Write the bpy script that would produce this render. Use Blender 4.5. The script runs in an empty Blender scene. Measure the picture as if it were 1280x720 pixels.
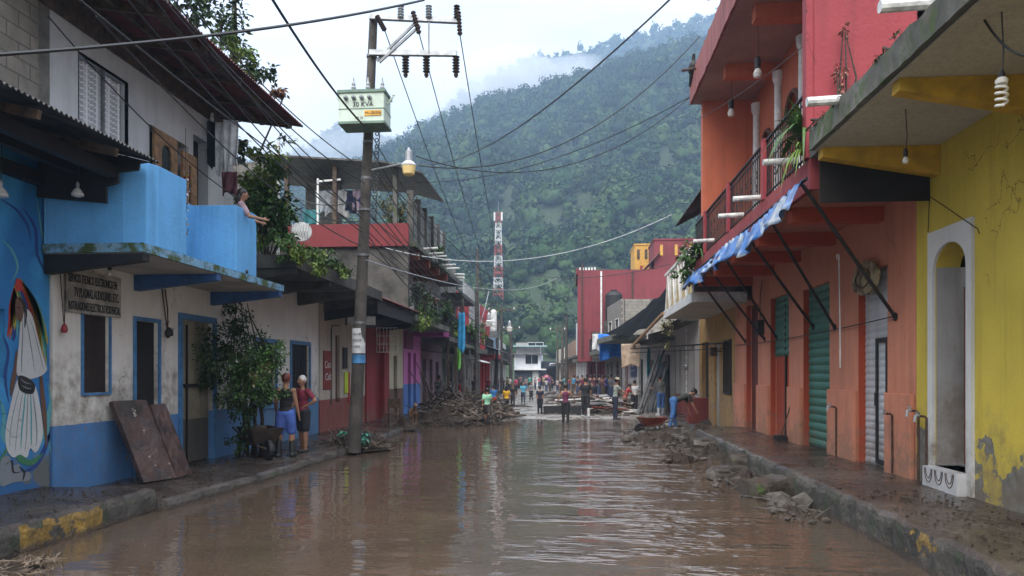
import bpy, bmesh, math, random
import numpy as np
from mathutils import Vector, Matrix, noise as mnoise
random.seed(7)
rnd = random.Random(11)
S = bpy.context.scene
C = S.collection
# ---------------------------------------------------------------- camera
F0 = 920.0; EYE = 1.8; YAW = math.atan(75 / F0)
cam = bpy.data.cameras.new('camera'); co = bpy.data.objects.new('camera', cam); C.objects.link(co)
co.location = (0, 0, EYE); co.rotation_euler = (math.pi / 2, 0, YAW)
cam.sensor_width = 36; cam.lens = F0 / 1280 * 36; cam.shift_y = 107 / 1280
cam.clip_start = 0.05; cam.clip_end = 5000
S.camera = co
# ---------------------------------------------------------------- world: overcast sky
w = bpy.data.worlds.new('World'); S.world = w; w.use_nodes = True
nt = w.node_tree; nt.nodes.clear()
def N(t, typ, **kw):
    n = t.nodes.new(typ)
    for k, v in kw.items(): setattr(n, k, v)
    return n
SUN_EL, SUN_AZ = math.radians(48), math.radians(196)
sky = N(nt, 'ShaderNodeTexSky', sky_type='NISHITA', sun_disc=False)
sky.sun_elevation = SUN_EL; sky.sun_rotation = SUN_AZ; sky.air_density = 1.2; sky.dust_density = 3.0
tc = N(nt, 'ShaderNodeTexCoord'); mp = N(nt, 'ShaderNodeMapping'); mp.inputs['Scale'].default_value = (1.6, 1.6, 5.0)
cn = N(nt, 'ShaderNodeTexNoise'); cn.inputs['Scale'].default_value = 1.5; cn.inputs['Detail'].default_value = 6; cn.inputs['Roughness'].default_value = .55
cr = N(nt, 'ShaderNodeValToRGB'); cr.color_ramp.elements[0].position = .36; cr.color_ramp.elements[0].color = (6.1, 6.6, 7.5, 1)
cr.color_ramp.elements[1].position = .64; cr.color_ramp.elements[1].color = (9.6, 9.5, 9.5, 1)
mx = N(nt, 'ShaderNodeMix', data_type='RGBA'); mx.inputs[0].default_value = .90
bg = N(nt, 'ShaderNodeBackground'); bg.inputs[1].default_value = .085
out = N(nt, 'ShaderNodeOutputWorld')
L = nt.links.new
L(tc.outputs['Generated'], mp.inputs[0]); L(mp.outputs[0], cn.inputs['Vector']); L(cn.outputs[0], cr.inputs[0])
# an overcast sky is brighter overhead than at the horizon
sz = N(nt, 'ShaderNodeSeparateXYZ'); L(tc.outputs['Generated'], sz.inputs[0])
zr = N(nt, 'ShaderNodeMapRange'); zr.inputs[1].default_value = .15; zr.inputs[2].default_value = 1; zr.inputs[3].default_value = .53; zr.inputs[4].default_value = 2.2; L(sz.outputs[2], zr.inputs[0])
vm = N(nt, 'ShaderNodeVectorMath', operation='SCALE'); L(mx.outputs[2], vm.inputs[0]); L(zr.outputs[0], vm.inputs['Scale'])
L(sky.outputs[0], mx.inputs[6]); L(cr.outputs[0], mx.inputs[7]); L(vm.outputs[0], bg.inputs[0]); L(bg.outputs[0], out.inputs[0])
# ---------------------------------------------------------------- soft sun behind the cloud
sl = bpy.data.lights.new('sun', 'SUN'); sl.energy = 1.5; sl.angle = math.radians(50); sl.color = (1, .97, .92)
so = bpy.data.objects.new('sun', sl); C.objects.link(so)
sd = Vector((math.sin(SUN_AZ) * math.cos(SUN_EL), math.cos(SUN_AZ) * math.cos(SUN_EL), math.sin(SUN_EL)))
so.rotation_euler = (-sd).to_track_quat('-Z', 'Y').to_euler()
S.view_settings.view_transform = 'Standard'; S.view_settings.look = 'None'
S.view_settings.exposure = 1.3; S.view_settings.gamma = 1
S.cycles.max_bounces = 8; S.cycles.diffuse_bounces = 4; S.cycles.volume_bounces = 2; S.cycles.transparent_max_bounces = 8

# ---------------------------------------------------------------- picture ray -> a point in the world (for reading sizes off the photo)
FW = (-math.sin(YAW), math.cos(YAW)); RT = (math.cos(YAW), math.sin(YAW))
def ray(px, py):
    u = (px - 640) / F0; v = (467 - py) / F0
    return (FW[0] + RT[0] * u, FW[1] + RT[1] * u, v)
def aX(px, py, x):
    d = ray(px, py); t = x / d[0]; return Vector((x, d[1] * t, EYE + d[2] * t))
def aY(px, py, y):
    d = ray(px, py); t = y / d[1]; return Vector((d[0] * t, y, EYE + d[2] * t))
def aZ(px, py, z):
    d = ray(px, py); t = (z - EYE) / d[2]; return Vector((d[0] * t, d[1] * t, z))

# ---------------------------------------------------------------- object helpers
OFF = {}
def T(name, label, cat, loc, group=None):
    o = bpy.data.objects.new(name, None); C.objects.link(o); o.location = loc; o.empty_display_size = .2
    o['label'] = label; o['category'] = cat
    if group: o['group'] = group
    OFF[o.name] = Vector(loc); return o
def tag(o, label, cat, group=None):
    o['label'] = label; o['category'] = cat
    if group: o['group'] = group
    return o
class MB:
    def __init__(s): s.v = []; s.f = []; s.m = []; s.cur = 0
    def mat(s, i): s.cur = i; return s
    def add(s, vs, fs):
        b = len(s.v); s.v += [tuple(p) for p in vs]
        for f in fs: s.f.append(tuple(b + i for i in f)); s.m.append(s.cur)
        return s
    def box(s, x0, x1, y0, y1, z0, z1):
        if x0 > x1: x0, x1 = x1, x0
        if y0 > y1: y0, y1 = y1, y0
        if z0 > z1: z0, z1 = z1, z0
        return s.add([(x0,y0,z0),(x1,y0,z0),(x1,y1,z0),(x0,y1,z0),(x0,y0,z1),(x1,y0,z1),(x1,y1,z1),(x0,y1,z1)],
              [(0,3,2,1),(4,5,6,7),(0,1,5,4),(1,2,6,5),(2,3,7,6),(3,0,4,7)])
    def obox(s, c, ax, ay, az):   # centre and three half-axis vectors
        c = Vector(c); ax = Vector(ax); ay = Vector(ay); az = Vector(az); vs = []
        for k in (-1, 1):
            for a, b in ((-1,-1),(1,-1),(1,1),(-1,1)): vs.append(c + ax*a + ay*b + az*k)
        return s.add(vs, [(0,3,2,1),(4,5,6,7),(0,1,5,4),(1,2,6,5),(2,3,7,6),(3,0,4,7)])
    def beam(s, a, b, w, h=None):
        a = Vector(a); b = Vector(b); h = h or w; d = (b - a).normalized()
        up = Vector((0,0,1)) if abs(d.z) < .95 else Vector((1,0,0))
        r = d.cross(up).normalized(); u = r.cross(d)
        return s.obox((a+b)/2, r*w/2, (b-a)/2, u*h/2)
    def tube(s, pts, r, n=8, cap=True):
        pts = [Vector(p) for p in pts]; k = len(pts)
        rs = r if isinstance(r, (list, tuple)) else [r]*k
        b = len(s.v); ref = None
        for i, p in enumerate(pts):
            d = (pts[min(i+1,k-1)] - pts[max(i-1,0)])
            d = d.normalized() if d.length > 1e-9 else Vector((0,0,1))
            if ref is None: ref = Vector((0,0,1)) if abs(d.z) < .9 else Vector((1,0,0))
            a = d.cross(ref)
            if a.length < 1e-3: a = d.cross(Vector((.3,1,.2)))
            a.normalize(); c = a.cross(d); ref = c
            for j in range(n):
                t = 2*math.pi*j/n; s.v.append(tuple(p + (a*math.cos(t) + c*math.sin(t))*rs[i]))
        for i in range(k-1):
            for j in range(n):
                s.f.append((b+i*n+j, b+i*n+(j+1)%n, b+(i+1)*n+(j+1)%n, b+(i+1)*n+j)); s.m.append(s.cur)
        if cap:
            s.f.append(tuple(b+j for j in range(n))[::-1]); s.m.append(s.cur)
            s.f.append(tuple(b+(k-1)*n+j for j in range(n))); s.m.append(s.cur)
        return s
    def lathe(s, c, prof, n=16, axis=None):   # prof: (r, h) from bottom; axis default z
        c = Vector(c); az = Vector(axis).normalized() if axis else Vector((0,0,1))
        ax = az.orthogonal().normalized(); ay = az.cross(ax); b = len(s.v)
        for r, h in prof:
            for j in range(n):
                t = 2*math.pi*j/n; s.v.append(tuple(c + az*h + (ax*math.cos(t)+ay*math.sin(t))*max(r,1e-4)))
        for i in range(len(prof)-1):
            for j in range(n):
                s.f.append((b+i*n+j, b+i*n+(j+1)%n, b+(i+1)*n+(j+1)%n, b+(i+1)*n+j)); s.m.append(s.cur)
        s.f.append(tuple(b+j for j in range(n))[::-1]); s.m.append(s.cur)
        s.f.append(tuple(b+(len(prof)-1)*n+j for j in range(n))); s.m.append(s.cur)
        return s
    def prism(s, pts, d):   # flat polygon (world pts) pushed along d
        d = Vector(d); n = len(pts); p = [Vector(q) for q in pts]
        vs = p + [q + d for q in p]
        return s.add(vs, [tuple(range(n))[::-1], tuple(range(n, 2*n))] + [(i, (i+1)%n, n+(i+1)%n, n+i) for i in range(n)])
    def cells(s, us, vs, solid, P, depth):
        """wall of grid cells; P(u,v,w) -> world; solid(u,v) mid-cell test; depth w0..w1"""
        w0, w1 = depth; nu, nv = len(us)-1, len(vs)-1
        g = [[bool(solid((us[i]+us[i+1])/2, (vs[j]+vs[j+1])/2)) for j in range(nv)] for i in range(nu)]
        G = lambda i, j: 0 <= i < nu and 0 <= j < nv and g[i][j]
        for i in range(nu):
            for j in range(nv):
                if not g[i][j]: continue
                a, b, c, d = us[i], us[i+1], vs[j], vs[j+1]
                q = lambda *t: s.add([P(*k) for k in t], [(0,1,2,3)])
                q((a,c,w0),(b,c,w0),(b,d,w0),(a,d,w0)); q((a,c,w1),(a,d,w1),(b,d,w1),(b,c,w1))
                if not G(i-1,j): q((a,c,w0),(a,d,w0),(a,d,w1),(a,c,w1))
                if not G(i+1,j): q((b,c,w0),(b,c,w1),(b,d,w1),(b,d,w0))
                if not G(i,j-1): q((a,c,w0),(a,c,w1),(b,c,w1),(b,c,w0))
                if not G(i,j+1): q((a,d,w0),(b,d,w0),(b,d,w1),(a,d,w1))
        return s
    def build(s, name, mats, parent=None, smooth=False, bevel=0):
        me = bpy.data.meshes.new(name)
        off = Vector((0,0,0)); p = parent
        if parent is not None: off = OFF[parent.name]
        if parent is None:     # origin at the base centre
            a = np.array(s.v); lo, hi = a.min(0), a.max(0)
            off = Vector(((lo[0]+hi[0])/2, (lo[1]+hi[1])/2, lo[2]))
        me.from_pydata([tuple(Vector(v)-off) for v in s.v], [], s.f)
        mats = mats if isinstance(mats, (list, tuple)) else [mats]
        for m in mats: me.materials.append(m)
        if len(mats) > 1: me.polygons.foreach_set('material_index', s.m)
        if smooth: me.polygons.foreach_set('use_smooth', [True]*len(me.polygons))
        o = bpy.data.objects.new(name, me); C.objects.link(o)
        if parent is None: o.location = off
        else: o.parent = parent
        OFF[o.name] = off
        if bevel:
            b = o.modifiers.new('bevel', 'BEVEL'); b.width = bevel; b.segments = 2; b.limit_method = 'ANGLE'; b.angle_limit = math.radians(40)
        return o
def facade(name, mat, parent, X, y0, y1, z0, z1, holes=(), thick=.25, side=1):
    """wall in the plane x=X along y; holes (ya,yb,za,zb[,'arch']); side=+1: body goes to +x"""
    us = sorted(set([y0, y1] + [h[0] for h in holes] + [h[1] for h in holes]))
    vs = sorted(set([z0, z1] + [h[2] for h in holes] + [h[3] for h in holes]))
    us = [u for u in us if y0 <= u <= y1]; vs = [v for v in vs if z0 <= v <= z1]
    us2 = [];
    for a, b in zip(us, us[1:]):
        n = max(1, int((b-a)/3)); us2 += [a+(b-a)*k/n for k in range(n)]
    us2.append(us[-1])
    sol = lambda u, v: not any(h[0] < u < h[1] and h[2] < v < h[3] for h in holes)
    m = MB(); m.cells(us2, vs, sol, lambda u, v, w: (X + side*w, u, v), (0, thick))
    for h in holes:
        if len(h) > 4:      # round head: fill the corners above the arc
            ya, yb, zb = h[0], h[1], h[3]; r = (yb-ya)/2; cy = (ya+yb)/2; n = 8; e = h[5] if len(h) > 5 else r
            for sg in (-1, 1):
                arc = [(cy+sg*r*math.cos(t*math.pi/2/n), zb-e+e*math.sin(t*math.pi/2/n)) for t in range(n+1)]
                cor = (cy+sg*r, zb)
                for (a, b), (c, d) in zip(arc, arc[1:]):
                    m.prism([(X,cor[0],cor[1]),(X,a,b),(X,c,d)], (side*thick,0,0))
    return m.build(name, mat, parent)
def dup(o, loc, label=None, group=None, parent=None):
    c = o.copy(); C.objects.link(c); c.parent = parent
    if parent is None:
        c.location = loc
        if label: c['label'] = label
        if group: c['group'] = group
    OFF[c.name] = OFF.get(o.name, Vector((0,0,0)))
    for ch in list(o.children): dup(ch, None, parent=c)
    return c
def blob(m, c, r, sc=(1,1,1), sub=2, amp=.15, seed=0, fr=1.0):
    """a lumpy solid added to a mesh builder"""
    bm = bmesh.new(); bmesh.ops.create_icosphere(bm, subdivisions=sub, radius=1)
    vs = []
    for v in bm.verts:
        n = mnoise.noise(v.co*fr*1.7 + Vector((seed*3.1, seed*1.7, seed)))
        k = r*(1+amp*2*n); vs.append(Vector(c) + Vector((v.co.x*sc[0], v.co.y*sc[1], v.co.z*sc[2]))*k)
    m.add(vs, [tuple(v.index for v in f.verts) for f in bm.faces]); bm.free()
def txt(body, size, parent, mat, P0, ux, uz, name='lettering', thick=.004, align='LEFT', sx=1.0, bold=0.0, sxx=None):
    """lettering: text laid from P0 along ux with uz up, fitted to no width; returns a part"""
    cu = bpy.data.curves.new('t', 'FONT'); cu.body = body; cu.size = size; cu.extrude = thick/2; cu.align_x = align; cu.offset = bold; cu.resolution_u = 2
    to = bpy.data.objects.new('t', cu); C.objects.link(to)
    dg = bpy.context.evaluated_depsgraph_get(); me = bpy.data.meshes.new_from_object(to.evaluated_get(dg))
    bpy.data.objects.remove(to); bpy.data.curves.remove(cu)
    ux = Vector(ux).normalized(); uz = Vector(uz).normalized(); nn = ux.cross(uz)
    m = MB(); vs = [Vector(v.co) for v in me.vertices]
    if sxx and vs:
        wd = max(v.x for v in vs)-min(v.x for v in vs); sx = sxx/wd
    m.add([Vector(P0)+ux*v.x*sx+uz*v.y+nn*v.z for v in vs], [tuple(p.vertices) for p in me.polygons])
    bpy.data.meshes.remove(me)
    return m.build(name, mat, parent)

# ---------------------------------------------------------------- materials
def newmat(name):
    m = bpy.data.materials.new(name); m.use_nodes = True; t = m.node_tree
    b = t.nodes['Principled BSDF']; return m, t, b
def c4(c): return (c[0], c[1], c[2], 1)
def noise_n(t, scale, detail=4, rough=.6, vec=None, sc3=None):
    g = None
    if vec is None:
        g = t.nodes.get('Geo') or N(t, 'ShaderNodeNewGeometry', name='Geo'); vec = g.outputs['Position']
    if sc3:
        mpn = N(t, 'ShaderNodeMapping'); mpn.inputs['Scale'].default_value = sc3; t.links.new(vec, mpn.inputs[0]); vec = mpn.outputs[0]
    n = N(t, 'ShaderNodeTexNoise'); n.inputs['Scale'].default_value = scale; n.inputs['Detail'].default_value = detail; n.inputs['Roughness'].default_value = rough
    t.links.new(vec, n.inputs['Vector']); return n.outputs[0]
def mapr(t, v, a, b, c=0, d=1):
    n = N(t, 'ShaderNodeMapRange'); n.inputs[1].default_value = a; n.inputs[2].default_value = b; n.inputs[3].default_value = c; n.inputs[4].default_value = d
    t.links.new(v, n.inputs[0]); return n.outputs[0]
def mixc(t, f, a, b):
    n = N(t, 'ShaderNodeMix', data_type='RGBA')
    for i, x in ((0, f), (6, a), (7, b)):
        if isinstance(x, (int, float)): n.inputs[i].default_value = x
        elif isinstance(x, (tuple, list)): n.inputs[i].default_value = c4(x)
        else: t.links.new(x, n.inputs[i])
    return n.outputs[2]
def mth(t, op, a, b=None):
    n = N(t, 'ShaderNodeMath', operation=op)
    for i, x in ((0, a), (1, b)):
        if x is None: continue
        if isinstance(x, (int, float)): n.inputs[i].default_value = x
        else: t.links.new(x, n.inputs[i])
    return n.outputs[0]
def bump(t, b, h, st=.3, dist=.02):
    n = N(t, 'ShaderNodeBump'); n.inputs['Strength'].default_value = st; n.inputs['Distance'].default_value = dist
    t.links.new(h, n.inputs['Height']); t.links.new(n.outputs[0], b.inputs['Normal'])
def posz(t, i=2):
    g = t.nodes.get('Geo') or N(t, 'ShaderNodeNewGeometry', name='Geo')
    s = N(t, 'ShaderNodeSeparateXYZ'); t.links.new(g.outputs['Position'], s.inputs[0]); return s.outputs[i]
MUD = (.062, .044, .032)
def plaster(name, col, dado=None, dz=0, mud=0, peel=0, under=(.28,.27,.25), streak=.35, rough=.75, peelz=1e3, stripe=None, line=.0, wet=0):
    """painted render: blotches, vertical streaks, optional dado colour below dz, mud splash to height mud, paint peeling to the plaster"""
    m, t, b = newmat(name)
    c = mixc(t, mapr(t, noise_n(t, .9, 5), .35, .7), col, tuple(k*.78 for k in col))
    z = posz(t)
    wob = noise_n(t, 2.5, 5)
    if dado:
        f = mapr(t, mth(t, 'ADD', z, mth(t, 'MULTIPLY', mth(t, 'SUBTRACT', noise_n(t, 6, 2), .5), .03)), dz, dz+.012)
        dd = mixc(t, mapr(t, noise_n(t, 1.7, 5), .35, .7), dado, tuple(k*.7 for k in dado))
        c = mixc(t, f, dd, c)
    if streak:
        sN = noise_n(t, 1.0, 5, .65, sc3=(5, 5, .35))
        c = mixc(t, mapr(t, sN, .49, .74, 0, streak), c, tuple(k*.32 for k in col))
        grain = noise_n(t, 35, 3, .7)
        c = mixc(t, mapr(t, grain, .4, .8, 0, .18), c, tuple(k*.5 for k in col))
    vo = N(t, 'ShaderNodeTexVoronoi', feature='DISTANCE_TO_EDGE'); vo.inputs['Scale'].default_value = .55
    ds = N(t, 'ShaderNodeVectorMath', operation='ADD'); g9 = t.nodes['Geo']; dn = N(t, 'ShaderNodeTexNoise'); dn.inputs['Scale'].default_value = 2.6; dn.inputs['Detail'].default_value = 5; t.links.new(g9.outputs['Position'], dn.inputs['Vector'])
    t.links.new(g9.outputs['Position'], ds.inputs[0]); t.links.new(dn.outputs[1], ds.inputs[1]); t.links.new(ds.outputs[0], vo.inputs['Vector'])
    ck = mth(t, 'MULTIPLY', mth(t, 'LESS_THAN', vo.outputs[0], .0045), mapr(t, noise_n(t, .8, 3), .56, .60))
    c = mixc(t, mth(t, 'MULTIPLY', ck, .75), c, tuple(k*.18 for k in col))
    if peel:
        pn = noise_n(t, 2.3, 8, .62)
        th = mth(t, 'ADD', mapr(t, z, .2, peelz, peel, 0), 0.0) if peelz < 100 else None
        if th is not None: f = mth(t, 'GREATER_THAN', mth(t, 'ADD', pn, th), .72)
        else: f = mth(t, 'GREATER_THAN', mth(t, 'ADD', pn, peel), .72)
        uc = mixc(t, mapr(t, noise_n(t, 9, 5), .35, .65), under, tuple(k*.5 for k in under))
        c = mixc(t, f, c, uc)
    if mud:
        f = mapr(t, mth(t, 'SUBTRACT', z, mth(t, 'MULTIPLY', mth(t, 'SUBTRACT', wob, .35), 1.8)), mud-.7, mud, .8, 0)
        if dado: f = mth(t, 'MULTIPLY', f, mapr(t, z, dz, dz+.02, .38, 1))
        f2 = mth(t, 'MULTIPLY', f, mapr(t, noise_n(t, 5, 7, .68), .36, .66, .2, 1))
        c = mixc(t, f2, c, (.15,.115,.08))
    t.links.new(c, b.inputs['Base Color']); b.inputs['Roughness'].default_value = rough
    bump(t, b, mth(t, 'ADD', noise_n(t, 18, 6, .7), mth(t, 'MULTIPLY', noise_n(t, 2.2, 4, .6), 2.0)), .45, .02)
    return m
def simple(name, col, rough=.6, metal=0, var=.25, sc=6, bmp=.15, spec=None):
    m, t, b = newmat(name)
    c = mixc(t, mapr(t, noise_n(t, sc, 5), .35, .7), col, tuple(k*(1-var*1.6) for k in col))
    t.links.new(c, b.inputs['Base Color']); b.inputs['Roughness'].default_value = rough; b.inputs['Metallic'].default_value = metal
    if bmp: bump(t, b, noise_n(t, sc*4, 4), bmp, .01)
    return m
def concrete(name, col=(.22,.21,.19), moss=.0, wet=0, dark=(.05,.05,.045), sc=1.2, mossc=(.05,.08,.02)):
    m, t, b = newmat(name)
    c = mixc(t, mapr(t, noise_n(t, sc, 8, .65), .38, .66), col, dark)
    c = mixc(t, mapr(t, noise_n(t, 22, 5, .7), .45, .75, 0, .6), c, tuple(k*.4 for k in col))
    if moss: c = mixc(t, mapr(t, noise_n(t, 3.1, 7, .7), .62-moss*.3, .68-moss*.2), c, mossc)
    t.links.new(c, b.inputs['Base Color'])
    if wet: t.links.new(mapr(t, noise_n(t, 1.4, 5), .42, .68, .06, .5), b.inputs['Roughness'])
    else: b.inputs['Roughness'].default_value = .85
    bump(t, b, noise_n(t, 16, 8, .72), .6, .03)
    return m
def bricks(name, c1, c2, mortar, bw=.4, bh=.2, plane='x'):
    m, t, b = newmat(name)
    g = t.nodes.get('Geo') or N(t, 'ShaderNodeNewGeometry', name='Geo'); s = N(t, 'ShaderNodeSeparateXYZ'); t.links.new(g.outputs['Position'], s.inputs[0])
    cb = N(t, 'ShaderNodeCombineXYZ'); t.links.new(s.outputs[1 if plane == 'x' else 0], cb.inputs[0]); t.links.new(s.outputs[2], cb.inputs[1])
    k = N(t, 'ShaderNodeTexBrick'); t.links.new(cb.outputs[0], k.inputs[0]); k.inputs['Scale'].default_value = 1
    k.inputs['Color1'].default_value = c4(c1); k.inputs['Color2'].default_value = c4(c2); k.inputs['Mortar'].default_value = c4(mortar)
    k.inputs['Brick Width'].default_value = bw; k.inputs['Row Height'].default_value = bh; k.inputs['Mortar Size'].default_value = .012; k.inputs['Mortar Smooth'].default_value = .3
    c = mixc(t, mapr(t, noise_n(t, 5, 6), .4, .7, 0, .6), k.outputs[0], tuple(x*.4 for x in c1))
    t.links.new(c, b.inputs['Base Color']); b.inputs['Roughness'].default_value = .9
    bump(t, b, k.outputs['Fac'], -.5, .02); return m
def leafmat(name, c1, c2, tr=.25):
    m, t, b = newmat(name)
    oi = N(t, 'ShaderNodeNewGeometry')
    rn = oi.outputs['Random Per Island']
    c = mixc(t, rn, c1, c2); c = mixc(t, mapr(t, noise_n(t, 1.5, 3), .35, .65), c, tuple(k*.6 for k in c1))
    t.links.new(c, b.inputs['Base Color']); b.inputs['Roughness'].default_value = .5
    b.inputs['Specular IOR Level'].default_value = .3
    return m
M = {}
M['black'] = simple('black_paint', (.012,.012,.013), .6)
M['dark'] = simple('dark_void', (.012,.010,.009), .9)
M['rust'] = simple('rusty_steel', (.10,.055,.035), .7, .3, .5, 12)
M['steel'] = simple('weathered_steel', (.22,.23,.24), .5, .6, .3)
M['galv'] = simple('galvanised_steel', (.42,.44,.46), .45, .5, .3)
M['pvc'] = simple('white_pvc', (.70,.70,.67), .4, 0, .35, 9)
M['white'] = simple('white_paint', (.74,.74,.72), .5, 0, .25, 4)
M['wood'] = simple('weathered_wood', (.10,.065,.04), .8, 0, .5, 8)
M['paleW'] = simple('pale_wood', (.34,.19,.09), .6, 0, .4, 10)
M['pole'] = concrete('pole_wood', (.085,.075,.065), dark=(.03,.026,.022), sc=2)
M['conc'] = concrete('grey_concrete')
M['concd'] = concrete('dark_stained_concrete', (.11,.105,.095), moss=.12, dark=(.02,.02,.018))
M['concm'] = concrete('mossy_concrete', (.17,.165,.14), moss=.42, dark=(.03,.03,.025))
M['mud'] = concrete('wet_mud', MUD, wet=1, dark=(.035,.026,.02), sc=2.5)
M['glass'] = simple('dark_glass', (.015,.018,.02), .12, 0, .1)
M['cable'] = simple('black_cable', (.012,.012,.013), .5, bmp=0)
M['porc'] = simple('brown_porcelain', (.035,.022,.018), .3)
M['greyporc'] = simple('grey_porcelain', (.33,.36,.38), .3)
M['cinder'] = bricks('concrete_blocks', (.24,.22,.19), (.19,.175,.15), (.10,.09,.08))
M['cindery'] = bricks('concrete_blocks_facing', (.22,.21,.19), (.17,.16,.14), (.09,.085,.08), plane='y')
M['tin'] = simple('corrugated_tin', (.10,.095,.09), .55, .4, .5, 3)
M['redtin'] = simple('red_corrugated_tin', (.16,.035,.03), .6, .1, .45, 3)
M['leaf'] = leafmat('leaves', (.05,.12,.025), (.11,.20,.045))
M['leafd'] = leafmat('dark_leaves', (.028,.062,.02), (.06,.11,.035))
M['leafy'] = leafmat('yellow_green_leaves', (.14,.24,.035), (.24,.30,.06))
M['leafr'] = leafmat('reddish_leaves', (.18,.06,.04), (.12,.10,.03))
M['leafdry'] = leafmat('dry_leaves', (.20,.17,.07), (.10,.10,.04))
M['bark'] = simple('bark', (.06,.045,.035), .9, 0, .4, 14, .5)
# ================================================================ GROUND, WATER, ROAD
def sheet(name, mat, xs, ys, hf, kind=True, smooth=True):
    vs = [(x, y, hf(x, y)) for y in ys for x in xs]; n = len(xs)
    fs = [(j*n+i, j*n+i+1, (j+1)*n+i+1, (j+1)*n+i) for j in range(len(ys)-1) for i in range(n-1)]
    me = bpy.data.meshes.new(name); me.from_pydata(vs, [], fs); me.materials.append(mat)
    if smooth: me.polygons.foreach_set('use_smooth', [True]*len(me.polygons))
    o = bpy.data.objects.new(name, me); C.objects.link(o)
    if kind: o['kind'] = 'structure'
    return o
def fbm(x, y, s=1, o=4):
    return mnoise.fractal(Vector((x*s, y*s, 3.3)), 1.0, 2.0, o)
def fr(a, b, n): return [a+(b-a)*i/n for i in range(n+1)]
def ss(a, b, x):
    t = max(0, min(1, (x-a)/(b-a))); return t*t*(3-2*t)
# wet mud of the road, below the water near the camera and rising out of it further on
m, t, b = newmat('muddy_road')
n1 = noise_n(t, .55, 7, .62); n2 = noise_n(t, 7, 6, .7)
c = mixc(t, mapr(t, n1, .42, .6), (.17,.145,.12), (.30,.28,.255)); c = mixc(t, mapr(t, n2, .5, .7, 0, .7), c, (.07,.055,.042))
t.links.new(c, b.inputs['Base Color']); t.links.new(mapr(t, noise_n(t, 1.6, 5), .4, .62, .12, .55), b.inputs['Roughness']); bump(t, b, n2, .5, .04)
M['road'] = m
def road_h(x, y):
    base = -.14 + .165*ss(24, 31, y + 1.5*fbm(x, y, .25) - .25*x) + .02*ss(60, 100, y)
    side = .10*ss(2.0, 3.3, x)*ss(10, 16, y)*ss(24, 20, y)
    return base + .035*fbm(x, y, .7, 5) + .012*fbm(x, y, 3) + side
def road_xs(n=70): return fr(-6.2, 5.2, n)
sheet('road', M['road'], road_xs(), [-4+.35*i for i in range(80)] + fr(24.05, 60, 110)[1:] + fr(60, 130, 60)[1:], road_h)
m, t, b = newmat('earth_ground')
c = mixc(t, mapr(t, noise_n(t, .3, 6), .4, .6), (.14,.12,.09), (.07,.075,.04)); t.links.new(c, b.inputs['Base Color']); b.inputs['Roughness'].default_value = .9
sheet('ground', m, fr(-600, 600, 24), fr(-60, 1400, 30), lambda x, y: -.35 - .15)
# flood water
m, t, b = newmat('muddy_water')
g = N(t, 'ShaderNodeNewGeometry', name='Geo')
b.inputs['Roughness'].default_value = .03; b.inputs['IOR'].default_value = 1.6
b.inputs['Specular IOR Level'].default_value = .85
c = mixc(t, mapr(t, noise_n(t, .5, 4), .35, .65), (.092,.064,.045), (.066,.047,.034))
# pale scum lines where the flow breaks, mostly towards the right kerb
t.links.new(c, b.inputs['Base Color'])
h1 = noise_n(t, 1.1, 3, .5, sc3=(.7, 1.8, 1)); h2 = noise_n(t, 5.0, 3, .55, sc3=(.6, 1.8, 1)); h3 = noise_n(t, 16, 3, .5, sc3=(.7, 1.6, 1))
px_ = posz(t, 0)
wv = mapr(t, mth(t, 'ADD', px_, mth(t, 'MULTIPLY', noise_n(t, .45, 4), 6.0)), 2.2, 4.6, .06, 1.2)
# broken, choppy patches where the flow runs over rubble towards the right
wx_ = mth(t, 'MULTIPLY', mapr(t, px_, -.8, .6), mapr(t, px_, 3.2, 2.2)); wy_ = posz(t, 1)
chop = mth(t, 'MULTIPLY', mth(t, 'MULTIPLY', wx_, mapr(t, wy_, 27, 20)), mapr(t, noise_n(t, 1.0, 4, .6, sc3=(.55, 1.7, 1)),   .50, .575))
hc = mth(t, 'MULTIPLY', noise_n(t, 3.2, 3, .5, sc3=(.8, 1.6, 1)), mth(t, 'MULTIPLY', chop, 12.0))
hh = mth(t, 'ADD', mth(t, 'ADD', mth(t, 'MULTIPLY', h1, 1.6), hc), mth(t, 'ADD', mth(t, 'MULTIPLY', mth(t, 'MULTIPLY', h2, .8), wv), mth(t, 'MULTIPLY', mth(t, 'MULTIPLY', h3, .16), wv)))
bump(t, b, hh, .30, .042)
M['water'] = m
sheet('water', m, fr(-5.43, 3.23, 2), fr(-4, 60, 4), lambda x, y: 0.0)
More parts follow.
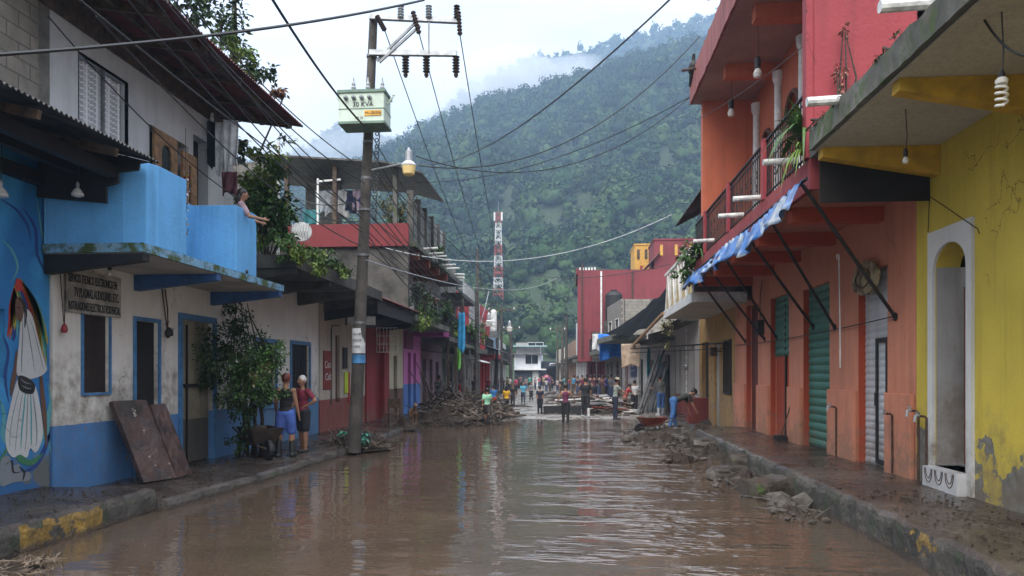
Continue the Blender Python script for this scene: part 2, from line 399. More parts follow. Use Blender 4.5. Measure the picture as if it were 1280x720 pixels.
# pavements
M['pave'] = concrete('wet_pavement', (.085,.068,.056), wet=1, dark=(.028,.021,.017), sc=1.1)
M['kerbL'] = concrete('kerb_concrete', (.20,.18,.15), wet=0, dark=(.06,.05,.04), sc=2)
def kerbmat(name, segs, axis=1):
    """concrete kerb with worn yellow paint on the given stretches of y"""
    m, t, b = newmat(name)
    y = posz(t, 1)
    c = mixc(t, mapr(t, noise_n(t, 2.2, 8, .7), .4, .62), (.10,.09,.078), (.022,.021,.018))
    c = mixc(t, mapr(t, noise_n(t, 3.5, 6), .55, .7), c, (.035,.055,.02))
    wn = noise_n(t, 3, 7, .65)
    for a, bb, wear in segs:
        f = mth(t, 'MULTIPLY', mth(t, 'GREATER_THAN', y, a), mth(t, 'LESS_THAN', y, bb))
        f = mth(t, 'MULTIPLY', f, mth(t, 'LESS_THAN', wn, wear))
        c = mixc(t, f, c, mixc(t, mapr(t, noise_n(t, 5, 5), .35, .7), (.36,.22,.04), (.14,.09,.03)))
    c = mixc(t, mapr(t, mth(t, 'ADD', posz(t), mth(t, 'MULTIPLY', wn, .06)), .06, .12, .85, 0), c, (.07,.05,.038))
    t.links.new(c, b.inputs['Base Color']); b.inputs['Roughness'].default_value = .7; bump(t, b, mth(t, 'ADD', noise_n(t, 10, 8, .75), mth(t, 'MULTIPLY', noise_n(t, 2.5, 4), 2)), 1.0, .06)
    return m
def slab(name, mat, kmat, edge, inner, ys, z, amp=.012, low=-.2):
    """pavement with a chipped kerb edge; edge(y) is the kerb x, inner(y) the wall side"""
    n = 12; vs = []; fs = []; ms = []
    for y in ys:
        e = edge(y) + .05*fbm(y*3, 1.7, 1.2, 5); q = inner(y); zz = z(y) if callable(z) else z
        ez = zz - .015 - abs(.06*fbm(y*4, 9.1, 1.0, 5)); s_ = 1 if q > e else -1
        row = [(e - s_*.02*abs(fbm(y*3, 5.5, 2, 4)) , y, low), (e-s_*.005, y, ez-.06), (e + s_*.015, y, ez), (e+s_*.07, y, zz)]
        for k in range(1, n+1):
            x = e+s_*.07+(q-e-s_*.07)*k/n; row.append((x, y, zz + amp*fbm(x, y, 1.3, 5)))
        vs += row
    w_ = n+4
    for j in range(len(ys)-1):
        for i in range(w_-1):
            fs.append((j*w_+i, j*w_+i+1, (j+1)*w_+i+1, (j+1)*w_+i)); ms.append(1 if i < 2 else 0)
    b0 = len(vs)
    for j in (0, len(ys)-1):
        k = len(vs); vs.append((vs[j*w_+w_-1][0], ys[j], low)); fs.append(tuple(j*w_+i for i in range(w_))+(k,)); ms.append(1)
    me = bpy.data.meshes.new(name); me.from_pydata(vs, [], fs); me.materials.append(mat); me.materials.append(kmat)
    me.polygons.foreach_set('material_index', ms)
    o = bpy.data.objects.new(name, me); C.objects.link(o); o['kind'] = 'structure'; return o
kr = kerbmat('right_kerb', [(6.3, 7.35, .41), (5.0, 5.55, .40)])
kl = kerbmat('left_kerb', [(6.9, 8.15, .58), (5.6, 6.0, .5)])
kl2 = kerbmat('far_left_kerb', [])
slab('pavement', M['pave'], kr, lambda y: 3.22 - .12*ss(7, 5, y), lambda y: 4.9, fr(-4, 20.4, 190), .36, .016)
slab('pavement', M['pave'], kl, lambda y: -5.45, lambda y: -7.3, fr(-4, 9.25, 110), lambda y: .30, .012)
slab('pavement', M['pave'], kl2, lambda y: -5.28 + .30*math.sin(max(0, min(1, (y-9.25)/14))*math.pi) - .012*max(0, y-24), lambda y: -7.3, fr(9.26, 60, 260), lambda y: .15 - .04*ss(24, 40, y), .012)
slab('pavement', M['pave'], kl2, lambda y: 4.1 - .045*(y-22), lambda y: 6.0, fr(20.5, 62, 120), .10, .02)
# ================================================================ HILLS, FOREST, HAZE
RX = [-200, 100, 300, 380, 440, 505, 530, 560, 600, 640, 680, 720, 760, 800, 840, 880, 940, 1000, 1100, 1300, 1500]
RY = [250, 235, 225, 218, 208, 182, 162, 150, 130, 120, 112, 98, 85, 72, 62, 52, 35, 15, 0, -10, 10]
FX = [-200, 200, 330, 380, 400, 420, 440, 470, 505, 540, 590, 620, 650, 700, 740, 790, 840, 890, 1000, 1200, 1500]
FY = [230, 215, 200, 188, 173, 160, 156, 168, 178, 150, 108, 90, 78, 66, 58, 45, 33, 20, 0, -20, -10]
def elev(px, X_, Y_): return (467 - np.interp(px, X_, Y_)) / F0
def ridge_h(px, r, near=True):
    if near:
        e = elev(px, RX, RY); r0, r1 = 120., 520.
        k = np.clip((r-r0)/(r1-r0), 0, 1.25)
        base = e*r1*np.where(k < 1, k**1.12, 1-(k-1)*1.5)
    else:
        e = elev(px, FX, FY); r0, r1 = 600., 900.
        k = np.clip((r-r0)/(r1-r0), 0, 1.25); base = 60 + (e*r1-60)*np.where(k < 1, k**.9, 1-(k-1)*1.5)
    return base
def dirxy(px, r):
    u = (px-640)/F0; d = np.array([FW[0]+RT[0]*u, FW[1]+RT[1]*u]); return d[0]*r, d[1]*r   # r = depth along the view axis
def hill_point(px, r, near=True):
    x, y = dirxy(px, r)
    hN = float(ridge_h(px, r, near))
    k = (r-120)/400 if near else (r-600)/300
    env = max(0, math.sin(math.pi*min(1, max(0, k))))
    s_ = .0085 if near else .006
    sp = mnoise.ridged_multi_fractal(Vector((x*s_, y*s_*.55, 1.2)), 1.0, 2.0, 4, 1.0, 2.0) - 1.1
    hN += env*(26 if near else 40)*sp
    return (x, y, max(hN, -.4) if near else hN)
def hill(name, mat, near, r_a, r_b, nr, npx):
    P_ = [hill_point(-260+1800*i/npx, r_a+(r_b-r_a)*j/nr, near) for j in range(nr+1) for i in range(npx+1)]
    n = npx+1
    fs = [(j*n+i, j*n+i+1, (j+1)*n+i+1, (j+1)*n+i) for j in range(nr) for i in range(npx)]
    me = bpy.data.meshes.new(name); me.from_pydata(P_, [], fs); me.materials.append(mat)
    o = bpy.data.objects.new(name, me); C.objects.link(o); o['kind'] = 'structure'; return o
m, t, b = newmat('forest_floor')
c = mixc(t, mapr(t, noise_n(t, .05, 8), .4, .6), (.02,.035,.012), (.04,.06,.02)); t.links.new(c, b.inputs['Base Color']); b.inputs['Roughness'].default_value = 1
hill('hills', m, True, 105, 640, 70, 110)
hill('hills', m, False, 620, 1060, 40, 90)
# one crown = clumps of leaf-faces round a few boughs; the slopes carry thousands: a wood that reads as one mass
def crown_variant(seed, nl, nf, leaf):
    r_ = random.Random(seed); vs = []; lobes = []
    for _ in range(nl):
        a = r_.uniform(0, 6.28); q = r_.uniform(.1, .62); lobes.append((math.cos(a)*q, math.sin(a)*q, r_.uniform(.25, .85), r_.uniform(.3, .52)))
    lobes.append((0, 0, .75, .5))
    for _ in range(nf):
        l = r_.choice(lobes); d = Vector((r_.gauss(0,1), r_.gauss(0,1), r_.gauss(.25,1))).normalized()
        p = Vector(l[:3]) + d*l[3]*r_.uniform(.82, 1.08)
        nrm = (d + Vector((r_.gauss(0,.45), r_.gauss(0,.45), r_.gauss(.2,.45)))).normalized()
        a = nrm.orthogonal().normalized(); a.rotate(Matrix.Rotation(r_.uniform(0, 6.28), 3, nrm)); c_ = nrm.cross(a)
        s_ = leaf*r_.uniform(.6, 1.3)
        vs += [p - a*s_, p + c_*s_*.8 + nrm*s_*.2, p + a*s_, p - c_*s_*.8 - nrm*s_*.1]
    return np.array([tuple(v) for v in vs])
def lump_variant(seed):
    mm = MB(); blob(mm, (0,0,.38), .5, (1,1,.8), 2, .3, seed, 1.9); return np.array(mm.v), mm.f
def forest(name, near, r_a, r_b, count, rad, seed, nf):
    rg = np.random.default_rng(seed); r_ = random.Random(seed)
    V = [crown_variant(seed*10+k, 7, nf, .105 if near else .2) for k in range(6)]
    Lm = [lump_variant(k) for k in range(4)]
    av = []; af = []; off = 0; mi = []
    for k in range(count):
        r = math.sqrt(r_.uniform(r_a**2, r_b**2)); px = r_.uniform(250, 1130) if near else r_.uniform(300, 1060)
        x, y, z = hill_point(px, r, near)
        if near and z < .2 and r > 140: pass
        s_ = rad*(.5+1.1*r_.random()**1.6)*(0.7 if r < 180 else 1)*(0.02 if (near and 610 < px < 725 and r < 134) else 1); hgt = r_.uniform(.7, 1.4)
        a = r_.uniform(0, 6.28); ca, sa = math.cos(a), math.sin(a)
        R_ = np.array([[ca,-sa,0],[sa,ca,0],[0,0,hgt]])*s_
        v = V[k % 6] @ R_.T + np.array([x, y, z+.1*s_]); nq = len(v)//4
        av.append(v); af.append(np.arange(nq*4).reshape(-1,4)+off); off += nq*4; mi += [k % 3]*nq
    Q = np.concatenate(av); Fq = np.concatenate(af)
    # the solid inner mass of each crown, as triangles
    tv = []; tf = []; toff = len(Q); r_ = random.Random(seed); tm = []
    for k in range(count):
        r = math.sqrt(r_.uniform(r_a**2, r_b**2)); px = r_.uniform(250, 1130) if near else r_.uniform(300, 1060)
        x, y, z = hill_point(px, r, near)
        s_ = rad*(.5+1.1*r_.random()**1.6)*(0.7 if r < 180 else 1)*(0.02 if (near and 610 < px < 725 and r < 134) else 1); hgt = r_.uniform(.7, 1.4); a = r_.uniform(0, 6.28)
        lv, lf = Lm[k % 4]
        v = lv*np.array([s_, s_, s_*hgt]) + np.array([x, y, z+.1*s_]); tv.append(v); tf.append(np.array(lf)+toff); toff += len(lv); tm += [k % 3]*len(lf)
    Vt = np.concatenate([Q]+tv); Ft = np.concatenate(tf)
    me = bpy.data.meshes.new(name); me.vertices.add(len(Vt)); me.vertices.foreach_set('co', Vt.ravel())
    nl = Fq.size+Ft.size; me.loops.add(nl); me.loops.foreach_set('vertex_index', np.concatenate([Fq.ravel(), Ft.ravel()]).astype(np.int32))
    me.polygons.add(len(Fq)+len(Ft))
    st = np.concatenate([np.arange(len(Fq))*4, Fq.size+np.arange(len(Ft))*3]); me.polygons.foreach_set('loop_start', st.astype(np.int32))
    for q in ('forA','forB','forC'): me.materials.append(M[q])
    me.polygons.foreach_set('material_index', np.array(mi+tm, dtype=np.int32)); me.polygons.foreach_set('use_smooth', np.concatenate([np.zeros(len(Fq), dtype=bool), np.ones(len(Ft), dtype=bool)])); me.update(); me.validate()
    o = bpy.data.objects.new(name, me); C.objects.link(o); o['kind'] = 'stuff'; o['label'] = 'dense green forest covering the mountainside' if near else 'far misty forest along the high ridge'; o['category'] = 'forest'
    return o
def format_(name, c1, c2):
    m, t, b = newmat(name); nn = noise_n(t, .018, 4); c = mixc(t, mapr(t, nn, .38, .62), c1, c2)
    c = mixc(t, mapr(t, noise_n(t, .7, 4, .7), .4, .7, 0, .7), c, tuple(k*.45 for k in c1)); t.links.new(c, b.inputs['Base Color']); b.inputs['Roughness'].default_value = .8
    b.inputs['Specular IOR Level'].default_value = .15
    return m
M['forA'] = format_('canopy_mid', (.034,.076,.024), (.020,.048,.018)); M['forB'] = format_('canopy_light', (.075,.125,.038), (.036,.075,.026)); M['forC'] = format_('canopy_dark', (.013,.031,.014), (.022,.048,.019))
forest('forest', True, 122, 590, 7600, 4.3, 3, 150)
forest('forest', False, 640, 960, 3600, 6.0, 4, 36)
# haze: one closed box of even air
def volbox(name, lo, hi, dens, col, label, aniso=.2):
    mb = MB().box(lo[0], hi[0], lo[1], hi[1], lo[2], hi[2])
    m = bpy.data.materials.new(name); m.use_nodes = True; t = m.node_tree; t.nodes.clear()
    v = N(t, 'ShaderNodeVolumePrincipled'); v.inputs['Color'].default_value = c4(col); v.inputs['Density'].default_value = dens; v.inputs['Anisotropy'].default_value = aniso
    o_ = N(t, 'ShaderNodeOutputMaterial'); t.links.new(v.outputs[0], o_.inputs['Volume'])
    o = mb.build(name, m); o['kind'] = 'stuff'; o['label'] = label; o['category'] = 'haze'; return o
volbox('haze', (-620, -60, -2), (900, 1120, 500), .0007, (.50,.69,.95), 'pale blue wet air that fades the far slopes')

# low clouds on the ridges, closed volumes standing inside the haze box
def low_cloud(name, label, balls, dens):
    mb = MB()
    for k, (px, py, r, sx, sz_) in enumerate(balls):
        p = aY(px, py, r); blob(mb, p, 1, (sx, 26, sz_), 3, .35, k+3, 1.5)
    me = bpy.data.meshes.new(name); me.from_pydata([tuple(v) for v in mb.v], [], mb.f); o = bpy.data.objects.new(name, me); C.objects.link(o)
    r_ = o.modifiers.new('r', 'REMESH'); r_.mode = 'VOXEL'; r_.voxel_size = 5
    s_ = o.modifiers.new('s', 'SMOOTH'); s_.iterations = 3
    m = bpy.data.materials.new(name); m.use_nodes = True; t = m.node_tree; t.nodes.clear(); v = N(t, 'ShaderNodeVolumePrincipled'); v.inputs['Color'].default_value = (.97,.98,1,1); v.inputs['Density'].default_value = dens
    o_ = N(t, 'ShaderNodeOutputMaterial'); t.links.new(v.outputs[0], o_.inputs['Volume']); me.materials.append(m)
    o['kind'] = 'stuff'; o['label'] = label; o['category'] = 'low_cloud'
low_cloud('low_cloud', 'low white cloud drifting between the near and the far ridge', [(585,128,615,34,16),(620,112,625,40,20),(655,98,630,44,15),(690,95,635,34,12),(640,75,640,30,10),(725,84,640,22,8),(560,140,620,30,10),(600,92,640,25,12)], .022)
low_cloud('low_cloud', 'thin low cloud lying over the low ridge at far left', [(380,185,600,40,12),(420,182,610,36,11),(350,178,600,40,12),(460,165,600,26,14)], .016)
# ================================================================ LEFT SIDE
WHITEWALL = plaster('white_render_blue_dado', (.80,.78,.74), dado=(.04,.21,.52), dz=1.08, mud=1.85, peel=.05, streak=.22, under=(.34,.22,.16))
WHITEWALL2 = plaster('white_render_far', (.74,.72,.68), dado=(.05,.21,.44), dz=1.12, mud=1.6, streak=.2)
BLUEP = plaster('sky_blue_render', (.13,.42,.80), streak=.35, peel=-.01)
BLUED = simple('dark_blue_paint', (.03,.10,.28), .6, 0, .35, 5)
BLUEF = simple('blue_frame_paint', (.07,.22,.46), .55, 0, .3, 7)
UPW = plaster('upper_white_render', (.60,.61,.62), streak=.25)
CEIL = concrete('stained_ceiling', (.42,.39,.35), dark=(.24,.22,.19), sc=.9)
def ribbon(m, pts, th, z0, z1, closed=False):
    """mitred upright wall along a plan line; th to the left of travel"""
    n = len(pts); L_ = []; 
    for i in range(n):
        p = Vector(pts[i]+(0,))
        d0 = (Vector(pts[i]+(0,)) - Vector(pts[i-1]+(0,))).normalized() if i else None
        d1 = (Vector(pts[i+1]+(0,)) - p).normalized() if i < n-1 else None
        if d0 is None: d0 = d1
        if d1 is None: d1 = d0
        n0 = Vector((-d0.y, d0.x, 0)); n1 = Vector((-d1.y, d1.x, 0)); q = (n0+n1).normalized(); k = th/max(.35, q.dot(n0))
        L_.append((p, p+q*k))
    for (a, b), (c, d) in zip(L_, L_[1:]):
        pass
    vs = []
    for a, b in L_: vs += [(a.x,a.y,z0),(b.x,b.y,z0),(b.x,b.y,z1),(a.x,a.y,z1)]
    fs = [(0,1,2,3), tuple(4*(n-1)+i for i in (3,2,1,0))]
    for i in range(n-1):
        o = 4*i
        for j in range(4): fs.append((o+j, o+(j+1)%4, o+4+(j+1)%4, o+4+j))
    m.add(vs, fs); return m
def corr(m, y0, y1, xa, za, xb, zb, pitch=.076, amp=.018, th=.006):
    """corrugated sheet running from (xa,za) to (xb,zb), ribs along that fall"""
    n = int((y1-y0)/(pitch/4)); vs = []; fs = []
    for i in range(n+1):
        y = y0+(y1-y0)*i/n; h = amp*math.sin(2*math.pi*(y-y0)/pitch)
        vs += [(xa,y,za+h),(xb,y,zb+h),(xb,y,zb+h+th),(xa,y,za+h+th)]
    for i in range(n):
        o = 4*i
        for j in range(4): fs.append((o+j, o+(j+1)%4, o+4+(j+1)%4, o+4+j))
    m.add(vs, fs); return m
def frame_x(m, X, y0, y1, z0, z1, w=.06, out=.03, side=1, bottom=True):
    """raised painted surround round an opening in the plane x=X; side=+1: faces +x"""
    a, b = (X, X+side*out)
    m.box(a, b, y0-w, y0, z0-(w if bottom else 0), z1+w); m.box(a, b, y1, y1+w, z0-(w if bottom else 0), z1+w)
    m.box(a, b, y0, y1, z1, z1+w)
    if bottom: m.box(a, b, y0, y1, z0-w, z0)
    return m
# ---------------------------------------------------------------- mural house
t0_ = T('mural_house', 'blue mural house with a concrete block upper storey, at the left edge', 'house', (-7.05, 7, .3))
m, t, b = newmat('mural_blue')
wv = N(t, 'ShaderNodeTexWave'); wv.inputs['Scale'].default_value = .55; wv.inputs['Distortion'].default_value = 9; wv.inputs['Detail'].default_value = 2; wv.inputs['Detail Scale'].default_value = 1.1
g = N(t, 'ShaderNodeNewGeometry', name='Geo'); t.links.new(g.outputs['Position'], wv.inputs[0])
c = mixc(t, mapr(t, wv.outputs[1], .2, .9), (.02,.16,.42), (.05,.30,.62))
c = mixc(t, mapr(t, mth(t, 'ADD', posz(t), mth(t, 'MULTIPLY', noise_n(t, 1.2, 4), .8)), 1.0, 1.35, 1, 0), c, mixc(t, mapr(t, noise_n(t, 2.2, 5), .45, .52), (.12,.13,.13), (.03,.12,.30)))
c = mixc(t, mapr(t, noise_n(t, 12, 6, .7), .5, .75, 0, .35), c, (.03,.06,.08))
t.links.new(c, b.inputs['Base Color']); b.inputs['Roughness'].default_value = .7; bump(t, b, noise_n(t, 20, 5), .25, .01)
facade('wall', m, t0_, -7.02, 2, 9.38, .2, 4.6, [(7.75, 8.60, 1.75, 2.6)], .3, -1)
MB().box(-7.16, -7.12, 7.75, 8.60, 1.75, 2.6).build('window_shutter', M['paleW'], t0_)
mb = MB().box(-7.3, -7.0, 2, 9.14, 4.6, 8.2); mb.build('upper_wall', M['cinder'], t0_)
MB().box(-7.28, -6.985, 9.14, 9.34, 4.6, 8.2).build('corner_column', M['conc'], t0_)
MB().box(-12, -7.3, 9.1, 9.34, 4.6, 8.2).build('side_wall', M['cindery'], t0_)
corr(MB(), 3, 9.30, -7.0, 4.98, -5.42, 4.58).build('canopy_roof', M['tin'], t0_)
g_ = MB(); g_.prism([(-7.0,9.12,4.12),(-6.05,9.12,4.02),(-6.05,9.12,4.24),(-5.89,9.12,4.28),(-5.89,9.12,4.42),(-5.62,9.12,4.44),(-5.60,9.12,4.53),(-5.46,9.12,4.545),(-6.99,9.12,4.93)], (0,.045,0)); g_.build('end_board', M['black'], t0_)
for zz, xx in ((4.36,-6.93),(4.5,-6.45),(4.44,-5.95)):
    MB().box(xx-.06, xx+.06, 3, 9.10, zz-.10, zz+.06).build('canopy_beam', M['black'], t0_)
for yy in (4.6, 6.0, 7.2, 8.5): MB().beam((-6.98,yy,4.82),(-5.5,yy,4.48), .06, .10).build('rafter', M['wood'], t0_)
# the mural figure: flat paint, laid on as thin coats
def coat(m, pts, k=0, n=3):
    """smooth closed outline in photo pixels, on the wall plane"""
    P_ = [aX(px, py, -7.02) for px, py in pts]; out_ = []
    L0 = len(P_)
    for i in range(L0):
        p0, p1, p2, p3 = P_[i-1], P_[i], P_[(i+1)%L0], P_[(i+2)%L0]
        for q in range(n):
            s_ = q/n; out_.append(.5*((2*p1)+(p2-p0)*s_+(2*p0-5*p1+4*p2-p3)*s_*s_+(3*p1-p0-3*p2+p3)*s_**3))
    out_ = [Vector((-7.02+.003+.0012*k, p.y, p.z)) for p in out_]
    m.prism(out_, (.001, 0, 0)); return m
def pc(name, col): return plaster(name, col, streak=.15)
cols = [pc('mural_white', (.55,.57,.58)), pc('mural_grey', (.22,.25,.28)), pc('mural_red', (.42,.04,.03)), pc('mural_yellow', (.42,.36,.06)), pc('mural_green', (.05,.20,.10)),
        pc('mural_deepblue', (.02,.06,.24)), pc('mural_skin', (.13,.07,.045)), pc('mural_black', (.02,.02,.022)), pc('mural_teal', (.10,.34,.38)), pc('mural_orange', (.5,.15,.04))]
mb = MB()
def stroke(m, pts, w_, k):
    """a tapering brush stroke along photo pixels"""
    P_ = [Vector((px, py)) for px, py in pts]; a = []; b_ = []
    for i, p in enumerate(P_):
        d = (P_[min(i+1,len(P_)-1)]-P_[max(i-1,0)]).normalized(); q = Vector((-d.y, d.x))*w_*math.sin(math.pi*(i+.35)/(len(P_)-.3))*.5; a.append(tuple(p+q)); b_.append(tuple(p-q))
    coat(m, a+b_[::-1], k)
for k, pts in enumerate(([(2,300),(14,312),(22,334),(14,352)],[(30,262),(44,286),(46,318),(58,342)],[(46,250),(52,290),(60,318),(61,352)],[(4,420),(10,440),(6,470),(10,500)],[(60,480),(63,510),(60,540),(63,566)],[(2,250),(20,262),(34,282),(38,300)],[(0,500),(5,520),(3,545),(12,560)],[(44,560),(54,545),(60,520),(63,500)],[(30,590),(44,582),(56,560),(62,540)])):
    mb.mat((8,5,8,5,8,5,8,8,5)[k]); stroke(mb, pts, (3,4,3,4,3,3,5,6,6)[k], k % 2)
mb.mat(4); stroke(mb, [(0,575),(14,556),(26,574),(40,578),(52,568)], 9, 1)
mb.mat(1); coat(mb, [(0,578),(6,570),(12,572),(14,582),(24,580),(26,590),(38,590),(36,600),(16,603),(0,607)], 2)
mb.mat(7); stroke(mb, [(8,580),(14,576),(16,590),(24,590)], 3, 3); stroke(mb, [(24,584),(30,590),(28,600)], 3, 3)
mb.mat(5); coat(mb, [(14,388),(17,362),(26,354),(36,368),(46,398),(53,430),(50,446),(40,420),(30,402),(20,420),(15,425)], 1)
rf_ = random.Random(3)
for k in range(26):
    a0 = k/25; x0, y0 = 17+14*a0, 360-10*math.sin(math.pi*a0)
    if k % 3 == 0: pts = [(x0,y0),(x0-4,y0+22),(x0-5+6*a0,y0+44),(x0-8+10*a0,y0+64+rf_.uniform(-8,8))]
    else: pts = [(x0,y0),(x0+8+5*a0,y0+18),(x0+17+6*a0,y0+48),(x0+24+4*a0,y0+82+rf_.uniform(-14,22))]
    mb.mat((2,3,4,9,8,5,3,4)[k % 8]); stroke(mb, pts, 4.6, 2+k % 3)
mb.mat(2); coat(mb, [(18,362),(20,348),(27,353),(25,364)], 6)
mb.mat(6); coat(mb, [(19,374),(25,371),(29,384),(26,402),(20,398),(18,386)], 6)
mb.mat(7); stroke(mb, [(22,372),(28,378),(31,392),(30,408)], 4, 7); stroke(mb, [(20,384),(24,385)], 2, 7)
mb.mat(0); coat(mb, [(25,400),(31,386),(40,396),(47,424),(55,452),(58,462),(50,470),(34,474),(22,470),(20,460),(23,428)], 5)
mb.mat(6); stroke(mb, [(20,440),(19,460),(15,480),(13,494)], 6, 4); stroke(mb, [(50,462),(52,490),(55,520),(57,556)], 6, 4)
mb.mat(0); coat(mb, [(22,472),(34,478),(44,484),(50,512),(53,540),(49,558),(43,566),(37,560),(33,572),(24,568),(16,572),(8,562),(6,540),(12,508)], 4)
for k, pts in enumerate(([(28,484),(24,510),(20,540),(18,562)],[(34,488),(33,515),(32,545),(30,562)],[(40,492),(43,515),(45,540),(44,556)],[(24,484),(18,505),(12,535),(11,556)],[(30,392),(34,412),(38,436),(42,462)],[(27,402),(27,424),(26,446),(26,464)],[(37,400),(43,420),(49,444),(53,460)])):
    mb.mat(1); stroke(mb, pts, .7+.4*(k%3), 8)
mb.mat(8)
for pts in ([(31,484),(29,510),(26,540),(25,560)],[(37,488),(38,515),(38,545),(38,556)]): stroke(mb, pts, 1.8, 8)
mb.mat(7); coat(mb, [(22,470),(33,472),(42,480),(41,491),(32,492),(23,486)], 8)
mb.mat(1)
for pts in ([(25,474),(30,478),(37,480)],[(26,482),(32,485),(38,486)]): stroke(mb, pts, 1.2, 9)
mb.build('mural_figure', cols, t0_)
# ---------------------------------------------------------------- blue balcony house
B1 = T('balcony_house', 'white house with sky blue balcony and dado, curtained upper window and red tin roof', 'house', (-7.0, 12, .15))
facade('wall', WHITEWALL, B1, -7.0, 9.42, 14.74, .05, 3.4, [(10.02,10.62,1.52,2.66), (11.30,11.95,.1,2.66), (12.70,13.86,.1,2.78)], .28, -1)
facade('upper_wall', UPW, B1, -7.0, 9.36, 14.74, 3.5, 7.0, [(9.95,11.1,4.95,6.38), (11.7,12.95,3.52,5.95), (13.12,13.68,3.52,6.25)], .25, -1)
frame_x(MB(), -7.0, 10.02,10.62,1.52,2.66, .035, .03).build('window_frame', BLUEF, B1)
wn = MB().box(-7.08, -7.05, 10.02,10.62,1.52,2.66); wn.build('window', simple('dark_brown_shutter', (.03,.014,.010), .6, 0, .5, 6), B1)
frame_x(MB(), -7.0, 11.30,11.95,.14,2.66, .06, .03, bottom=False).build('door_frame', BLUEF, B1)
MB().box(-7.11, -7.07, 11.30,11.95,.1,2.66).build('door', M['dark'], B1)
frame_x(MB(), -7.0, 12.70,13.86,.14,2.78, .11, .035, bottom=False).build('door_frame', BLUEF, B1)
dd = MB()
for k in range(6): dd.box(-7.10, -7.08-.006*(k % 2), 12.70+k*.193, 12.70+k*.193+.187, .16, 2.78)
d_ = dd.build('door', plaster('old_metal_door', (.30,.27,.20), dado=(.05,.055,.055), dz=.95, mud=1.5, streak=.7), B1)
MB().box(-7.075,-7.03,12.9,13.5,1.55,1.61).box(-7.075,-7.05,13.0,13.03,.2,2.7).build('door_bar', M['black'], d_)
MB().box(-7.6, -7.31, 9.36, 14.74, .05, 7.0).box(-12, -7.6, 14.6, 14.74, .05, 7).build('inner_wall', M['conc'], B1)
# slab with beams
MB().box(-7.0, -5.6, 9.22, 13.95, 3.40, 3.52).build('balcony_slab', [concrete('blue_slab_edge', (.16,.36,.58), moss=.55, dark=(.20,.33,.42), sc=2.5)], B1)
MB().box(-6.98, -5.64, 9.26, 13.9, 3.385, 3.398).build('balcony_ceiling', CEIL, B1)
for k, yy in enumerate((9.24, 11.25, 13.75)):
    MB().prism([(-6.99,yy,3.383),(-5.62,yy,3.383),(-5.62,yy,3.29),(-6.99,yy,3.13)], (0,.16,0)).build('bracket_beam', M['black'] if k == 0 else BLUED, B1)
pw = MB(); ribbon(pw, [(-6.98,9.24),(-5.95,9.33),(-5.68,9.42),(-5.61,9.60),(-5.61,10.33),(-6.35,10.36),(-6.35,11.9),(-5.61,11.93),(-5.61,12.72),(-6.98,12.76)], .12, 3.52, 4.63)
pw.build('parapet', BLUEP, B1, bevel=.012)
# upper window: steel frame with net curtain
wf = frame_x(MB(), -7.05, 9.95,11.1,4.95,6.38, .02, .05); wf.box(-7.06,-7.02,10.52,10.56,4.95,6.38); wf.build('upper_window_frame', M['steel'], B1)
MB().box(-7.24,-7.22,9.95,11.1,4.95,6.38).build('upper_window_pane', M['glass'], B1)
cu = MB(); n = 60
vs = []; 
for i in range(n+1):
    y = 9.97+1.11*i/n; x = -7.12+.018*math.sin(i*1.1)
    vs += [(x,y,4.96),(x,y,6.36)]
cu.add(vs, [(2*i,2*i+2,2*i+3,2*i+1) for i in range(n)])
m, t, b = newmat('net_curtain'); g = N(t, 'ShaderNodeNewGeometry', name='Geo'); sp = N(t, 'ShaderNodeSeparateXYZ'); t.links.new(g.outputs['Position'], sp.inputs[0])
def stripes(v, per, wd): return mth(t, 'LESS_THAN', mth(t, 'FRACT', mth(t, 'DIVIDE', v, per)), wd)
k_ = mth(t, 'MAXIMUM', stripes(sp.outputs[1], .075, .3), stripes(sp.outputs[2], .085, .25))
t.links.new(mixc(t, k_, (.42,.43,.46), (.78,.78,.80)), b.inputs['Base Color']); b.inputs['Roughness'].default_value = .9
cu.build('net_curtain', m, B1)
# grille bars in front of the curtain
# arched wooden doors standing open on the balcony
def arch_door(name, y0, y1, z0, z1, x, parent):
    us = [y0, y0+.2, y1-.2, y1]; m = MB()
    P = lambda u, v, w: (x+w, u, v)
    m.cells(us, [z0, z0+.25, z0+1.0, z0+1.15, z1-.2, z1], lambda u, v: not (y0+.2 < u < y1-.2 and (z0+1.15 < v < z1-.2)), P, (0, .05))
    r = (y1-y0-.4)/2; cy = (y0+y1)/2; zb = z1-.2
    for sg in (-1, 1):
        arc = [(cy+sg*r*math.cos(a*math.pi/12), zb-r+r*math.sin(a*math.pi/12)) for a in range(7)]
        for (a, b_), (c_, d) in zip(arc, arc[1:]): m.prism([(x,cy+sg*r,zb),(x,a,b_),(x,c_,d)], (.05,0,0))
    o = m.build(name, M['paleW'], parent, bevel=.006)
    MB().box(x+.015, x+.025, y0+.2, y1-.2, z0+1.15, z1-.2).build('door_pane', M['glass'], o)
arch_door('wooden_door', 11.72, 12.42, 3.54, 5.9, -6.96, B1)
arch_door('wooden_door', 12.50, 12.98, 3.54, 5.75, -6.9, B1)
MB().box(-7.24,-7.2,11.7,13.7,3.52,6.25).build('doorway_shadow_board', M['dark'], B1)
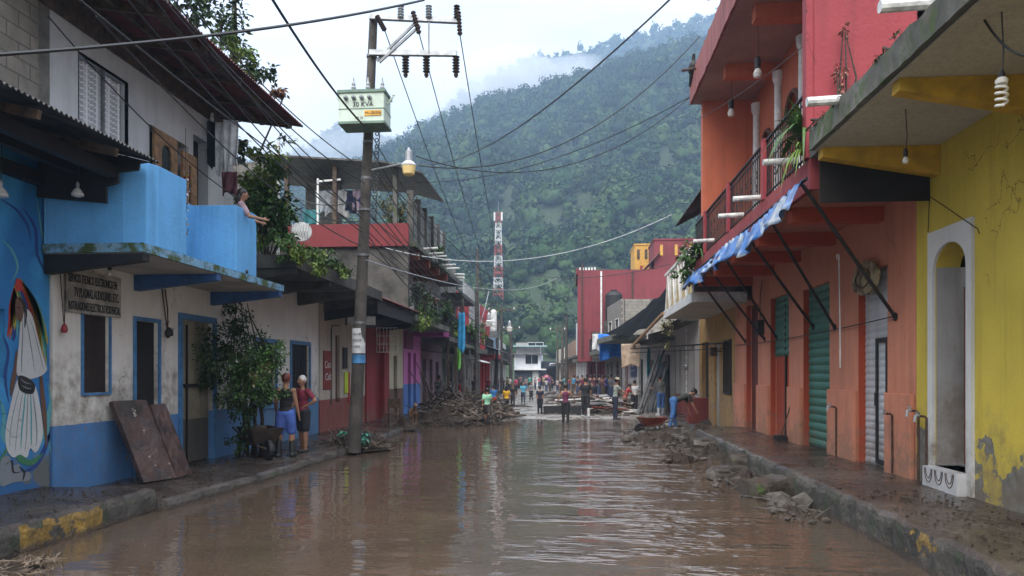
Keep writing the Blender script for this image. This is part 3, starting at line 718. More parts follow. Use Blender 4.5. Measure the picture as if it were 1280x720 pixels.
# red tin roof on rafters
rf = corr(MB(), 8.3, 14.85, -9.2, 7.55, -5.55, 6.92, .09, .02).build('roof', M['redtin'], B1)
for k, yy in enumerate((8.6, 9.9, 11.1, 12.3, 13.5, 14.6)):
    MB().beam((-7.5,yy,7.15),(-5.7,yy,6.86), .06, .11).build('rafter', M['wood'], rf)
for xx, zz in ((-5.85, 6.88), (-6.4, 6.97), (-6.9, 7.05)):
    MB().box(xx-.04, xx+.04, 8.4, 14.8, zz-.02, zz+.045).build('purlin', M['wood'], rf)
MB().box(-6.99,-6.95,8.4,14.7,6.7,7.05).build('wall_plate', M['wood'], rf)
# ---------------------------------------------------------------- low white house
B2 = T('low_white_house', 'single storey white house with blue dado and two blue framed windows behind the couple', 'house', (-7.0, 17.4, .15))
facade('wall', WHITEWALL2, B2, -7.02, 14.76, 19.95, .02, 4.0, [(15.85,16.95,1.08,2.52), (17.95,19.2,.95,2.55)], .25, -1)
MB().box(-7.6, -7.28, 14.76, 24.4, .02, 4.0).build('inner_wall', M['conc'], B2)
for a, b_, c_, d in ((15.85,16.95,1.08,2.52), (17.95,19.2,.95,2.55)):
    w_ = MB().box(-7.10,-7.08,a,b_,c_,d).build('window', M['glass'], B2)
    frame_x(MB(), -7.02, a,b_,c_,d, .09, .03).build('window_frame', BLUEF, w_)
    g_ = MB()
    for k in range(1, 8): g_.beam((-7.05,a+(b_-a)*k/8+.04*(-1)**k,c_),(-7.05,a+(b_-a)*k/8,d), .018)
    for k in range(1, 4): g_.beam((-7.055,a,c_+(d-c_)*k/4),(-7.055,b_,c_+(d-c_)*k/4), .014)
    g_.build('window_grille', M['black'], w_)
sm = MB(); sm.prism([(-7.02,14.05,3.88),(-5.4,14.05,3.88),(-5.4,14.05,4.14),(-7.02,14.05,4.14)], (0,6.6,0)); sm.build('canopy_slab', M['concd'], B2)
for yy in (14.1, 16.2, 18.3, 20.3): MB().prism([(-7.0,yy,3.876),(-5.45,yy,3.876),(-5.45,yy,3.78),(-7.0,yy,3.55)], (0,.18,0)).build('bracket_beam', M['concd'], B2)
MB().box(-12, -7.2, 14.76, 24.4, 4.0, 4.12).build('flat_roof', M['concd'], B2)
MB().box(-12, -7.05, 17, 17.14, 4.14, 6.85).build('roof_wall', M['cindery'], B2)
MB().box(-6.99, -6.93, 16.95, 17.01, 4.14, 7.3).build('roof_post', M['white'], B2)
# ---------------------------------------------------------------- cream and red shop with dark tin awning
CREAM = plaster('dirty_cream_red_dado', (.50,.44,.37), dado=(.27,.05,.035), dz=1.05, mud=.9, peel=.03, streak=.55)
B3 = T('cream_shop', 'cream shop with brick red dado and dark tin awning behind the near pole', 'shop', (-7.0, 22, .1))
facade('wall', CREAM, B3, -7.0, 19.98, 24.48, .02, 3.75, [(21.35,21.75,.95,2.95)], .22, -1)
MB().box(-7.12,-7.08,21.35,21.75,.95,2.95).build('slot_shutter', simple('dull_red_wood', (.10,.03,.025), .7), B3)
aw = MB(); corr(aw, 20.4, 26.2, -6.98, 4.25, -5.38, 3.86, .09, .02); aw.build('awning_roof', M['tin'], B3)
corr(MB(), 20.6, 25.9, -5.62, 3.99, -5.3, 3.93, .09, .02).build('awning_flashing', M['redtin'], B3)
MB().box(-5.5,-5.44,20.3,26.2,3.50,3.86).build('awning_fascia', M['black'], B3)
for yy in (20.35, 22.3, 24.2, 26.1): MB().prism([(-7.0,yy,3.3),(-5.5,yy,3.5),(-5.5,yy,3.85),(-7.0,yy,4.2)], (0,.06,0)).build('awning_side', M['black'], B3)
for a, tx in ((20.25, 1), (23.05, 2)):
    pz = MB().box(-6.995,-6.975,a,a+.75,1.35,2.45).build('painted_panel', simple('faded_red_panel', (.26,.035,.03), .6, 0, .3, 3), B3)
    txt('Coca', .30, pz, M['white'], (-6.972, a+.08, 1.95), (0,1,.05), (0,0,1)); txt('Cola', .30, pz, M['white'], (-6.972, a+.12, 1.6), (0,1,.05), (0,0,1))
wr = MB().tube([(-6.97,20.9,.9),(-6.97,20.9,3.1),(-6.97,20.95,3.2),(-6.97,21.6,3.25)], .02, 6); wr.build('conduit', M['conc'], B3)
MB().box(-6.985,-6.95,22.0,22.4,1.95,2.6).build('meter_box', M['black'], B3)
MB().box(-6.985,-6.965,22.15,22.5,1.2,1.85).build('notice', simple('lime_paper', (.5,.62,.05), .7, 0, .1), B3)
nb_ = MB().box(-6.985,-6.965,22.55,22.68,.9,1.85).build('notice', simple('red_paper', (.45,.03,.03), .7), B3)
sb = MB().box(-6.35,-5.55,20.42,20.46,3.18,3.42); 
s_ = tag(sb.build('sign_board', simple('dirty_white_sheet', (.45,.43,.40), .6)), 'small white board hung under the awning beside the near utility pole', 'sign')
# hanging black shopping grid with loops
def lattice(name, c, w_, h, lab):
    m = MB(); x, y, z = c
    for k in range(7): m.tube([(x-w_/2+w_*k/6, y, z), (x-w_/2+w_*k/6+.02*(-1)**k, y+.02, z-h*.5), (x-w_/2+w_*k/6, y, z-h)], .012, 5)
    for k in range(4): m.tube([(x-w_/2, y+.01, z-h*k/3), (x+w_/2, y-.01, z-h*k/3)], .012, 5)
    return tag(m.build(name, M['white']), lab, 'rack')
lattice('hanging_rack', (-6.45, 25.3, 3.4), .75, .85, 'white wire rack hung under the tin awning by the red doorway')
# ---------------------------------------------------------------- terrace house with red parapet
REDW = plaster('red_wall', (.27,.03,.035), mud=.6, streak=.3, peel=.0)
B4 = T('terrace_house', 'tall grey stained house with a dark red terrace parapet, roof posts and white drain pipes', 'house', (-7.0, 28, .1))
facade('ground_wall', REDW, B4, -6.95, 24.5, 27.6, .0, 3.7, [(25.7,26.9,.0,2.7)], .22, -1)
MB().box(-7.14,-7.10,25.7,26.9,.0,2.7).build('red_door', simple('dark_red_door', (.20,.012,.014), .5, 0, .3), B4)
facade('shop_wall', plaster('cream_wall_brown_dado', (.56,.50,.36), dado=(.16,.08,.06), dz=1.2, mud=.8, streak=.3), B4, -6.95, 27.62, 29.9, .0, 3.7, [(28.3,28.9,.1,2.5)], .22, -1)
MB().box(-7.1,-7.06,28.3,28.9,.1,2.5).build('shutter_board', simple('greenish_wood', (.14,.13,.08), .8, 0, .5), B4)
DARKW = concrete('blackened_wall', (.10,.09,.08), dark=(.014,.012,.011), sc=1.3)
MB().box(-10.2,-5.52,24.5,24.7,4.0,6.12).build('flank_wall', DARKW, B4)
MB().box(-10.2,-6.9,24.7,31.8,3.72,6.12).build('upper_wall', plaster('upper_pale_wall', (.5,.47,.43), streak=.5), B4)
MB().box(-6.9,-5.35,24.9,32,3.62,3.84).build('balcony_slab', M['concm'], B4)
MB().box(-10.2,-5.3,24.72,32,6.13,6.32).build('upper_slab', M['concm'], B4)
for yy in (25.6, 27.6, 29.6, 31.5): MB().box(-6.88,-5.4,yy,yy+.2,5.82,6.125).build('slab_beam', simple('rust_red_beam', (.25,.06,.03), .7), B4)
MB().box(-10.25,-5.48,24.36,24.49,6.1,6.86).build('red_parapet', plaster('dark_red_parapet', (.17,.015,.018), streak=.3), B4)
for yy in (24.8, 26.0, 27.2, 28.5, 29.8, 31.2):
    MB().box(-5.62,-5.42,yy,yy+.2,6.33,8.1-.03*(yy-24)).build('roof_post', M['concd'], B4)
fm = MB()
for k in range(46): fm.beam((-5.52,25+k*.145,6.4),(-5.52,25+k*.145,7.85), .012)
for k in range(6): fm.beam((-5.52,25,6.5+k*.26),(-5.52,31.4,6.5+k*.26), .014)
fm.build('wire_fence', M['galv'], B4)
for yy in (25.9, 27.0, 27.7, 28.6, 29.9, 30.9):
    MB().tube([(-5.4,yy,6.24),(-4.75,yy-.05,6.26)], .042, 8).build('drain_pipe', M['pvc'], B4)
bal = MB()
for k in range(40): bal.beam((-5.42,25.1+k*.17,3.86),(-5.42,25.1+k*.17,4.72), .018)
for z_ in (3.95, 4.72): bal.beam((-5.42,25,z_),(-5.42,31.9,z_), .035)
bal.build('balcony_railing', M['black'], B4)
tr_ = MB(); 
tr_.prism([(-11.2,24.3,9.35),(-6.3,24.3,8.95),(-5.0,24.3,8.55),(-5.0,24.3,8.50),(-6.3,24.3,8.89),(-11.2,24.3,9.29)], (0,4.2,0)); tr_.build('terrace_roof', M['tin'], B4)
for xx in (-9.8, -8.1, -7.0, -6.0): MB().box(xx-.07,xx+.07,24.6,24.74,6.8,8.95).build('terrace_post', M['concd'] if xx > -7.5 else M['wood'], B4)
MB().box(-10.3,-8.9,27.8,28,6.3,9.1).build('terrace_back_wall', M['cindery'], B4)
tf = MB().beam((-8.7,24.66,6.9),(-8.7,24.66,8.5), .06).beam((-8.7,24.66,8.4),(-7.9,24.66,8.45), .06).build('terrace_frame', M['white'], B4)
# pink house
B5 = T('pink_house', 'bright pink house front with purple doors and a blue dado beyond the cream wall', 'house', (-7, 31.5, .1))
PINK = plaster('pink_blue_dado', (.55,.16,.42), dado=(.08,.22,.55), dz=1.35, streak=.2)
facade('wall', PINK, B5, -6.93, 29.92, 33.3, .0, 3.6, [(30.7,31.3,.0,2.7),(31.8,32.35,.0,2.7)], .22, -1)
PURP = plaster('purple_blue_dado', (.16,.02,.14), dado=(.02,.06,.26), dz=1.35, streak=.2)
for a, b_ in ((30.7,31.3),(31.8,32.35)): MB().box(-7.1,-7.06,a,b_,.0,2.7).build('door', PURP, B5)
MB().box(-6.92,-6.86,30.0,31.5,2.85,3.55).build('sign_panel', simple('magenta_panel', (.20,.02,.10), .6, 0, .4, 9), B5)
MB().box(-6.9,-5.6,31.8,33.3,3.45,3.75).build('canopy', simple('magenta_canopy', (.30,.03,.20), .6), B5)
MB().box(-12,-6.93,32,34.5,3.75,6.6).build('upper_wall', M['conc'], B5)
MB().box(-12,-7.15,29.92,33.3,.0,3.6).build('inner_wall', M['conc'], B5)
# ================================================================ RIGHT SIDE
YEL = plaster('yellow_render', (.60,.46,.06), streak=.4, mud=1.0, peel=.36, peelz=1.55, under=(.20,.20,.18))
YELO = simple('ochre_paint', (.50,.30,.02), .7, 0, .3, 5)
R1 = T('yellow_house', 'yellow house with a white framed arched doorway and mossy canopy slab nearest on the right', 'house', (4.65, 7.5, .36))
def wx(x): return x
facade('wall', YEL, R1, 4.65, 2, 10.38, .3, 4.75, [(9.06,9.86,.62,3.42,'arch',.32)], .30, 1)
# white surround, stepping round the arch
sr = MB(); yA, yB = 9.06, 9.86; xs_ = (4.612, 4.65)
sr.box(*xs_, yA-.13, yA, .36, 3.42).box(*xs_, yB, yB+.13, .36, 3.42)
top = [(4.612, yA-.13, 3.62), (4.612, yA-.13, 3.42)]
n = 12; arc = [(yA + (yB-yA)*(.5-.5*math.cos(math.pi*k/n)), 3.10+.32*math.sin(math.pi*k/n)) for k in range(n+1)]
for (a, b_), (c_, d) in zip(arc, arc[1:]): sr.prism([(4.612,a,b_),(4.612,c_,d),(4.612,c_,3.62),(4.612,a,3.62)], (.038,0,0))
sr.box(*xs_, yA-.13, yA, 3.42, 3.62).box(*xs_, yB, yB+.13, 3.42, 3.62)
sr.build('door_surround', plaster('white_surround', (.62,.62,.60), mud=1.0, streak=.25), R1)
MB().box(4.66,5.01,9.846,9.854,.625,3.16).box(4.95,5.15,9.0,9.06,.62,3.4).build('door_reveal', plaster('grey_reveal', (.36,.36,.36), mud=1.7, streak=.6), R1)
MB().box(5.02,5.06,9.05,9.86,.62,3.40).build('door', simple('brown_door', (.12,.035,.02), .55, 0, .4, 5), R1)
dl = MB().box(4.97,5.0,9.42,9.80,.65,2.9).build('door_leaf', simple('brown_leaf', (.20,.06,.03), .5, 0, .4, 5), R1)
st = MB().box(4.5,5.05,yA-.02,yB+.02,.34,.62).build('door_step', simple('white_tile', (.55,.55,.56), .35, 0, .25, 3), R1)
pt = MB()
for cy in (9.2, 9.46, 9.72):
    for r in (.10, .07): pt.tube([(4.497, cy+r*math.cos(a*math.pi/8), .60-r*1.7*math.sin(a*math.pi/8)) for a in range(9)], .006, 4)
pt.build('tile_pattern', M['rust'], st)
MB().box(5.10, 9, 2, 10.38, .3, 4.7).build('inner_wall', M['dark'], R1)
edge = MB(); ys_ = fr(2, 9.9, 60); vs = []; 
CANC = concrete('canopy_ceiling', (.46,.43,.36), dark=(.34,.31,.25), sc=.5)
def slab2(name, x0, x1, y0, y1, z0, z1, mat, parent, mit=.03):
    m = MB(); ys = fr(y0, y1, max(2, int((y1-y0)/.12)))
    vs = []
    for y in ys:
        j = mit*fbm(y*4, z0, 1.5, 4); k = mit*fbm(y*5, z1+3, 1.5, 4)
        vs += [(x0+j*.5, y, z0+abs(k)*.4), (x1, y, z0), (x1, y, z1), (x0+k*.5, y, z1+j)]
    fs = [(0,1,2,3), tuple(4*(len(ys)-1)+i for i in (3,2,1,0))]
    for i in range(len(ys)-1):
        o = 4*i
        for j in range(4): fs.append((o+j, o+(j+1)%4, o+4+(j+1)%4, o+4+j))
    return m.add(vs, fs).build(name, mat, parent)
slab2('canopy_slab', 3.1, 4.65, 2, 9.95, 4.72, 5.0, M['concm'], R1)
MB().box(3.16,4.64,2.1,9.9,4.70,4.715).build('canopy_ceiling', CANC, R1)
for yy, my in ((9.72,0), (7.5,0), (5.3,0), (3.3, 0)):
    MB().prism([(4.64,yy,4.698),(3.2,yy,4.698),(3.2,yy,4.58),(4.64,yy,4.32)], (0,.17,0)).build('canopy_beam', YELO, R1)
MB().box(3.25,4.64,9.98,10.0,4.05,4.68).build('black_board', M['dark'], R1)
MB().box(3.22,4.95,10.0,10.3,4.72,5.0).build('slab_end', M['concd'], R1)
# faucets on iron pipes against the walls
def faucet(y, x, z, lab):
    f = T('standpipe', lab, 'standpipe', (x, y, .37))
    MB().tube([(x,y,.37),(x,y,z),(x-.02,y,z+.02),(x-.10,y,z+.03)], .016, 8).build('pipe', M['rust'], f)
    MB().tube([(x-.09,y,z+.035),(x-.14,y,z+.03),(x-.15,y,z-.05)], .02, 8).box(x-.125,x-.105,y-.04,y+.04,z+.07,z+.085).tube([(x-.115,y,z+.03),(x-.115,y,z+.08)], .01, 6).build('tap', M['galv'], f)
faucet(10.17, 4.58, 1.28, 'rusty standpipe with a tap beside the white arched doorway')
faucet(9.99, 4.60, 1.22, 'second thinner standpipe close to the white door surround')
faucet(10.95, 4.57, 1.2, 'rusty bent standpipe beside the white shutter')
faucet(13.2, 4.57, 1.2, 'bent standpipe between the white and the green shutter')
# ---------------------------------------------------------------- orange house
ORA = plaster('salmon_render', (.58,.225,.135), streak=.4, mud=.85, peel=.0)
ORB = plaster('brighter_orange_render', (.52,.135,.065), streak=.4)
ORR = plaster('dark_orange_reveal', (.38,.055,.02), streak=.35, mud=.7)
REDU = plaster('crimson_render', (.30,.035,.045), streak=.4)
R2 = T('orange_house', 'orange two storey house with roller shutters, iron balcony and overhanging slab roof', 'house', (4.65, 15.5, .36))
holes = [(11.30,12.42,.3,3.42), (13.75,15.28,.3,3.48), (16.25,17.75,.3,3.55), (18.9,20.15,.3,3.6)]
facade('wall', ORA, R2, 4.65, 10.4, 21.5, .2, 4.3, holes, .30, 1)
for a, b_, c_, d in holes: MB().box(4.655,4.765,b_-.012,b_-.004,c_+.002,d-.004).build('reveal', ORR, R2)
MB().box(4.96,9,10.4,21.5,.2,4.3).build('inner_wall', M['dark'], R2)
# pilasters with a stepped foot
for a, b_ in ((10.42,11.27),(12.46,13.72),(15.32,16.22),(17.8,18.86),(20.2,21.45)):
    if b_-a < 3: MB().box(4.585,4.648,a+.0,b_,.25,1.52).build('pilaster_foot', ORA, R2, bevel=.01)
def shutter(name, y0, y1, z0, z1, x, mat, parent, pitch=.085, amp=.018):
    m = MB(); n = int((z1-z0)/(pitch/4)); vs = []
    for i in range(n+1):
        z = z0+(z1-z0)*i/n; h = amp*abs(math.sin(math.pi*(z-z0)/pitch))
        vs += [(x-h, y0, z), (x-h, y1, z)]
    m.add(vs, [(2*i,2*i+1,2*i+3,2*i+2) for i in range(n)]); m.box(x+.005, x+.02, y0, y1, z0, z1)
    return m.build(name, mat, parent)
SILV = plaster('silver_shutter', (.50,.52,.54), mud=.8, streak=.4, rough=.45)
GRN = plaster('green_shutter', (.035,.17,.13), mud=.6, streak=.35, rough=.4)
s1 = shutter('roller_shutter', 11.30,12.42,.36,3.42,4.77, SILV, R2, .11, .012)
wk = MB(); 
for a in (11.55, 11.92): wk.box(4.735,4.758,a-.035,a+.035,.4,2.35)
wk.box(4.735,4.758,11.585,11.885,2.28,2.35).box(4.735,4.758,11.585,11.885,.4,.47).box(4.72,4.734,11.88,11.96,1.3,1.5); wk.build('wicket_door_frame', M['black'], s1)
shutter('roller_shutter', 13.75,15.28,.36,3.48,4.78, GRN, R2, .16, .03)
s3 = shutter('roller_shutter', 16.25,17.75,2.2,3.55,4.78, GRN, R2, .16, .03)
MB().box(4.80,4.82,16.25,17.75,.36,2.2).build('orange_door', ORR, R2)
MB().box(4.76,4.795,16.9,16.98,.36,3.5).build('door_post', M['black'], R2)
MB().box(4.80,4.82,18.9,20.15,.3,3.6).build('dark_red_door', simple('brown_red_door', (.11,.025,.018), .6), R2)
# balcony floor, fascia, railing
slab2('balcony_slab', 3.24, 4.65, 10.36, 20.0, 4.32, 4.74, plaster('crimson_fascia', (.30,.045,.05), streak=.7), R2, .012)
MB().box(3.28,4.64,10.4,19.9,4.30,4.315).build('balcony_ceiling', plaster('salmon_ceiling', (.36,.13,.09), streak=.2), R2)
for yy in (11.4, 13.4, 15.4, 17.4, 19.4): MB().box(3.3,4.64,yy,yy+.22,4.08,4.298).build('balcony_beam', ORR, R2)
rl = MB(); k = 0; y = 10.5
while y < 19.9:
    rl.beam((3.28,y,4.75),(3.28,y,5.72), .016); y += .13; k += 1
rl.beam((3.28,10.4,5.74),(3.28,19.95,5.74), .045, .03).beam((3.28,10.4,5.62),(3.28,19.95,5.62), .02).beam((3.28,10.4,4.83),(3.28,19.95,4.83), .025)
y = 10.6
while y < 19.6:      # scrolls in the ironwork
    for s_ in (-1, 1): rl.tube([(3.28, y+.1+s_*(.06*math.cos(a*.7)*(1-a/12)), 5.2+s_*.12+.1*math.sin(a*.7)*(1-a/12)) for a in range(9)], .008, 4)
    y += .39
R2r = rl.build('balcony_railing', M['black'], R2)
for yy in (12.75, 15.6, 18.3): MB().box(3.22,3.36,yy,yy+.15,4.75,5.78).build('railing_post', REDU, R2)
# upper storey wall with arched openings and white half columns
uh = [(11.6,12.6,4.76,7.3,'arch'),(13.9,14.9,4.76,7.3,'arch'),(15.5,16.4,4.76,7.75,'arch'),(17.6,18.4,4.76,7.6,'arch')]
facade('upper_wall', ORB, R2, 4.65, 10.36, 19.2, 4.74, 8.8, uh, .25, 1)
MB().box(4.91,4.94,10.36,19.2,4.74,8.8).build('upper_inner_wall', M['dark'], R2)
for h in uh:
    m_ = MB(); r = (h[1]-h[0])/2; cy = (h[0]+h[1])/2
    ring = [(4.63, cy-r*math.cos(math.pi*k/10), h[3]-r+r*math.sin(math.pi*k/10)) for k in range(11)]
    m_.tube(ring, .05, 6); m_.build('arch_trim', simple('brown_stone', (.12,.05,.035), .8), R2)
for yy in (12.95, 15.0, 16.75, 18.7): MB().lathe((4.6, yy+.12, 4.76), [(.13,0),(.13,.1),(.10,.14),(.09,3.5),(.13,3.6),(.14,3.78)], 12).build('column', M['white'], R2)
# near flank (crimson) and far flank (orange)
MB().box(3.3,9,10.36,10.56,5.02,11.5).build('near_flank_wall', REDU, R2)
MB().box(3.34,9,19.2,19.45,4.74,8.8).build('far_flank_wall', ORB, R2)
MB().box(9,9.2,10.4,19.4,4.3,11).build('back_wall', REDU, R2)
slab2('roof_slab', 3.06, 9, 10.58, 19.5, 8.8, 9.5, plaster('stained_crimson_slab', (.30,.09,.08), streak=1.0, peel=.06), R2, .04)
MB().box(3.12,4.64,10.6,19.4,8.78,8.795).build('roof_ceiling', concrete('peeling_pink_ceiling', (.40,.24,.19), dark=(.26,.15,.12), sc=.7), R2)
for yy in (12.0, 14.2, 16.9): MB().box(3.45,4.64,yy,yy+.3,8.5,8.778).build('roof_beam', ORR if yy > 20 else ORB, R2)
MB().box(3.2,3.33,10.38,10.55,4.76,8.78).build('corner_pier', REDU, R2)
for yy in (15.0, 18.5): MB().tube([(3.1,yy,9.35),(2.7,yy,9.3)], .035, 8).build('drain_spout', M['rust'], R2)
for yy, zz in ((11.0,4.9),(13.0,4.84),(14.3,4.82),(17.2,4.86),(19.4,4.86)):
    MB().tube([(3.25,yy,zz),(2.78,yy,zz-.02)], .045, 10).build('drain_pipe', M['pvc'], R2)
for yy, zz in ((6.85,5.12),(8.9,5.02)):
    MB().tube([(3.5,yy,zz),(2.75,yy,zz-.03)], .055, 10).build('drain_pipe', M['pvc'], R1)
# awning: blue tarp remnants on a frame held by struts
AW = T('tarp_awning', 'tattered blue tarpaulin valance hanging from the front of the orange balcony', 'awning', (3.0, 14, 4.0))
m, t, b = newmat('blue_tarp'); 
g = N(t, 'ShaderNodeNewGeometry', name='Geo'); nn = noise_n(t, 2.3, 5, .6)
c = mixc(t, mapr(t, nn, .52, .60), (.03,.13,.38), (.38,.42,.44)); c = mixc(t, mapr(t, noise_n(t, 3.5, 6), .48, .62, 0, .8), c, (.025,.05,.12))
t.links.new(c, b.inputs['Base Color']); b.inputs['Roughness'].default_value = .35
mb = MB(); n = 220; rows = 7; vs = []
for i in range(n+1):
    y = 10.2 + 9.9*i/n; 
    drop = .34 + .10*fbm(y, 0, 1.3) + .12*abs(math.sin(y*1.35))*(1+.5*fbm(y, 7, .8)) - .08*ss(14,19,y); top = 4.38+.04*math.sin(y*1.35)
    for r in range(rows):
        q = r/(rows-1)
        vs.append((3.10-.16*q + .07*q*math.sin(y*7+2*fbm(y,2,1)) + .02*math.sin(y*19), y + .03*math.sin(y*5+q*3), top-drop*q))
mb.add(vs, [(i*rows+r, (i+1)*rows+r, (i+1)*rows+r+1, i*rows+r+1) for i in range(n) for r in range(rows-1) if fbm(i*.09, r*.35, 1.0) < .48])
o = mb.build('tarp', m, AW, smooth=True); so_ = o.modifiers.new('s', 'SOLIDIFY'); so_.thickness = .006
MB().tube([(3.12,10.1,4.4),(3.12,20.2,4.4)], .022, 6).build('front_bar', M['black'], AW)
for (wy, wz), (ty, tz) in (((11.0,2.62),(10.35,4.38)), ((13.45,2.62),(12.2,4.38)), ((14.6,2.7),(13.75,4.38)), ((17.15,2.62),(15.9,4.38)), ((18.2,2.62),(17.7,4.38)), ((20.2,2.66),(19.2,4.38))):
    MB().tube([(4.63,wy,wz),(3.14,ty,tz)], .026, 6).lathe((4.64,wy,wz), [(.06,0),(.06,.02)], 8, (-1,0,0)).build('strut', M['black'], AW)
# ---------------------------------------------------------------- tan house with white balcony
TAN = plaster('tan_ochre_render', (.42,.24,.07), mud=1.9, streak=.7, peel=.04)
R3 = T('ochre_house', 'ochre house with a white and yellow panelled balcony beyond the orange house', 'house', (4.65, 24.5, .1))
facade('wall', TAN, R3, 4.65, 21.52, 27.4, .0, 3.75, [(22.0,22.95,1.25,2.75),(23.8,24.6,.0,2.8),(25.6,26.9,.0,2.9)], .25, 1)
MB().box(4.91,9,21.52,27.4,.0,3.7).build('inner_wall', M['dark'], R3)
wn = MB().box(4.80,4.82,22.0,22.95,1.25,2.75).build('window', M['glass'], R3)
g_ = frame_x(MB(), 4.65, 22.0,22.95,1.25,2.75, .06, .04, side=-1)
for k in range(1, 7): g_.beam((4.64,22.0+.95*k/7,1.25),(4.64,22.0+.95*k/7,2.75), .02)
g_.build('window_grille', M['black'], wn)
MB().box(4.74,4.78,23.8,24.6,.0,2.8).build('grey_door', plaster('grey_blue_door', (.35,.38,.40), mud=1.2, streak=.5), R3)
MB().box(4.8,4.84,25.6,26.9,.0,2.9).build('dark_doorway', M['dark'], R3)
wl = T('wall_lamp', 'rusty box lamp fixed to the ochre wall beside its barred window', 'lamp', (4.45, 23.4, 2.4)); MB().box(4.3,4.5,23.3,23.55,2.35,2.62).build('lamp_box', M['rust'], wl); MB().beam((4.5,23.42,2.5),(4.65,23.42,2.5), .04).build('arm', M['rust'], wl)
slab2('balcony_slab', 3.2, 4.65, 20.05, 26.2, 3.72, 3.98, simple('white_slab', (.62,.62,.6), .6), R3, .004)
MB().box(3.24,4.64,20.1,26.1,3.70,3.715).build('balcony_ceiling', CANC, R3)
MB().box(3.26,4.64,20.02,20.10,3.99,4.55).build('balcony_end', M['concd'], R3)
bp = MB(); 
for k in range(5):
    y0 = 20.15+k*1.2; bp.box(3.25,3.30,y0,y0+.10,3.98,5.2)
    if k < 5: bp.beam((3.27,y0+.1,4.0),(3.27,y0+.6,5.18), .05).beam((3.27,y0+.6,5.18),(3.27,y0+1.15,4.0), .05)
bp.box(3.24,3.31,20.1,26.2,5.2,5.28).build('balcony_trellis', M['white'], R3)
MB().box(3.32,3.35,20.2,26.1,3.98,5.15).build('balcony_panel', simple('pale_yellow_panel', (.58,.42,.18), .6), R3)
MB().box(4.65,9,19.5,27.4,3.75,7.0).build('upper_wall', plaster('upper_brownred', (.30,.05,.045), streak=.4), R3)
corr(MB(), 19.6, 24.5, 3.35, 6.6, 4.8, 7.35, .09, .02).build('side_roof', M['tin'], R3)
lt = T('address_sign', 'vertical painted lettering on the ochre wall by the grey door', 'sign', (4.64, 24.9, 1.5))
for k, ch in enumerate('CASAL'): txt(ch, .22, lt, M['wood'], (4.643, 25.05, 2.6-k*.26), (0,-1,0), (0,0,1))
# ================================================================ FAR HOUSES ALONG THE STREET
class Fr:
    """local frame on a house front: u along the front from A to B, w outward to the street, z up"""
    def __init__(s, A, B, z=0):
        s.A = Vector((A[0], A[1], z)); B = Vector((B[0], B[1], z)); s.d = (B-s.A).normalized(); s.len = (B-s.A).length
        n = Vector((s.d.y, -s.d.x, 0)); mid = (s.A+B)/2
        s.n = n if (n.x*(-1.5-mid.x)) > 0 or abs(s.d.x) > .9 and n.y < 0 else -n
        if abs(s.d.x) > .9: s.n = Vector((0,-1,0)) if abs(s.d.y) < .1 else s.n
    def P(s, u, w, z): return s.A + s.d*u + s.n*w + Vector((0,0,z))
    def box(s, m, u0, u1, w0, w1, z0, z1): return m.obox(s.P((u0+u1)/2,(w0+w1)/2,(z0+z1)/2), s.d*(u1-u0)/2, s.n*(w1-w0)/2, Vector((0,0,(z1-z0)/2)))
DOORM = {'dark': M['dark'], 'glass': M['glass'], 'wood': M['wood'], 'steel': M['steel'], 'white': M['white'],
         'red': simple('red_door_paint', (.26,.02,.025), .5), 'blue': simple('blue_door_paint', (.05,.15,.35), .5), 'green': simple('green_door_paint', (.03,.14,.10), .5), 'teal': simple('teal_door_paint', (.04,.30,.36), .5)}
KINDS = {'d': 'door', 'w': 'window', 's': 'roller_shutter'}
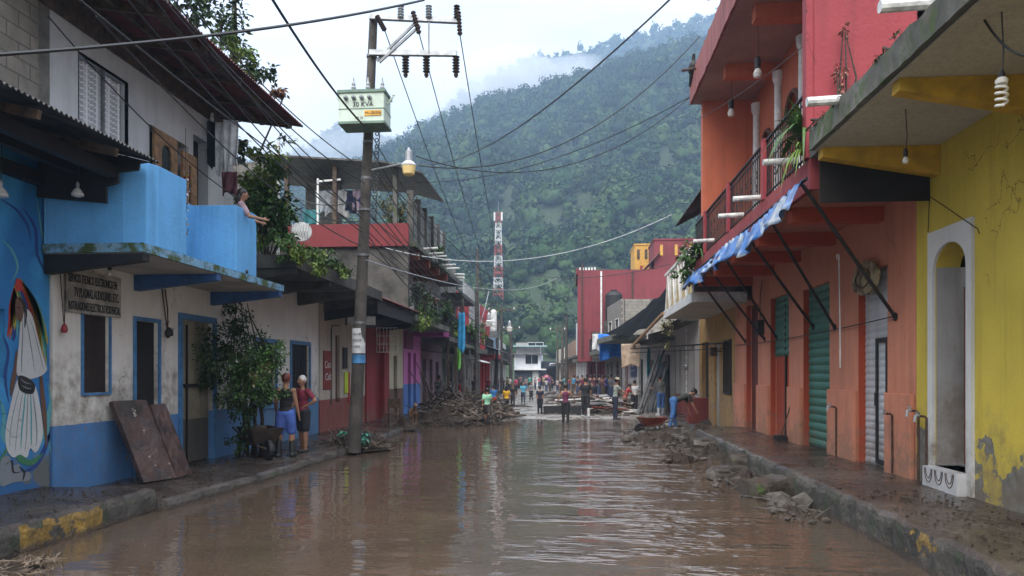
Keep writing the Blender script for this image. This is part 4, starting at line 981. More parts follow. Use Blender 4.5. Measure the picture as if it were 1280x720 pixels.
def house(name, label, A, B, H, mat, open_=(), slabs=(), rails=(), depth=7, roof=None, posts=(), upmat=None, zsplit=None, cat='house'):
    f = Fr(A, B); t_ = T(name, label, cat, (f.A+f.d*f.len/2))
    L_ = f.len
    def wall(nm, z0, z1, mt, ops):
        us = sorted(set([0, L_]+[o[0] for o in ops]+[o[1] for o in ops])); zs = sorted(set([z0, z1]+[o[2] for o in ops]+[o[3] for o in ops]))
        us = [u for u in us if 0 <= u <= L_]
        m = MB(); m.cells(us, zs, lambda u, v: not any(o[0]<u<o[1] and o[2]<v<o[3] for o in ops), lambda u, v, w: f.P(u, -w, v), (0, .2)); m.build(nm, mt, t_)
    ops = [o for o in open_]
    if zsplit:
        wall('wall', -.2, zsplit, mat, [o for o in ops if o[3] <= zsplit]); wall('upper_wall', zsplit+.002, H, upmat or mat, [o for o in ops if o[2] >= zsplit])
    else: wall('wall', -.2, H, mat, ops)
    m = MB(); f.box(m, 0.01, L_-.01, -depth, -.25, -.2, H-.02); m.build('body', mat if not zsplit else (upmat or mat), t_)
    for o in ops:
        m = MB(); f.box(m, o[0]+.003, o[1]-.003, -.18, -.14, o[2]+.003, o[3]-.003); d_ = m.build(KINDS[o[4]], DOORM[o[5]], t_)
        if o[4] == 'w':
            fm_ = MB(); w_ = .05
            f.box(fm_, o[0]-w_, o[0], 0, .03, o[2]-w_, o[3]+w_); f.box(fm_, o[1], o[1]+w_, 0, .03, o[2]-w_, o[3]+w_); f.box(fm_, o[0], o[1], 0, .03, o[3], o[3]+w_); f.box(fm_, o[0], o[1], 0, .05, o[2]-w_, o[2])
            f.box(fm_, (o[0]+o[1])/2-.025, (o[0]+o[1])/2+.025, -.12, -.06, o[2], o[3]); fm_.build('window_frame', M['white'] if mat is not M['conc'] else M['wood'], d_)
    for u0, u1, z, th, outw, mt in slabs:
        m = MB(); f.box(m, u0, u1, .003, outw, z, z+th); m.build('slab', mt, t_)
    for u0, u1, z, h, outw, mt in rails:
        m = MB(); k = u0
        while k < u1: m.beam(f.P(k, outw, z), f.P(k, outw, z+h), .025); k += .16
        m.beam(f.P(u0, outw, z+h), f.P(u1, outw, z+h), .04); m.beam(f.P(u0, outw, z+.1), f.P(u1, outw, z+.1), .03)
        for u in (u0, u1): m.beam(f.P(u, .02, z+h), f.P(u, outw, z+h), .04); m.beam(f.P(u, outw, z), f.P(u, outw, z+h), .05)
        m.build('railing', mt, t_)
    for u0, u1, zi, zo, outw, mt in (roof or ()):
        m = MB(); n_ = max(8, int((u1-u0)/.06)); vs = []
        for k in range(n_+1):
            u = u0+(u1-u0)*k/n_; h = .018*(1 if k % 2 else -1)
            vs += [f.P(u, .0, zi+h), f.P(u, outw, zo+h), f.P(u, outw, zo+h+.01), f.P(u, .0, zi+h+.01)]
        fs = []
        for k in range(n_):
            o = 4*k
            for j in range(4): fs.append((o+j, o+(j+1)%4, o+4+(j+1)%4, o+4+j))
        m.add(vs, fs); m.build('awning', mt, t_)
    for u, outw, z0, z1, mt in posts:
        m = MB(); m.beam(f.P(u, outw, z0), f.P(u, outw, z1), .1); m.build('post', mt, t_)
    return t_, f
GREYW = plaster('grey_render', (.33,.31,.29), mud=1.2, streak=.6); WHT = plaster('white_render', (.60,.59,.57), mud=1.3, streak=.4, dado=(.30,.28,.26), dz=.6)
MAUVE = plaster('mauve_render', (.22,.13,.17), mud=1.2, streak=.5); REDF = plaster('bright_red_render', (.42,.02,.025), streak=.2)
WINE = plaster('wine_render', (.20,.03,.038), streak=.45); LGREY = plaster('light_grey_render', (.42,.41,.40), mud=1.0, streak=.4)
cS = M['concd']; cM = M['concm']
# ---- left
house('mauve_house', 'mauve grey house with thin posts and pale upper storey next after the pink one', (-6.95,33.35), (-6.95,38.6), 6.6, MAUVE,
    [(.5,1.4,0,2.5,'d','dark'),(2.2,3.0,0,2.5,'d','wood'),(3.8,4.7,0,2.4,'d','dark'),(1,2,4.2,5.6,'w','dark'),(3,4.2,4.2,5.6,'w','glass')],
    [(0,5.2,3.3,.22,1.35,cS),(0,5.2,6.4,.2,1.2,cS)], [(0,5.2,3.52,.95,1.3,M['black'])], roof=[(0,2.4,2.9,2.7,1.2,M['tin'])], posts=[(.3,1.25,0,3.3,M['wood']),(2.6,1.25,0,3.3,M['wood']),(5.0,1.25,0,3.3,M['wood'])], upmat=GREYW, zsplit=3.5)
house('grey_block_house', 'unpainted grey concrete house with white upper window pipes beyond the mauve one', (-6.98,38.7), (-7.05,44.5), 8.2, M['conc'],
    [(.6,2.0,0,2.6,'s','steel'),(3.0,4.2,0,2.5,'d','dark'),(1,2.2,3.9,5.2,'w','dark'),(3.6,4.8,3.9,5.2,'w','glass'),(1.5,2.5,6.4,7.6,'w','dark')],
    [(0,5.8,3.2,.2,1.4,cM),(0,5.8,5.9,.2,1.2,cS)], [(0,5.8,3.4,.9,1.35,M['black']),(1,5.8,6.1,.8,1.1,M['galv'])], roof=[(1,5.8,2.9,2.6,1.5,M['tin'])], posts=[(2,1.3,0,3.2,M['conc'])])
house('red_sign_house', 'narrow house with a red first floor band and white awning on the left far on', (-7.05,44.6), (-7.1,50.5), 6.9, GREYW,
    [(.5,1.6,0,2.5,'d','blue'),(2.4,3.6,0,2.5,'s','white'),(4.3,5.3,0,2.4,'d','dark'),(1,2.2,5.2,6.2,'w','dark')],
    [(0,5.9,3.1,.2,1.3,cS)], [], roof=[(0,3.5,3.0,2.5,1.7,M['white'])], upmat=REDF, zsplit=4.2)
house('tin_awning_house', 'dark fronted house under a long tin awning before the bright red building', (-7.12,50.6), (-7.4,59), 7.4, LGREY,
    [(1,2.2,0,2.6,'d','dark'),(3.2,4.6,0,2.6,'s','blue'),(5.5,7,0,2.6,'d','dark'),(1.2,2.4,4.4,5.8,'w','dark'),(4,5.4,4.4,5.8,'w','glass')],
    [(0,8.4,3.3,.2,1.2,cM)], [(0,8.4,3.5,.9,1.15,M['black'])], roof=[(1,8.3,4.2,3.3,2.4,M['tin'])])
house('bright_red_shop', 'bright red shop building near the far left end of the street', (-7.4,59.1), (-7.5,67), 7.4, REDF,
    [(1,2.4,0,2.7,'d','dark'),(3.4,5.0,0,2.7,'s','red'),(5.8,7,0,2.7,'d','dark'),(2,3.4,4.6,6,'w','dark')], [(0,7.9,3.1,.35,1.1,REDF)], cat='shop')
house('grey_shop_row', 'grey and white three bay building beyond the bright red shop', (-7.5,67.1), (-8.3,84), 7.0, LGREY,
    [(1,3,0,2.6,'s','steel'),(5,6.4,0,2.6,'d','dark'),(9,11,0,2.7,'s','blue'),(13,15,0,2.6,'d','dark'),(2,4,4.2,5.6,'w','dark'),(8,10,4.2,5.6,'w','glass'),(13,15,4.2,5.6,'w','dark')], [(0,16.8,3.1,.2,1.1,cS)], [(0,16.8,3.3,.9,1.1,M['black'])], cat='shop')
# end of the street: facing us
house('white_end_house', 'white two storey house with a dark window and green tin roof closing the street', (aY(643,442,106).x,106), (aY(676,442,106).x,106), aY(650,443,106).z, plaster('end_white', (.62,.64,.68), streak=.2, dado=(.04,.05,.07), dz=2.3),
    [(1.6,3.4,3.2,4.5,'w','glass'),(2.6,3.5,0,2.1,'d','white')], [(0,4.6,2.3,.2,.8,M['white']),(-.2,4.8,aY(650,443,106).z,.12,.9,M['conc'])], [], depth=8)
e_, fe = house('rooftop_room', 'small dark glazed rooftop room with a pale green roof above the white end house', (aY(645,442,108).x,108), (aY(675,442,108).x,108), aY(650,433,108).z, GREYW, [(1.8,4.0,5.75,6.35,'w','glass')], [(-.3,4.6,aY(650,433,108).z-.1,.18,1.6,simple('pale_green_roof',(.30,.42,.42),.5))], [], depth=5, cat='room')
house('dark_end_house', 'low dark blue house with a white awning right of the white end house', (aY(677,442,107).x,107), (aY(712,442,107).x,107), 3.6, plaster('navy_wall', (.03,.035,.05)), [(.8,2,0,2.6,'d','dark'),(3,4.6,0,2.5,'s','steel')], [], [], roof=[(1.2,4.4,3.3,2.9,2.6,M['white'])], depth=8)
# ---- right
house('grey_front_house', 'grey house with tall narrow doorways and a dark rail beyond the ochre house', (4.65,27.5), (4.65,33.5), 3.9, plaster('grey_pale_right', (.40,.37,.35), dado=(.27,.035,.03), dz=.9, mud=.7, streak=.35),
    [(1.0,1.9,0,2.9,'d','wood'),(2.8,3.5,0,2.9,'d','dark'),(4.4,5.0,0,2.9,'d','wood')], [(0,6,3.75,.2,.5,cS)], [])
house('grey_yard_house', 'shadowed grey house front behind the men and the leaning planks', (4.62,33.6), (4.05,39.8), 3.9, GREYW,
    [(1,2,0,2.7,'d','dark'),(3,4,0,2.7,'d','teal'),(4.8,5.6,0,2.5,'d','wood')], [(0,6.2,3.3,.18,.7,cS)], [])
wh, fw_ = house('white_sign_house', 'white rounded front house with a navy notice and balcony near the planks', (4.0,40), (3.2,47.5), 3.6, WHT,
    [(1,2.2,0,2.6,'d','dark'),(5.5,6.6,0,2.7,'d','red')], [(0,7.5,3.6,.3,1.9,cM)], [])
m_ = MB(); fw_.box(m_, 2.7,4.4,.01,.05,1.6,3.0); ns = tag(m_.build('notice_board', simple('navy_board', (.03,.07,.20), .4)), 'navy blue board with a white bird mark on the white house front', 'sign')
m_ = MB(); 
for a, b_ in (((2.9,2.7),(3.7,2.2)),((3.7,2.2),(4.25,2.75)),((3.0,2.0),(4.2,1.95)),((3.3,2.4),(4.0,2.35))): m_.beam(fw_.P(a[0],.06,a[1]), fw_.P(b_[0],.06,b_[1]), .08, .03)
m_.build('board_mark', M['white'], ns)
house('block_upper_house', 'bare block house with a rooftop edge and balcony clutter above the white front', (3.15,47.6), (2.45,54.8), 6.6, M['cinder'],
    [(1,2.0,0,2.6,'d','red'),(3.4,4.6,0,2.6,'s','steel'),(5.4,6.4,0,2.5,'d','dark'),(1,2.4,4.0,5.4,'w','dark'),(4,5.4,4.0,5.4,'w','dark')], [(0,7.2,3.1,.3,1.2,cM)], [(0,7.2,3.4,.9,1.15,M['black'])], upmat=M['cinder'], zsplit=3.3)
RB, fr_ = house('wine_red_building', 'tall wine red building with a black water tank before it and white ground floor', (2.4,55.4), (1.3,63), 9.5, WINE,
    [(1,2,0,2.6,'d','red'),(3,4.4,0,2.7,'s','white'),(5.6,6.6,0,2.6,'d','dark')], [(0,7.6,2.75,.25,1.3,cM)], [], depth=.8, upmat=WINE, zsplit=2.8)
MB().box(.45, 7.8, 55.0, 55.3, 4.9, 9.5).build('gable_wall', WINE, RB)
MB().box(.50, 1.45, 55.02, 55.28, 2.7, 4.9).build('gable_wall', WINE, RB)
MB().box(1.5, 3.4, 55.05, 55.3, 2.7, 4.88).build('block_infill', M['cindery'], RB)
MB().box(.45, .75, 55.3, 62.6, 2.7, 9.5).build('side_wall', WINE, RB)
MB().box(.30, .50, 55.0, 62.6, 9.2, 9.62).build('cornice', WINE, RB)
for xx in (.7, 2.1, 4.4): MB().box(xx, xx+.12, 54.93, 55.0, 3.0, 10.0-.6*(xx > 1)).build('drain_pipe', M['white'] if xx == 2.1 else M['rust'], RB)
for k in range(6): MB().lathe((.6+.22*k, 55.15, 9.5), [(.07,0),(.06,.2),(.02,.22)], 8).build('roof_pot', M['white'], RB)
wt = T('water_tank', 'black cylindrical rooftop water tank standing against the wine red wall', 'tank', (3.0, 54.0, 5.2))
MB().lathe((3.05,54.2,5.6), [(.62,0),(.64,.5),(.62,1.0),(.66,1.05),(.62,1.1),(.62,1.9),(.5,2.1),(.25,2.2),(.25,2.3),(.02,2.32)], 20).build('barrel', M['black'], wt, smooth=False)
MB().box(2.35,3.75,53.6,54.9,4.7,5.58).build('stand', M['concd'], wt)
# battlemented pair behind
def battlement(name, lab, x0, x1, y, z0, z1, mat, trim):
    t_ = T(name, lab, 'building', ((x0+x1)/2, y, 0))
    MB().box(x0,x1,y,y+4,z0,z1).build('tower_wall', mat, t_)
    n = max(3, int((x1-x0)/.85))
    for k in range(n):
        cx = x0+(x1-x0)*(k+.5)/n; MB().box(cx-.11,cx+.11,y-.05,y+.02,z1-1.15,z1-.35).build('slit_window', trim, t_)
    MB().box(x0-.05,x1+.05,y-.06,y+4.05,z1,z1+.12).build('coping', mat, t_)
    return t_
bt = battlement('yellow_tower_house', 'yellow square parapet with dark slits above the wine red roof', 5.2, 7.1, 62, 4, 12.5, simple('warm_yellow', (.60,.33,.06), .7), M['wood'])
MB().box(5.65,5.85,61.94,62.01,9.4,10.8).build('red_slot', DOORM['red'], bt)
battlement('crimson_tower_house', 'crimson parapet with yellow slits right of the yellow one', 6.2, 9.5, 56.5, 4, 11.9, WINE, simple('warm_yellow_trim', (.60,.33,.06), .7))
rt = T('tiled_lean_to', 'small brown tiled sloping roof between the yellow and crimson parapets', 'roof', (5.7, 58, 9.4))
corr(MB(), 56, 59, 5.1, 9.3, 6.6, 10.9, .3, .06, .05).build('tiles', simple('brown_tiles', (.16,.07,.05), .8), rt)
house('white_corner_house', 'white house with black lower wires right before the street bends', (1.2,63.2), (.4,74), 6.8, WHT, [(1,2,0,2.6,'d','wood'),(4,5.4,0,2.6,'s','steel'),(7,8,0,2.6,'d','dark'),(2,3.2,4.1,5.5,'w','dark'),(6,7.2,4.1,5.5,'w','dark')], [(0,10.8,3.2,.2,.8,cS)], [])
house('brown_corner_house', 'brownish low house at the far right end of the street', (.3,74.2), (-.6,88), 5.2, plaster('brown_far', (.28,.17,.11), streak=.5), [(1,2.4,0,2.6,'d','dark'),(5,7,0,2.6,'s','steel'),(10,12,0,2.6,'d','red')], [(0,13.8,3.2,.2,.8,cS)], [])
house('green_gate_house', 'pale plastered house with a steel gate left of the white end house', (-8.4,84.2), (-9.3,103), 5.8, plaster('far_pale', (.5,.5,.48), streak=.5), [(1,3,0,2.6,'s','green'),(5,6.5,0,2.6,'d','dark'),(9,11,0,2.6,'s','steel'),(14,15.4,0,2.6,'d','red'),(2,3.4,3.8,5,'w','dark'),(9,10.4,3.8,5,'w','dark')], [(0,18.6,3.0,.2,1.0,cS)], [(0,18.6,3.2,.9,1.0,M['black'])])
house('cream_far_house', 'cream far house with a red door beyond the brownish low one', (-.7,88.2), (-2.2,103), 5.0, plaster('far_cream', (.52,.46,.36), streak=.5), [(1,2.4,0,2.6,'d','red'),(5,7,0,2.6,'s','blue'),(10,12,0,2.6,'d','dark'),(2,3.4,3.6,4.6,'w','dark')], [(0,14.8,2.9,.2,.9,cS)], [])
# black tarpaulin sloping over the yard front
tp = MB(); vs = []; nu, nv = 30, 14
A0, A1, B0, B1_ = aY(832,372,30), aY(835,432,27), aY(757,412,46), aY(700,452,46)
A0 = Vector((4.6,28.5,5.9)); A1 = Vector((3.1,27.6,3.75)); B0 = Vector((4.2,44,5.6)); B1_ = Vector((1.9,43,4.1))
for i in range(nu+1):
    for j in range(nv+1):
        u, v = i/nu, j/nv; p = (A0*(1-u)+B0*u)*(1-v)+(A1*(1-u)+B1_*u)*v
        vs.append((p.x, p.y, p.z - .35*math.sin(math.pi*u)*v - .15*math.sin(math.pi*v) + .07*math.sin(u*19+v*3) + .05*fbm(u*8, v*5, 1)))
tp.add(vs, [(i*(nv+1)+j, (i+1)*(nv+1)+j, (i+1)*(nv+1)+j+1, i*(nv+1)+j+1) for i in range(nu) for j in range(nv)])
bpl = simple('black_plastic', (.004,.004,.005), .95, 0, .2, 3); bpl.node_tree.nodes['Principled BSDF'].inputs['Specular IOR Level'].default_value = .05
o = tp.build('tarpaulin', bpl, smooth=True); tag(o, 'large black tarpaulin sloping from the ochre balcony over the grey yard front', 'tarpaulin'); mdf = o.modifiers.new('s','SOLIDIFY'); mdf.thickness = .01
MB().beam((2.85,24.8,3.2),(2.85,28.4,3.65), .08)
o = MB().beam((2.9,23.9,3.72),(2.75,34,3.05), .09).build('awning_pole', M['paleW']); tag(o, 'orange brown timber pole under the edge of the black tarpaulin', 'pole')
o = MB().beam((2.6,33,2.9),(4.6,22.6,2.72), .05).beam((2.6,33,2.72),(4.6,22.6,2.55), .03).build('black_pipe', M['black']); tag(o, 'black pipe slung across in front of the grey house', 'pipe')
def cloth(name, lab, c, w_, h, col, ax=(1,0,0), seed=0, cat='cloth', amp=.05):
    m = MB(); n1_, n2_ = 14, 12; ax = Vector(ax).normalized(); nn = ax.cross(Vector((0,0,1))); vs = []
    for i in range(n1_+1):
        for j in range(n2_+1):
            u, v = i/n1_, j/n2_; q = amp*math.sin(u*11+seed+v*2)*(.3+v) + amp*fbm(u*3+seed, v*2, 1)
            vs.append(Vector(c)+ax*(u-.5)*w_*(1-.15*v*math.sin(seed+1)) - Vector((0,0,1))*(v*h*(1+.08*math.sin(u*5+seed))) + nn*q)
    m.add(vs, [(i*(n2_+1)+j, (i+1)*(n2_+1)+j, (i+1)*(n2_+1)+j+1, i*(n2_+1)+j+1) for i in range(n1_) for j in range(n2_)])
    o = m.build(name, simple(name+'_fabric_'+str(seed), col, .8, 0, .3, 5), smooth=True); tag(o, lab, cat); md = o.modifiers.new('s','SOLIDIFY'); md.thickness = .01
    return o
cloth('blue_tarp', 'bright blue plastic sheet bundled on the balcony of the white house', (2.3,45,4.2), 1.5, 1.5, (.03,.20,.70), (1,.2,0), 1, 'tarp', .15)
cloth('banner', 'small brown and white printed cloth hanging at the end of the pole', (2.65,33.6,3.15), .9, 1.05, (.38,.28,.20), (1,-.4,0), 2, 'banner')
cloth('white_cloth', 'white cloth hanging beside the bright blue sheet', (1.5,45.2,4.2), .5, 1.0, (.6,.6,.6), (1,0,0), 3)
cloth('teal_cloth', 'teal cloth hung against the grey yard wall', (3.7,36,3.0), .5, 1.5, (.03,.30,.38), (.3,1,0), 4)
cloth('blue_banner', 'light blue cloth hanging from the thin pole on the left', (-4.98,33.0,4.55), .30, 1.7, (.04,.36,.66), (1,0,0), 5, 'banner')
cloth('green_banner', 'lime green and yellow hanging banner under the light blue cloth', (-5.6,36,3.1), .4, 1.1, (.20,.55,.10), (1,0,0), 6, 'banner')
# ================================================================ MAST on the slope
mt_ = T('radio_mast', 'red and white banded lattice radio mast standing on the wooded slope', 'mast', tuple(Vector(aY(623,352,160)) - Vector((0,0,3))))
MR = simple('mast_red', (.30,.06,.045), .5, 0, .1); MW = simple('mast_white', (.6,.6,.6), .5, 0, .1)
z0 = aY(623,352,160).z-4; z1 = aY(623,266,160).z; cx = aY(623,300,160).x
for k in range(8):
    a, b_ = z0+(z1-z0)*k/8, z0+(z1-z0)*(k+1)/8; ra, rb = 1.02-.5*k/8, 1.02-.5*(k+1)/8; m_ = MB()
    cs = [(-1,-1),(1,-1),(1,1),(-1,1)]
    for q in range(4):
        p = cs[q]; p2 = cs[(q+1)%4]
        m_.beam((cx+p[0]*ra,160+p[1]*ra,a),(cx+p[0]*rb,160+p[1]*rb,b_), .09)
        m_.beam((cx+p[0]*ra,160+p[1]*ra,a),(cx+p2[0]*rb,160+p2[1]*rb,b_), .08).beam((cx+p2[0]*ra,160+p2[1]*ra,a),(cx+p[0]*rb,160+p[1]*rb,b_), .08)
        m_.beam((cx+p[0]*rb,160+p[1]*rb,b_),(cx+p2[0]*rb,160+p2[1]*rb,b_), .09)
        mm_ = (a+b_)/2; rm = (ra+rb)/2; m_.beam((cx+p[0]*rm,160+p[1]*rm,mm_),(cx+p2[0]*rm,160+p2[1]*rm,mm_), .18)
    m_.build('mast_section', MR if k in (0,2,4,6,7) and k != 6 or k == 7 else MW, mt_)
MB().beam((cx,160,z1),(cx,160,z1+2.6), .12).build('antenna_rod', M['steel'], mt_)
for s_ in (-1, 1): MB().box(cx+s_*.8-.17,cx+s_*.8+.17,159.3,159.6,z1-1.8,z1).build('panel_antenna', M['white'], mt_)
# ================================================================ POLES, LAMPS, CABLES
def catenary(a, b, sag, n=24):
    a = Vector(a); b = Vector(b); return [a.lerp(b, k/n) - Vector((0,0,1))*sag*4*(k/n)*(1-k/n) for k in range(n+1)]
PB = Vector((-5.02, 15.9, .1)); PT = Vector((-5.02+.0, 15.9, 9.9))
pb = aY(443,560,16.0); ptp = aY(467,22,16.0)
UP = T('utility_pole', 'tall dark leaning utility pole with two crossarms nearest on the left pavement', 'utility pole', (pb.x, 16, .1))
def onpole(z): k = (z-pb.z)/(ptp.z-pb.z); return pb.lerp(ptp, k)
MB().tube([onpole(.05), onpole(2.5), onpole(5), onpole(7.5), onpole(ptp.z)], [.145,.135,.118,.105,.09], 14).build('pole', M['pole'], UP)
for z_ in (2.9,4.4,5.4,6.1,6.9,8.0,8.8): p = onpole(z_); MB().lathe(p, [(.142 if z_<6 else .118,0),(.142 if z_<6 else .118,.05)], 14).build('pole_band', M['steel'], UP)
def arm(pxa, pxb, pya, pyb, nm='crossarm'):
    a = aY(pxa, pya, 15.85); b_ = aY(pxb, pyb, 15.85); return MB().beam(a, b_, .10, .11).build(nm, M['galv'], UP), a, b_
arm(462,572,21,26); arm(462,571,66,67)
br = MB().beam(aY(471,76,15.9), aY(521,27,15.9), .05).beam(aY(474,78,15.8), aY(525,32,15.8), .05).beam(aY(536,28,15.8), aY(536,66,15.8), .03); br.build('brace', M['steel'], UP)
def insul(p, h, r, mat, nm, up=1, n=5):
    prof = []
    for k in range(n): prof += [(r*.5, k*h/n),(r, k*h/n+h/n*.35),(r*.55, k*h/n+h/n*.75)]
    prof += [(r*.3, h)]
    MB().lathe(p, prof, 12, (0,0,up)).build(nm, mat, UP)
for px in (501, 536, 571): insul(aY(px, 23, 15.8), .30, .075, M['greyporc'] if px < 560 else M['porc'], 'pin_insulator')
for px in (507, 533, 570):
    insul(aY(px, 70, 15.75), .38, .085, M['porc'], 'fuse_cutout', -1, 6)
    MB().lathe(aY(px, 91, 15.75), [(.03,0),(.055,.04),(.03,.1)], 10, (0,0,-1)).build('fuse_cap', M['porc'], UP)
for px, py, qx, qy in ((471,20,481,38),(516,14,524,42),(573,14,575,44)):
    a, b_ = aY(px,py,15.7), aY(qx,qy,15.6); d = b_-a; n_ = 7
    prof = []
    for k in range(n_): prof += [(.03, d.length*k/n_),(.06, d.length*(k+.5)/n_)]
    MB().lathe(a, prof+[(.03,d.length)], 10, tuple(d)).build('strain_insulator', M['porc'], UP)
# transformer: thing of its own, bolted to the pole
tr = T('transformer', 'pale green box transformer with three bushings hung on the near utility pole', 'transformer', aY(460,160,15.8))
TG = simple('transformer_green', (.50,.60,.50), .5, 0, .15, 3)
a = aY(432,125,15.72); b_ = aY(487,161,15.72); xa, xb, za, zb = a.x, b_.x, b_.z, a.z
MB().box(xa,xb,15.25,15.82,za,zb).build('tank', TG, tr, bevel=.02)
MB().box(xa-.03,xb+.03,15.22,15.85,zb-.03,zb+.03).box(xa-.015,xb+.015,15.235,15.84,za-.03,za+.02).box(xa-.006,xb+.006,15.244,15.83,za+.42*(zb-za),za+.45*(zb-za)).build('lid', simple('transformer_trim', (.12,.20,.15), .5), tr)
for px in (442, 460, 478):
    p = aY(px, 118, 15.55); MB().lathe(p, [(.07,0),(.045,.02),(.06,.06),(.04,.1),(.055,.14),(.035,.18),(.045,.22),(.02,.28),(.015,.36)], 12).build('bushing', M['greyporc'], tr)
for k in range(4):
    p = Vector((xa+.16+.17*k, 15.24, za+.78*(zb-za))); MB().lathe(p, [(.05,0),(.03,.03),(.045,.06),(.02,.10)], 10, (0,-1,0)).build('terminal', M['greyporc'], tr)
txt('30 KVA', .14, tr, M['black'], (xa+.30,15.238,za+.50*(zb-za)), (1,0,0), (0,0,1))
pl_ = MB().box(xb-.42,xb-.06,15.236,15.246,za+.20*(zb-za),za+.37*(zb-za)).build('number_plate', simple('amber_plate', (.75,.38,.03), .5), tr)
txt('MU-30306', .085, pl_, M['black'], (xb-.41,15.232,za+.24*(zb-za)), (1,0,0), (0,0,1), sxx=.34)
txt('CP 17', .07, tr, M['black'], (xa+.35,15.238,za+.1*(zb-za)), (1,0,0), (0,0,1))
MB().tube([(xb+.02,15.5,zb-.2),(xb+.12,15.5,zb-.05),(xb+.12,15.5,zb+.0),(xb+.17,15.5,zb-.02)], .025, 6).tube([(xa-.02,15.5,zb-.2),(xa-.1,15.5,zb-.05),(xa-.13,15.5,zb-.02)], .02, 6).build('lifting_hook', TG, tr)
# street lamp on an arm
def lamp(name, lab, a, tip, s_=1.0, lens=(.78,.58,.25)):
    t_ = T(name, lab, 'street lamp', tuple(a)); a = Vector(a); tip = Vector(tip)
    MB().tube([a, a.lerp(tip,.6), tip], .028*s_, 8).build('arm', M['galv'], t_)
    MB().lathe(tip+Vector((0,0,-.02)), [(.07*s_,0),(.10*s_,.04),(.095*s_,.30*s_),(.05*s_,.36*s_),(.03*s_,.42*s_)], 14).build('housing', M['galv'], t_)
    MB().lathe(tip-Vector((0,0,.08*s_)), [(.19*s_,-.02),(.20*s_,.01),(.12*s_,.08)], 18).build('collar', M['white'], t_)
    MB().lathe(tip-Vector((0,0,.35*s_)), [(.11*s_,0),(.155*s_,.03),(.185*s_,.24*s_)], 18).build('lens', simple('amber_glass_'+name, lens, .25, 0, .15), t_)
    return t_
lamp('street_lamp', 'grey street lamp with amber glass on the near utility pole', aY(463,213,16), aY(511,203,15.6), .8)
# papers on the pole
nt_ = T('pole_notice', 'white printed notices and blue scrap pasted on the near utility pole', 'notice', aY(448,450,15.85))
p = onpole(2.25); MB().lathe(p-Vector((0,0,.0)), [(.148,0),(.146,.55)], 14).build('paper', simple('white_paper', (.55,.56,.57), .8, 0, .2), nt_)
MB().lathe(p-Vector((0,0,.22)), [(.153,0),(.151,.19)], 14).build('blue_scrap', simple('blue_paper', (.06,.22,.45), .8, 0, .5), nt_)
for k, s_ in enumerate(('TALLER','SOLDA','DURA')): txt(s_, .075, nt_, M['black'], (p.x-.12, p.y-.152, p.z+.40-.14*k), (1,0,0), (0,0,1))
coil = MB()
for k in range(14):
    z_ = 5.2+.14*k; q = onpole(z_)+Vector((.22,-.03,0)); coil.tube([q+Vector((.05*math.cos(a*.8),0,.08*math.sin(a*.8)+.02*a)) for a in range(9)], .012, 5)
coil.build('cable_coil', M['cable'], UP)
# further poles
def pole(name, lab, x, y, h, r=.13, arms=(), lean=0):
    t_ = T(name, lab, 'utility pole', (x, y, 0)); MB().tube([(x,y,-.05),(x+lean/2,y,h/2),(x+lean,y,h)], [r,r*.85,r*.65], 10).build('pole', M['pole'], t_)
    for z_, w_ in arms:
        MB().box(x+lean-w_/2,x+lean+w_/2,y-.05,y+.05,z_,z_+.1).build('crossarm', M['wood'], t_)
        for k in range(3): MB().lathe((x+lean-w_/2+w_*k/2,y,z_+.1), [(.06,0),(.08,.08),(.04,.2)], 8).build('insulator', M['pvc'], t_)
    return t_
pole('utility_pole', 'black service pole in front of the mauve house', -4.95, 33.2, 5.2, .09)
pole('utility_pole', 'tall thin pole with blue banner left of the mast', aY(597,400,46).x, 46, aY(597,312,46).z, .12)
pole('utility_pole', 'pole wrapped red and yellow at its foot by the tin awning house', aY(596,430,55).x-.25, 55, 5.6, .2)
pole('utility_pole', 'brown pole before the bright red shop', -6.05, 58, aY(622,400,58).z, .16, lean=.2)
pole('utility_pole', 'slender pole carrying a crossarm at the far left', aY(627,400,64).x, 64, aY(627,382,64).z, .13, arms=[(aY(627,384,64).z-.3, 2.2)])
pole('utility_pole', 'grey pole near the end of the left side', aY(638,400,72).x, 72, aY(638,408,72).z, .14)
pole('utility_pole', 'black pole in front of the white corner house', aY(708,400,58).x, 58, aY(708,392,58).z, .14)
pole('utility_pole', 'second black pole left of the white corner house', aY(703,400,70).x, 70, aY(702,404,70).z, .16)
wp = MB(); wp.lathe((aY(596,430,55).x-.25,55,.9), [(.215,0),(.21,1.2)], 12); tag(wp.build('pole_wrap', simple('yellow_red_wrap', (.55,.28,.05), .6, 0, .6, 1.5)), 'yellow and red painted band round a far left pole', 'band')
lamp('street_lamp', 'street lamp over the tin awning on the left', aY(606,405,52), aY(611,400,50), 1.3, (.6,.6,.55))
lamp('street_lamp', 'small street lamp near the far end on the left', aY(632,412,70), aY(637,408,68), 1.4, (.6,.6,.55))
# white pipes over the far left houses
for k, (px, py) in enumerate(((572,343),(572,347),(575,358),(580,361))):
    o = MB().tube([aY(px-6,py,44), aY(px+8,py,43)], .06, 8).build('drain_pipe', M['pvc'])
    tag(o, ('upper','second','third','lowest')[k]+' white drain pipe jutting from the grey block house', 'pipe', None)
wires = []
def wire(lab, a, b, sag, r=.012, mat=None):
    o = MB().tube(catenary(a, b, sag, 28), r, 5).build('overhead_cable', mat or M['cable']); tag(o, lab, 'cable'); return o
T_ = onpole
wire('thick black cable crossing the sky high above the blue balcony', aY(-40,71,5.5), aY(530,0,11), .10, .017)
wire('twisted black drop cable running down to the green transformer', aY(335,-10,9), aY(456,158,15.2), .12, .02)
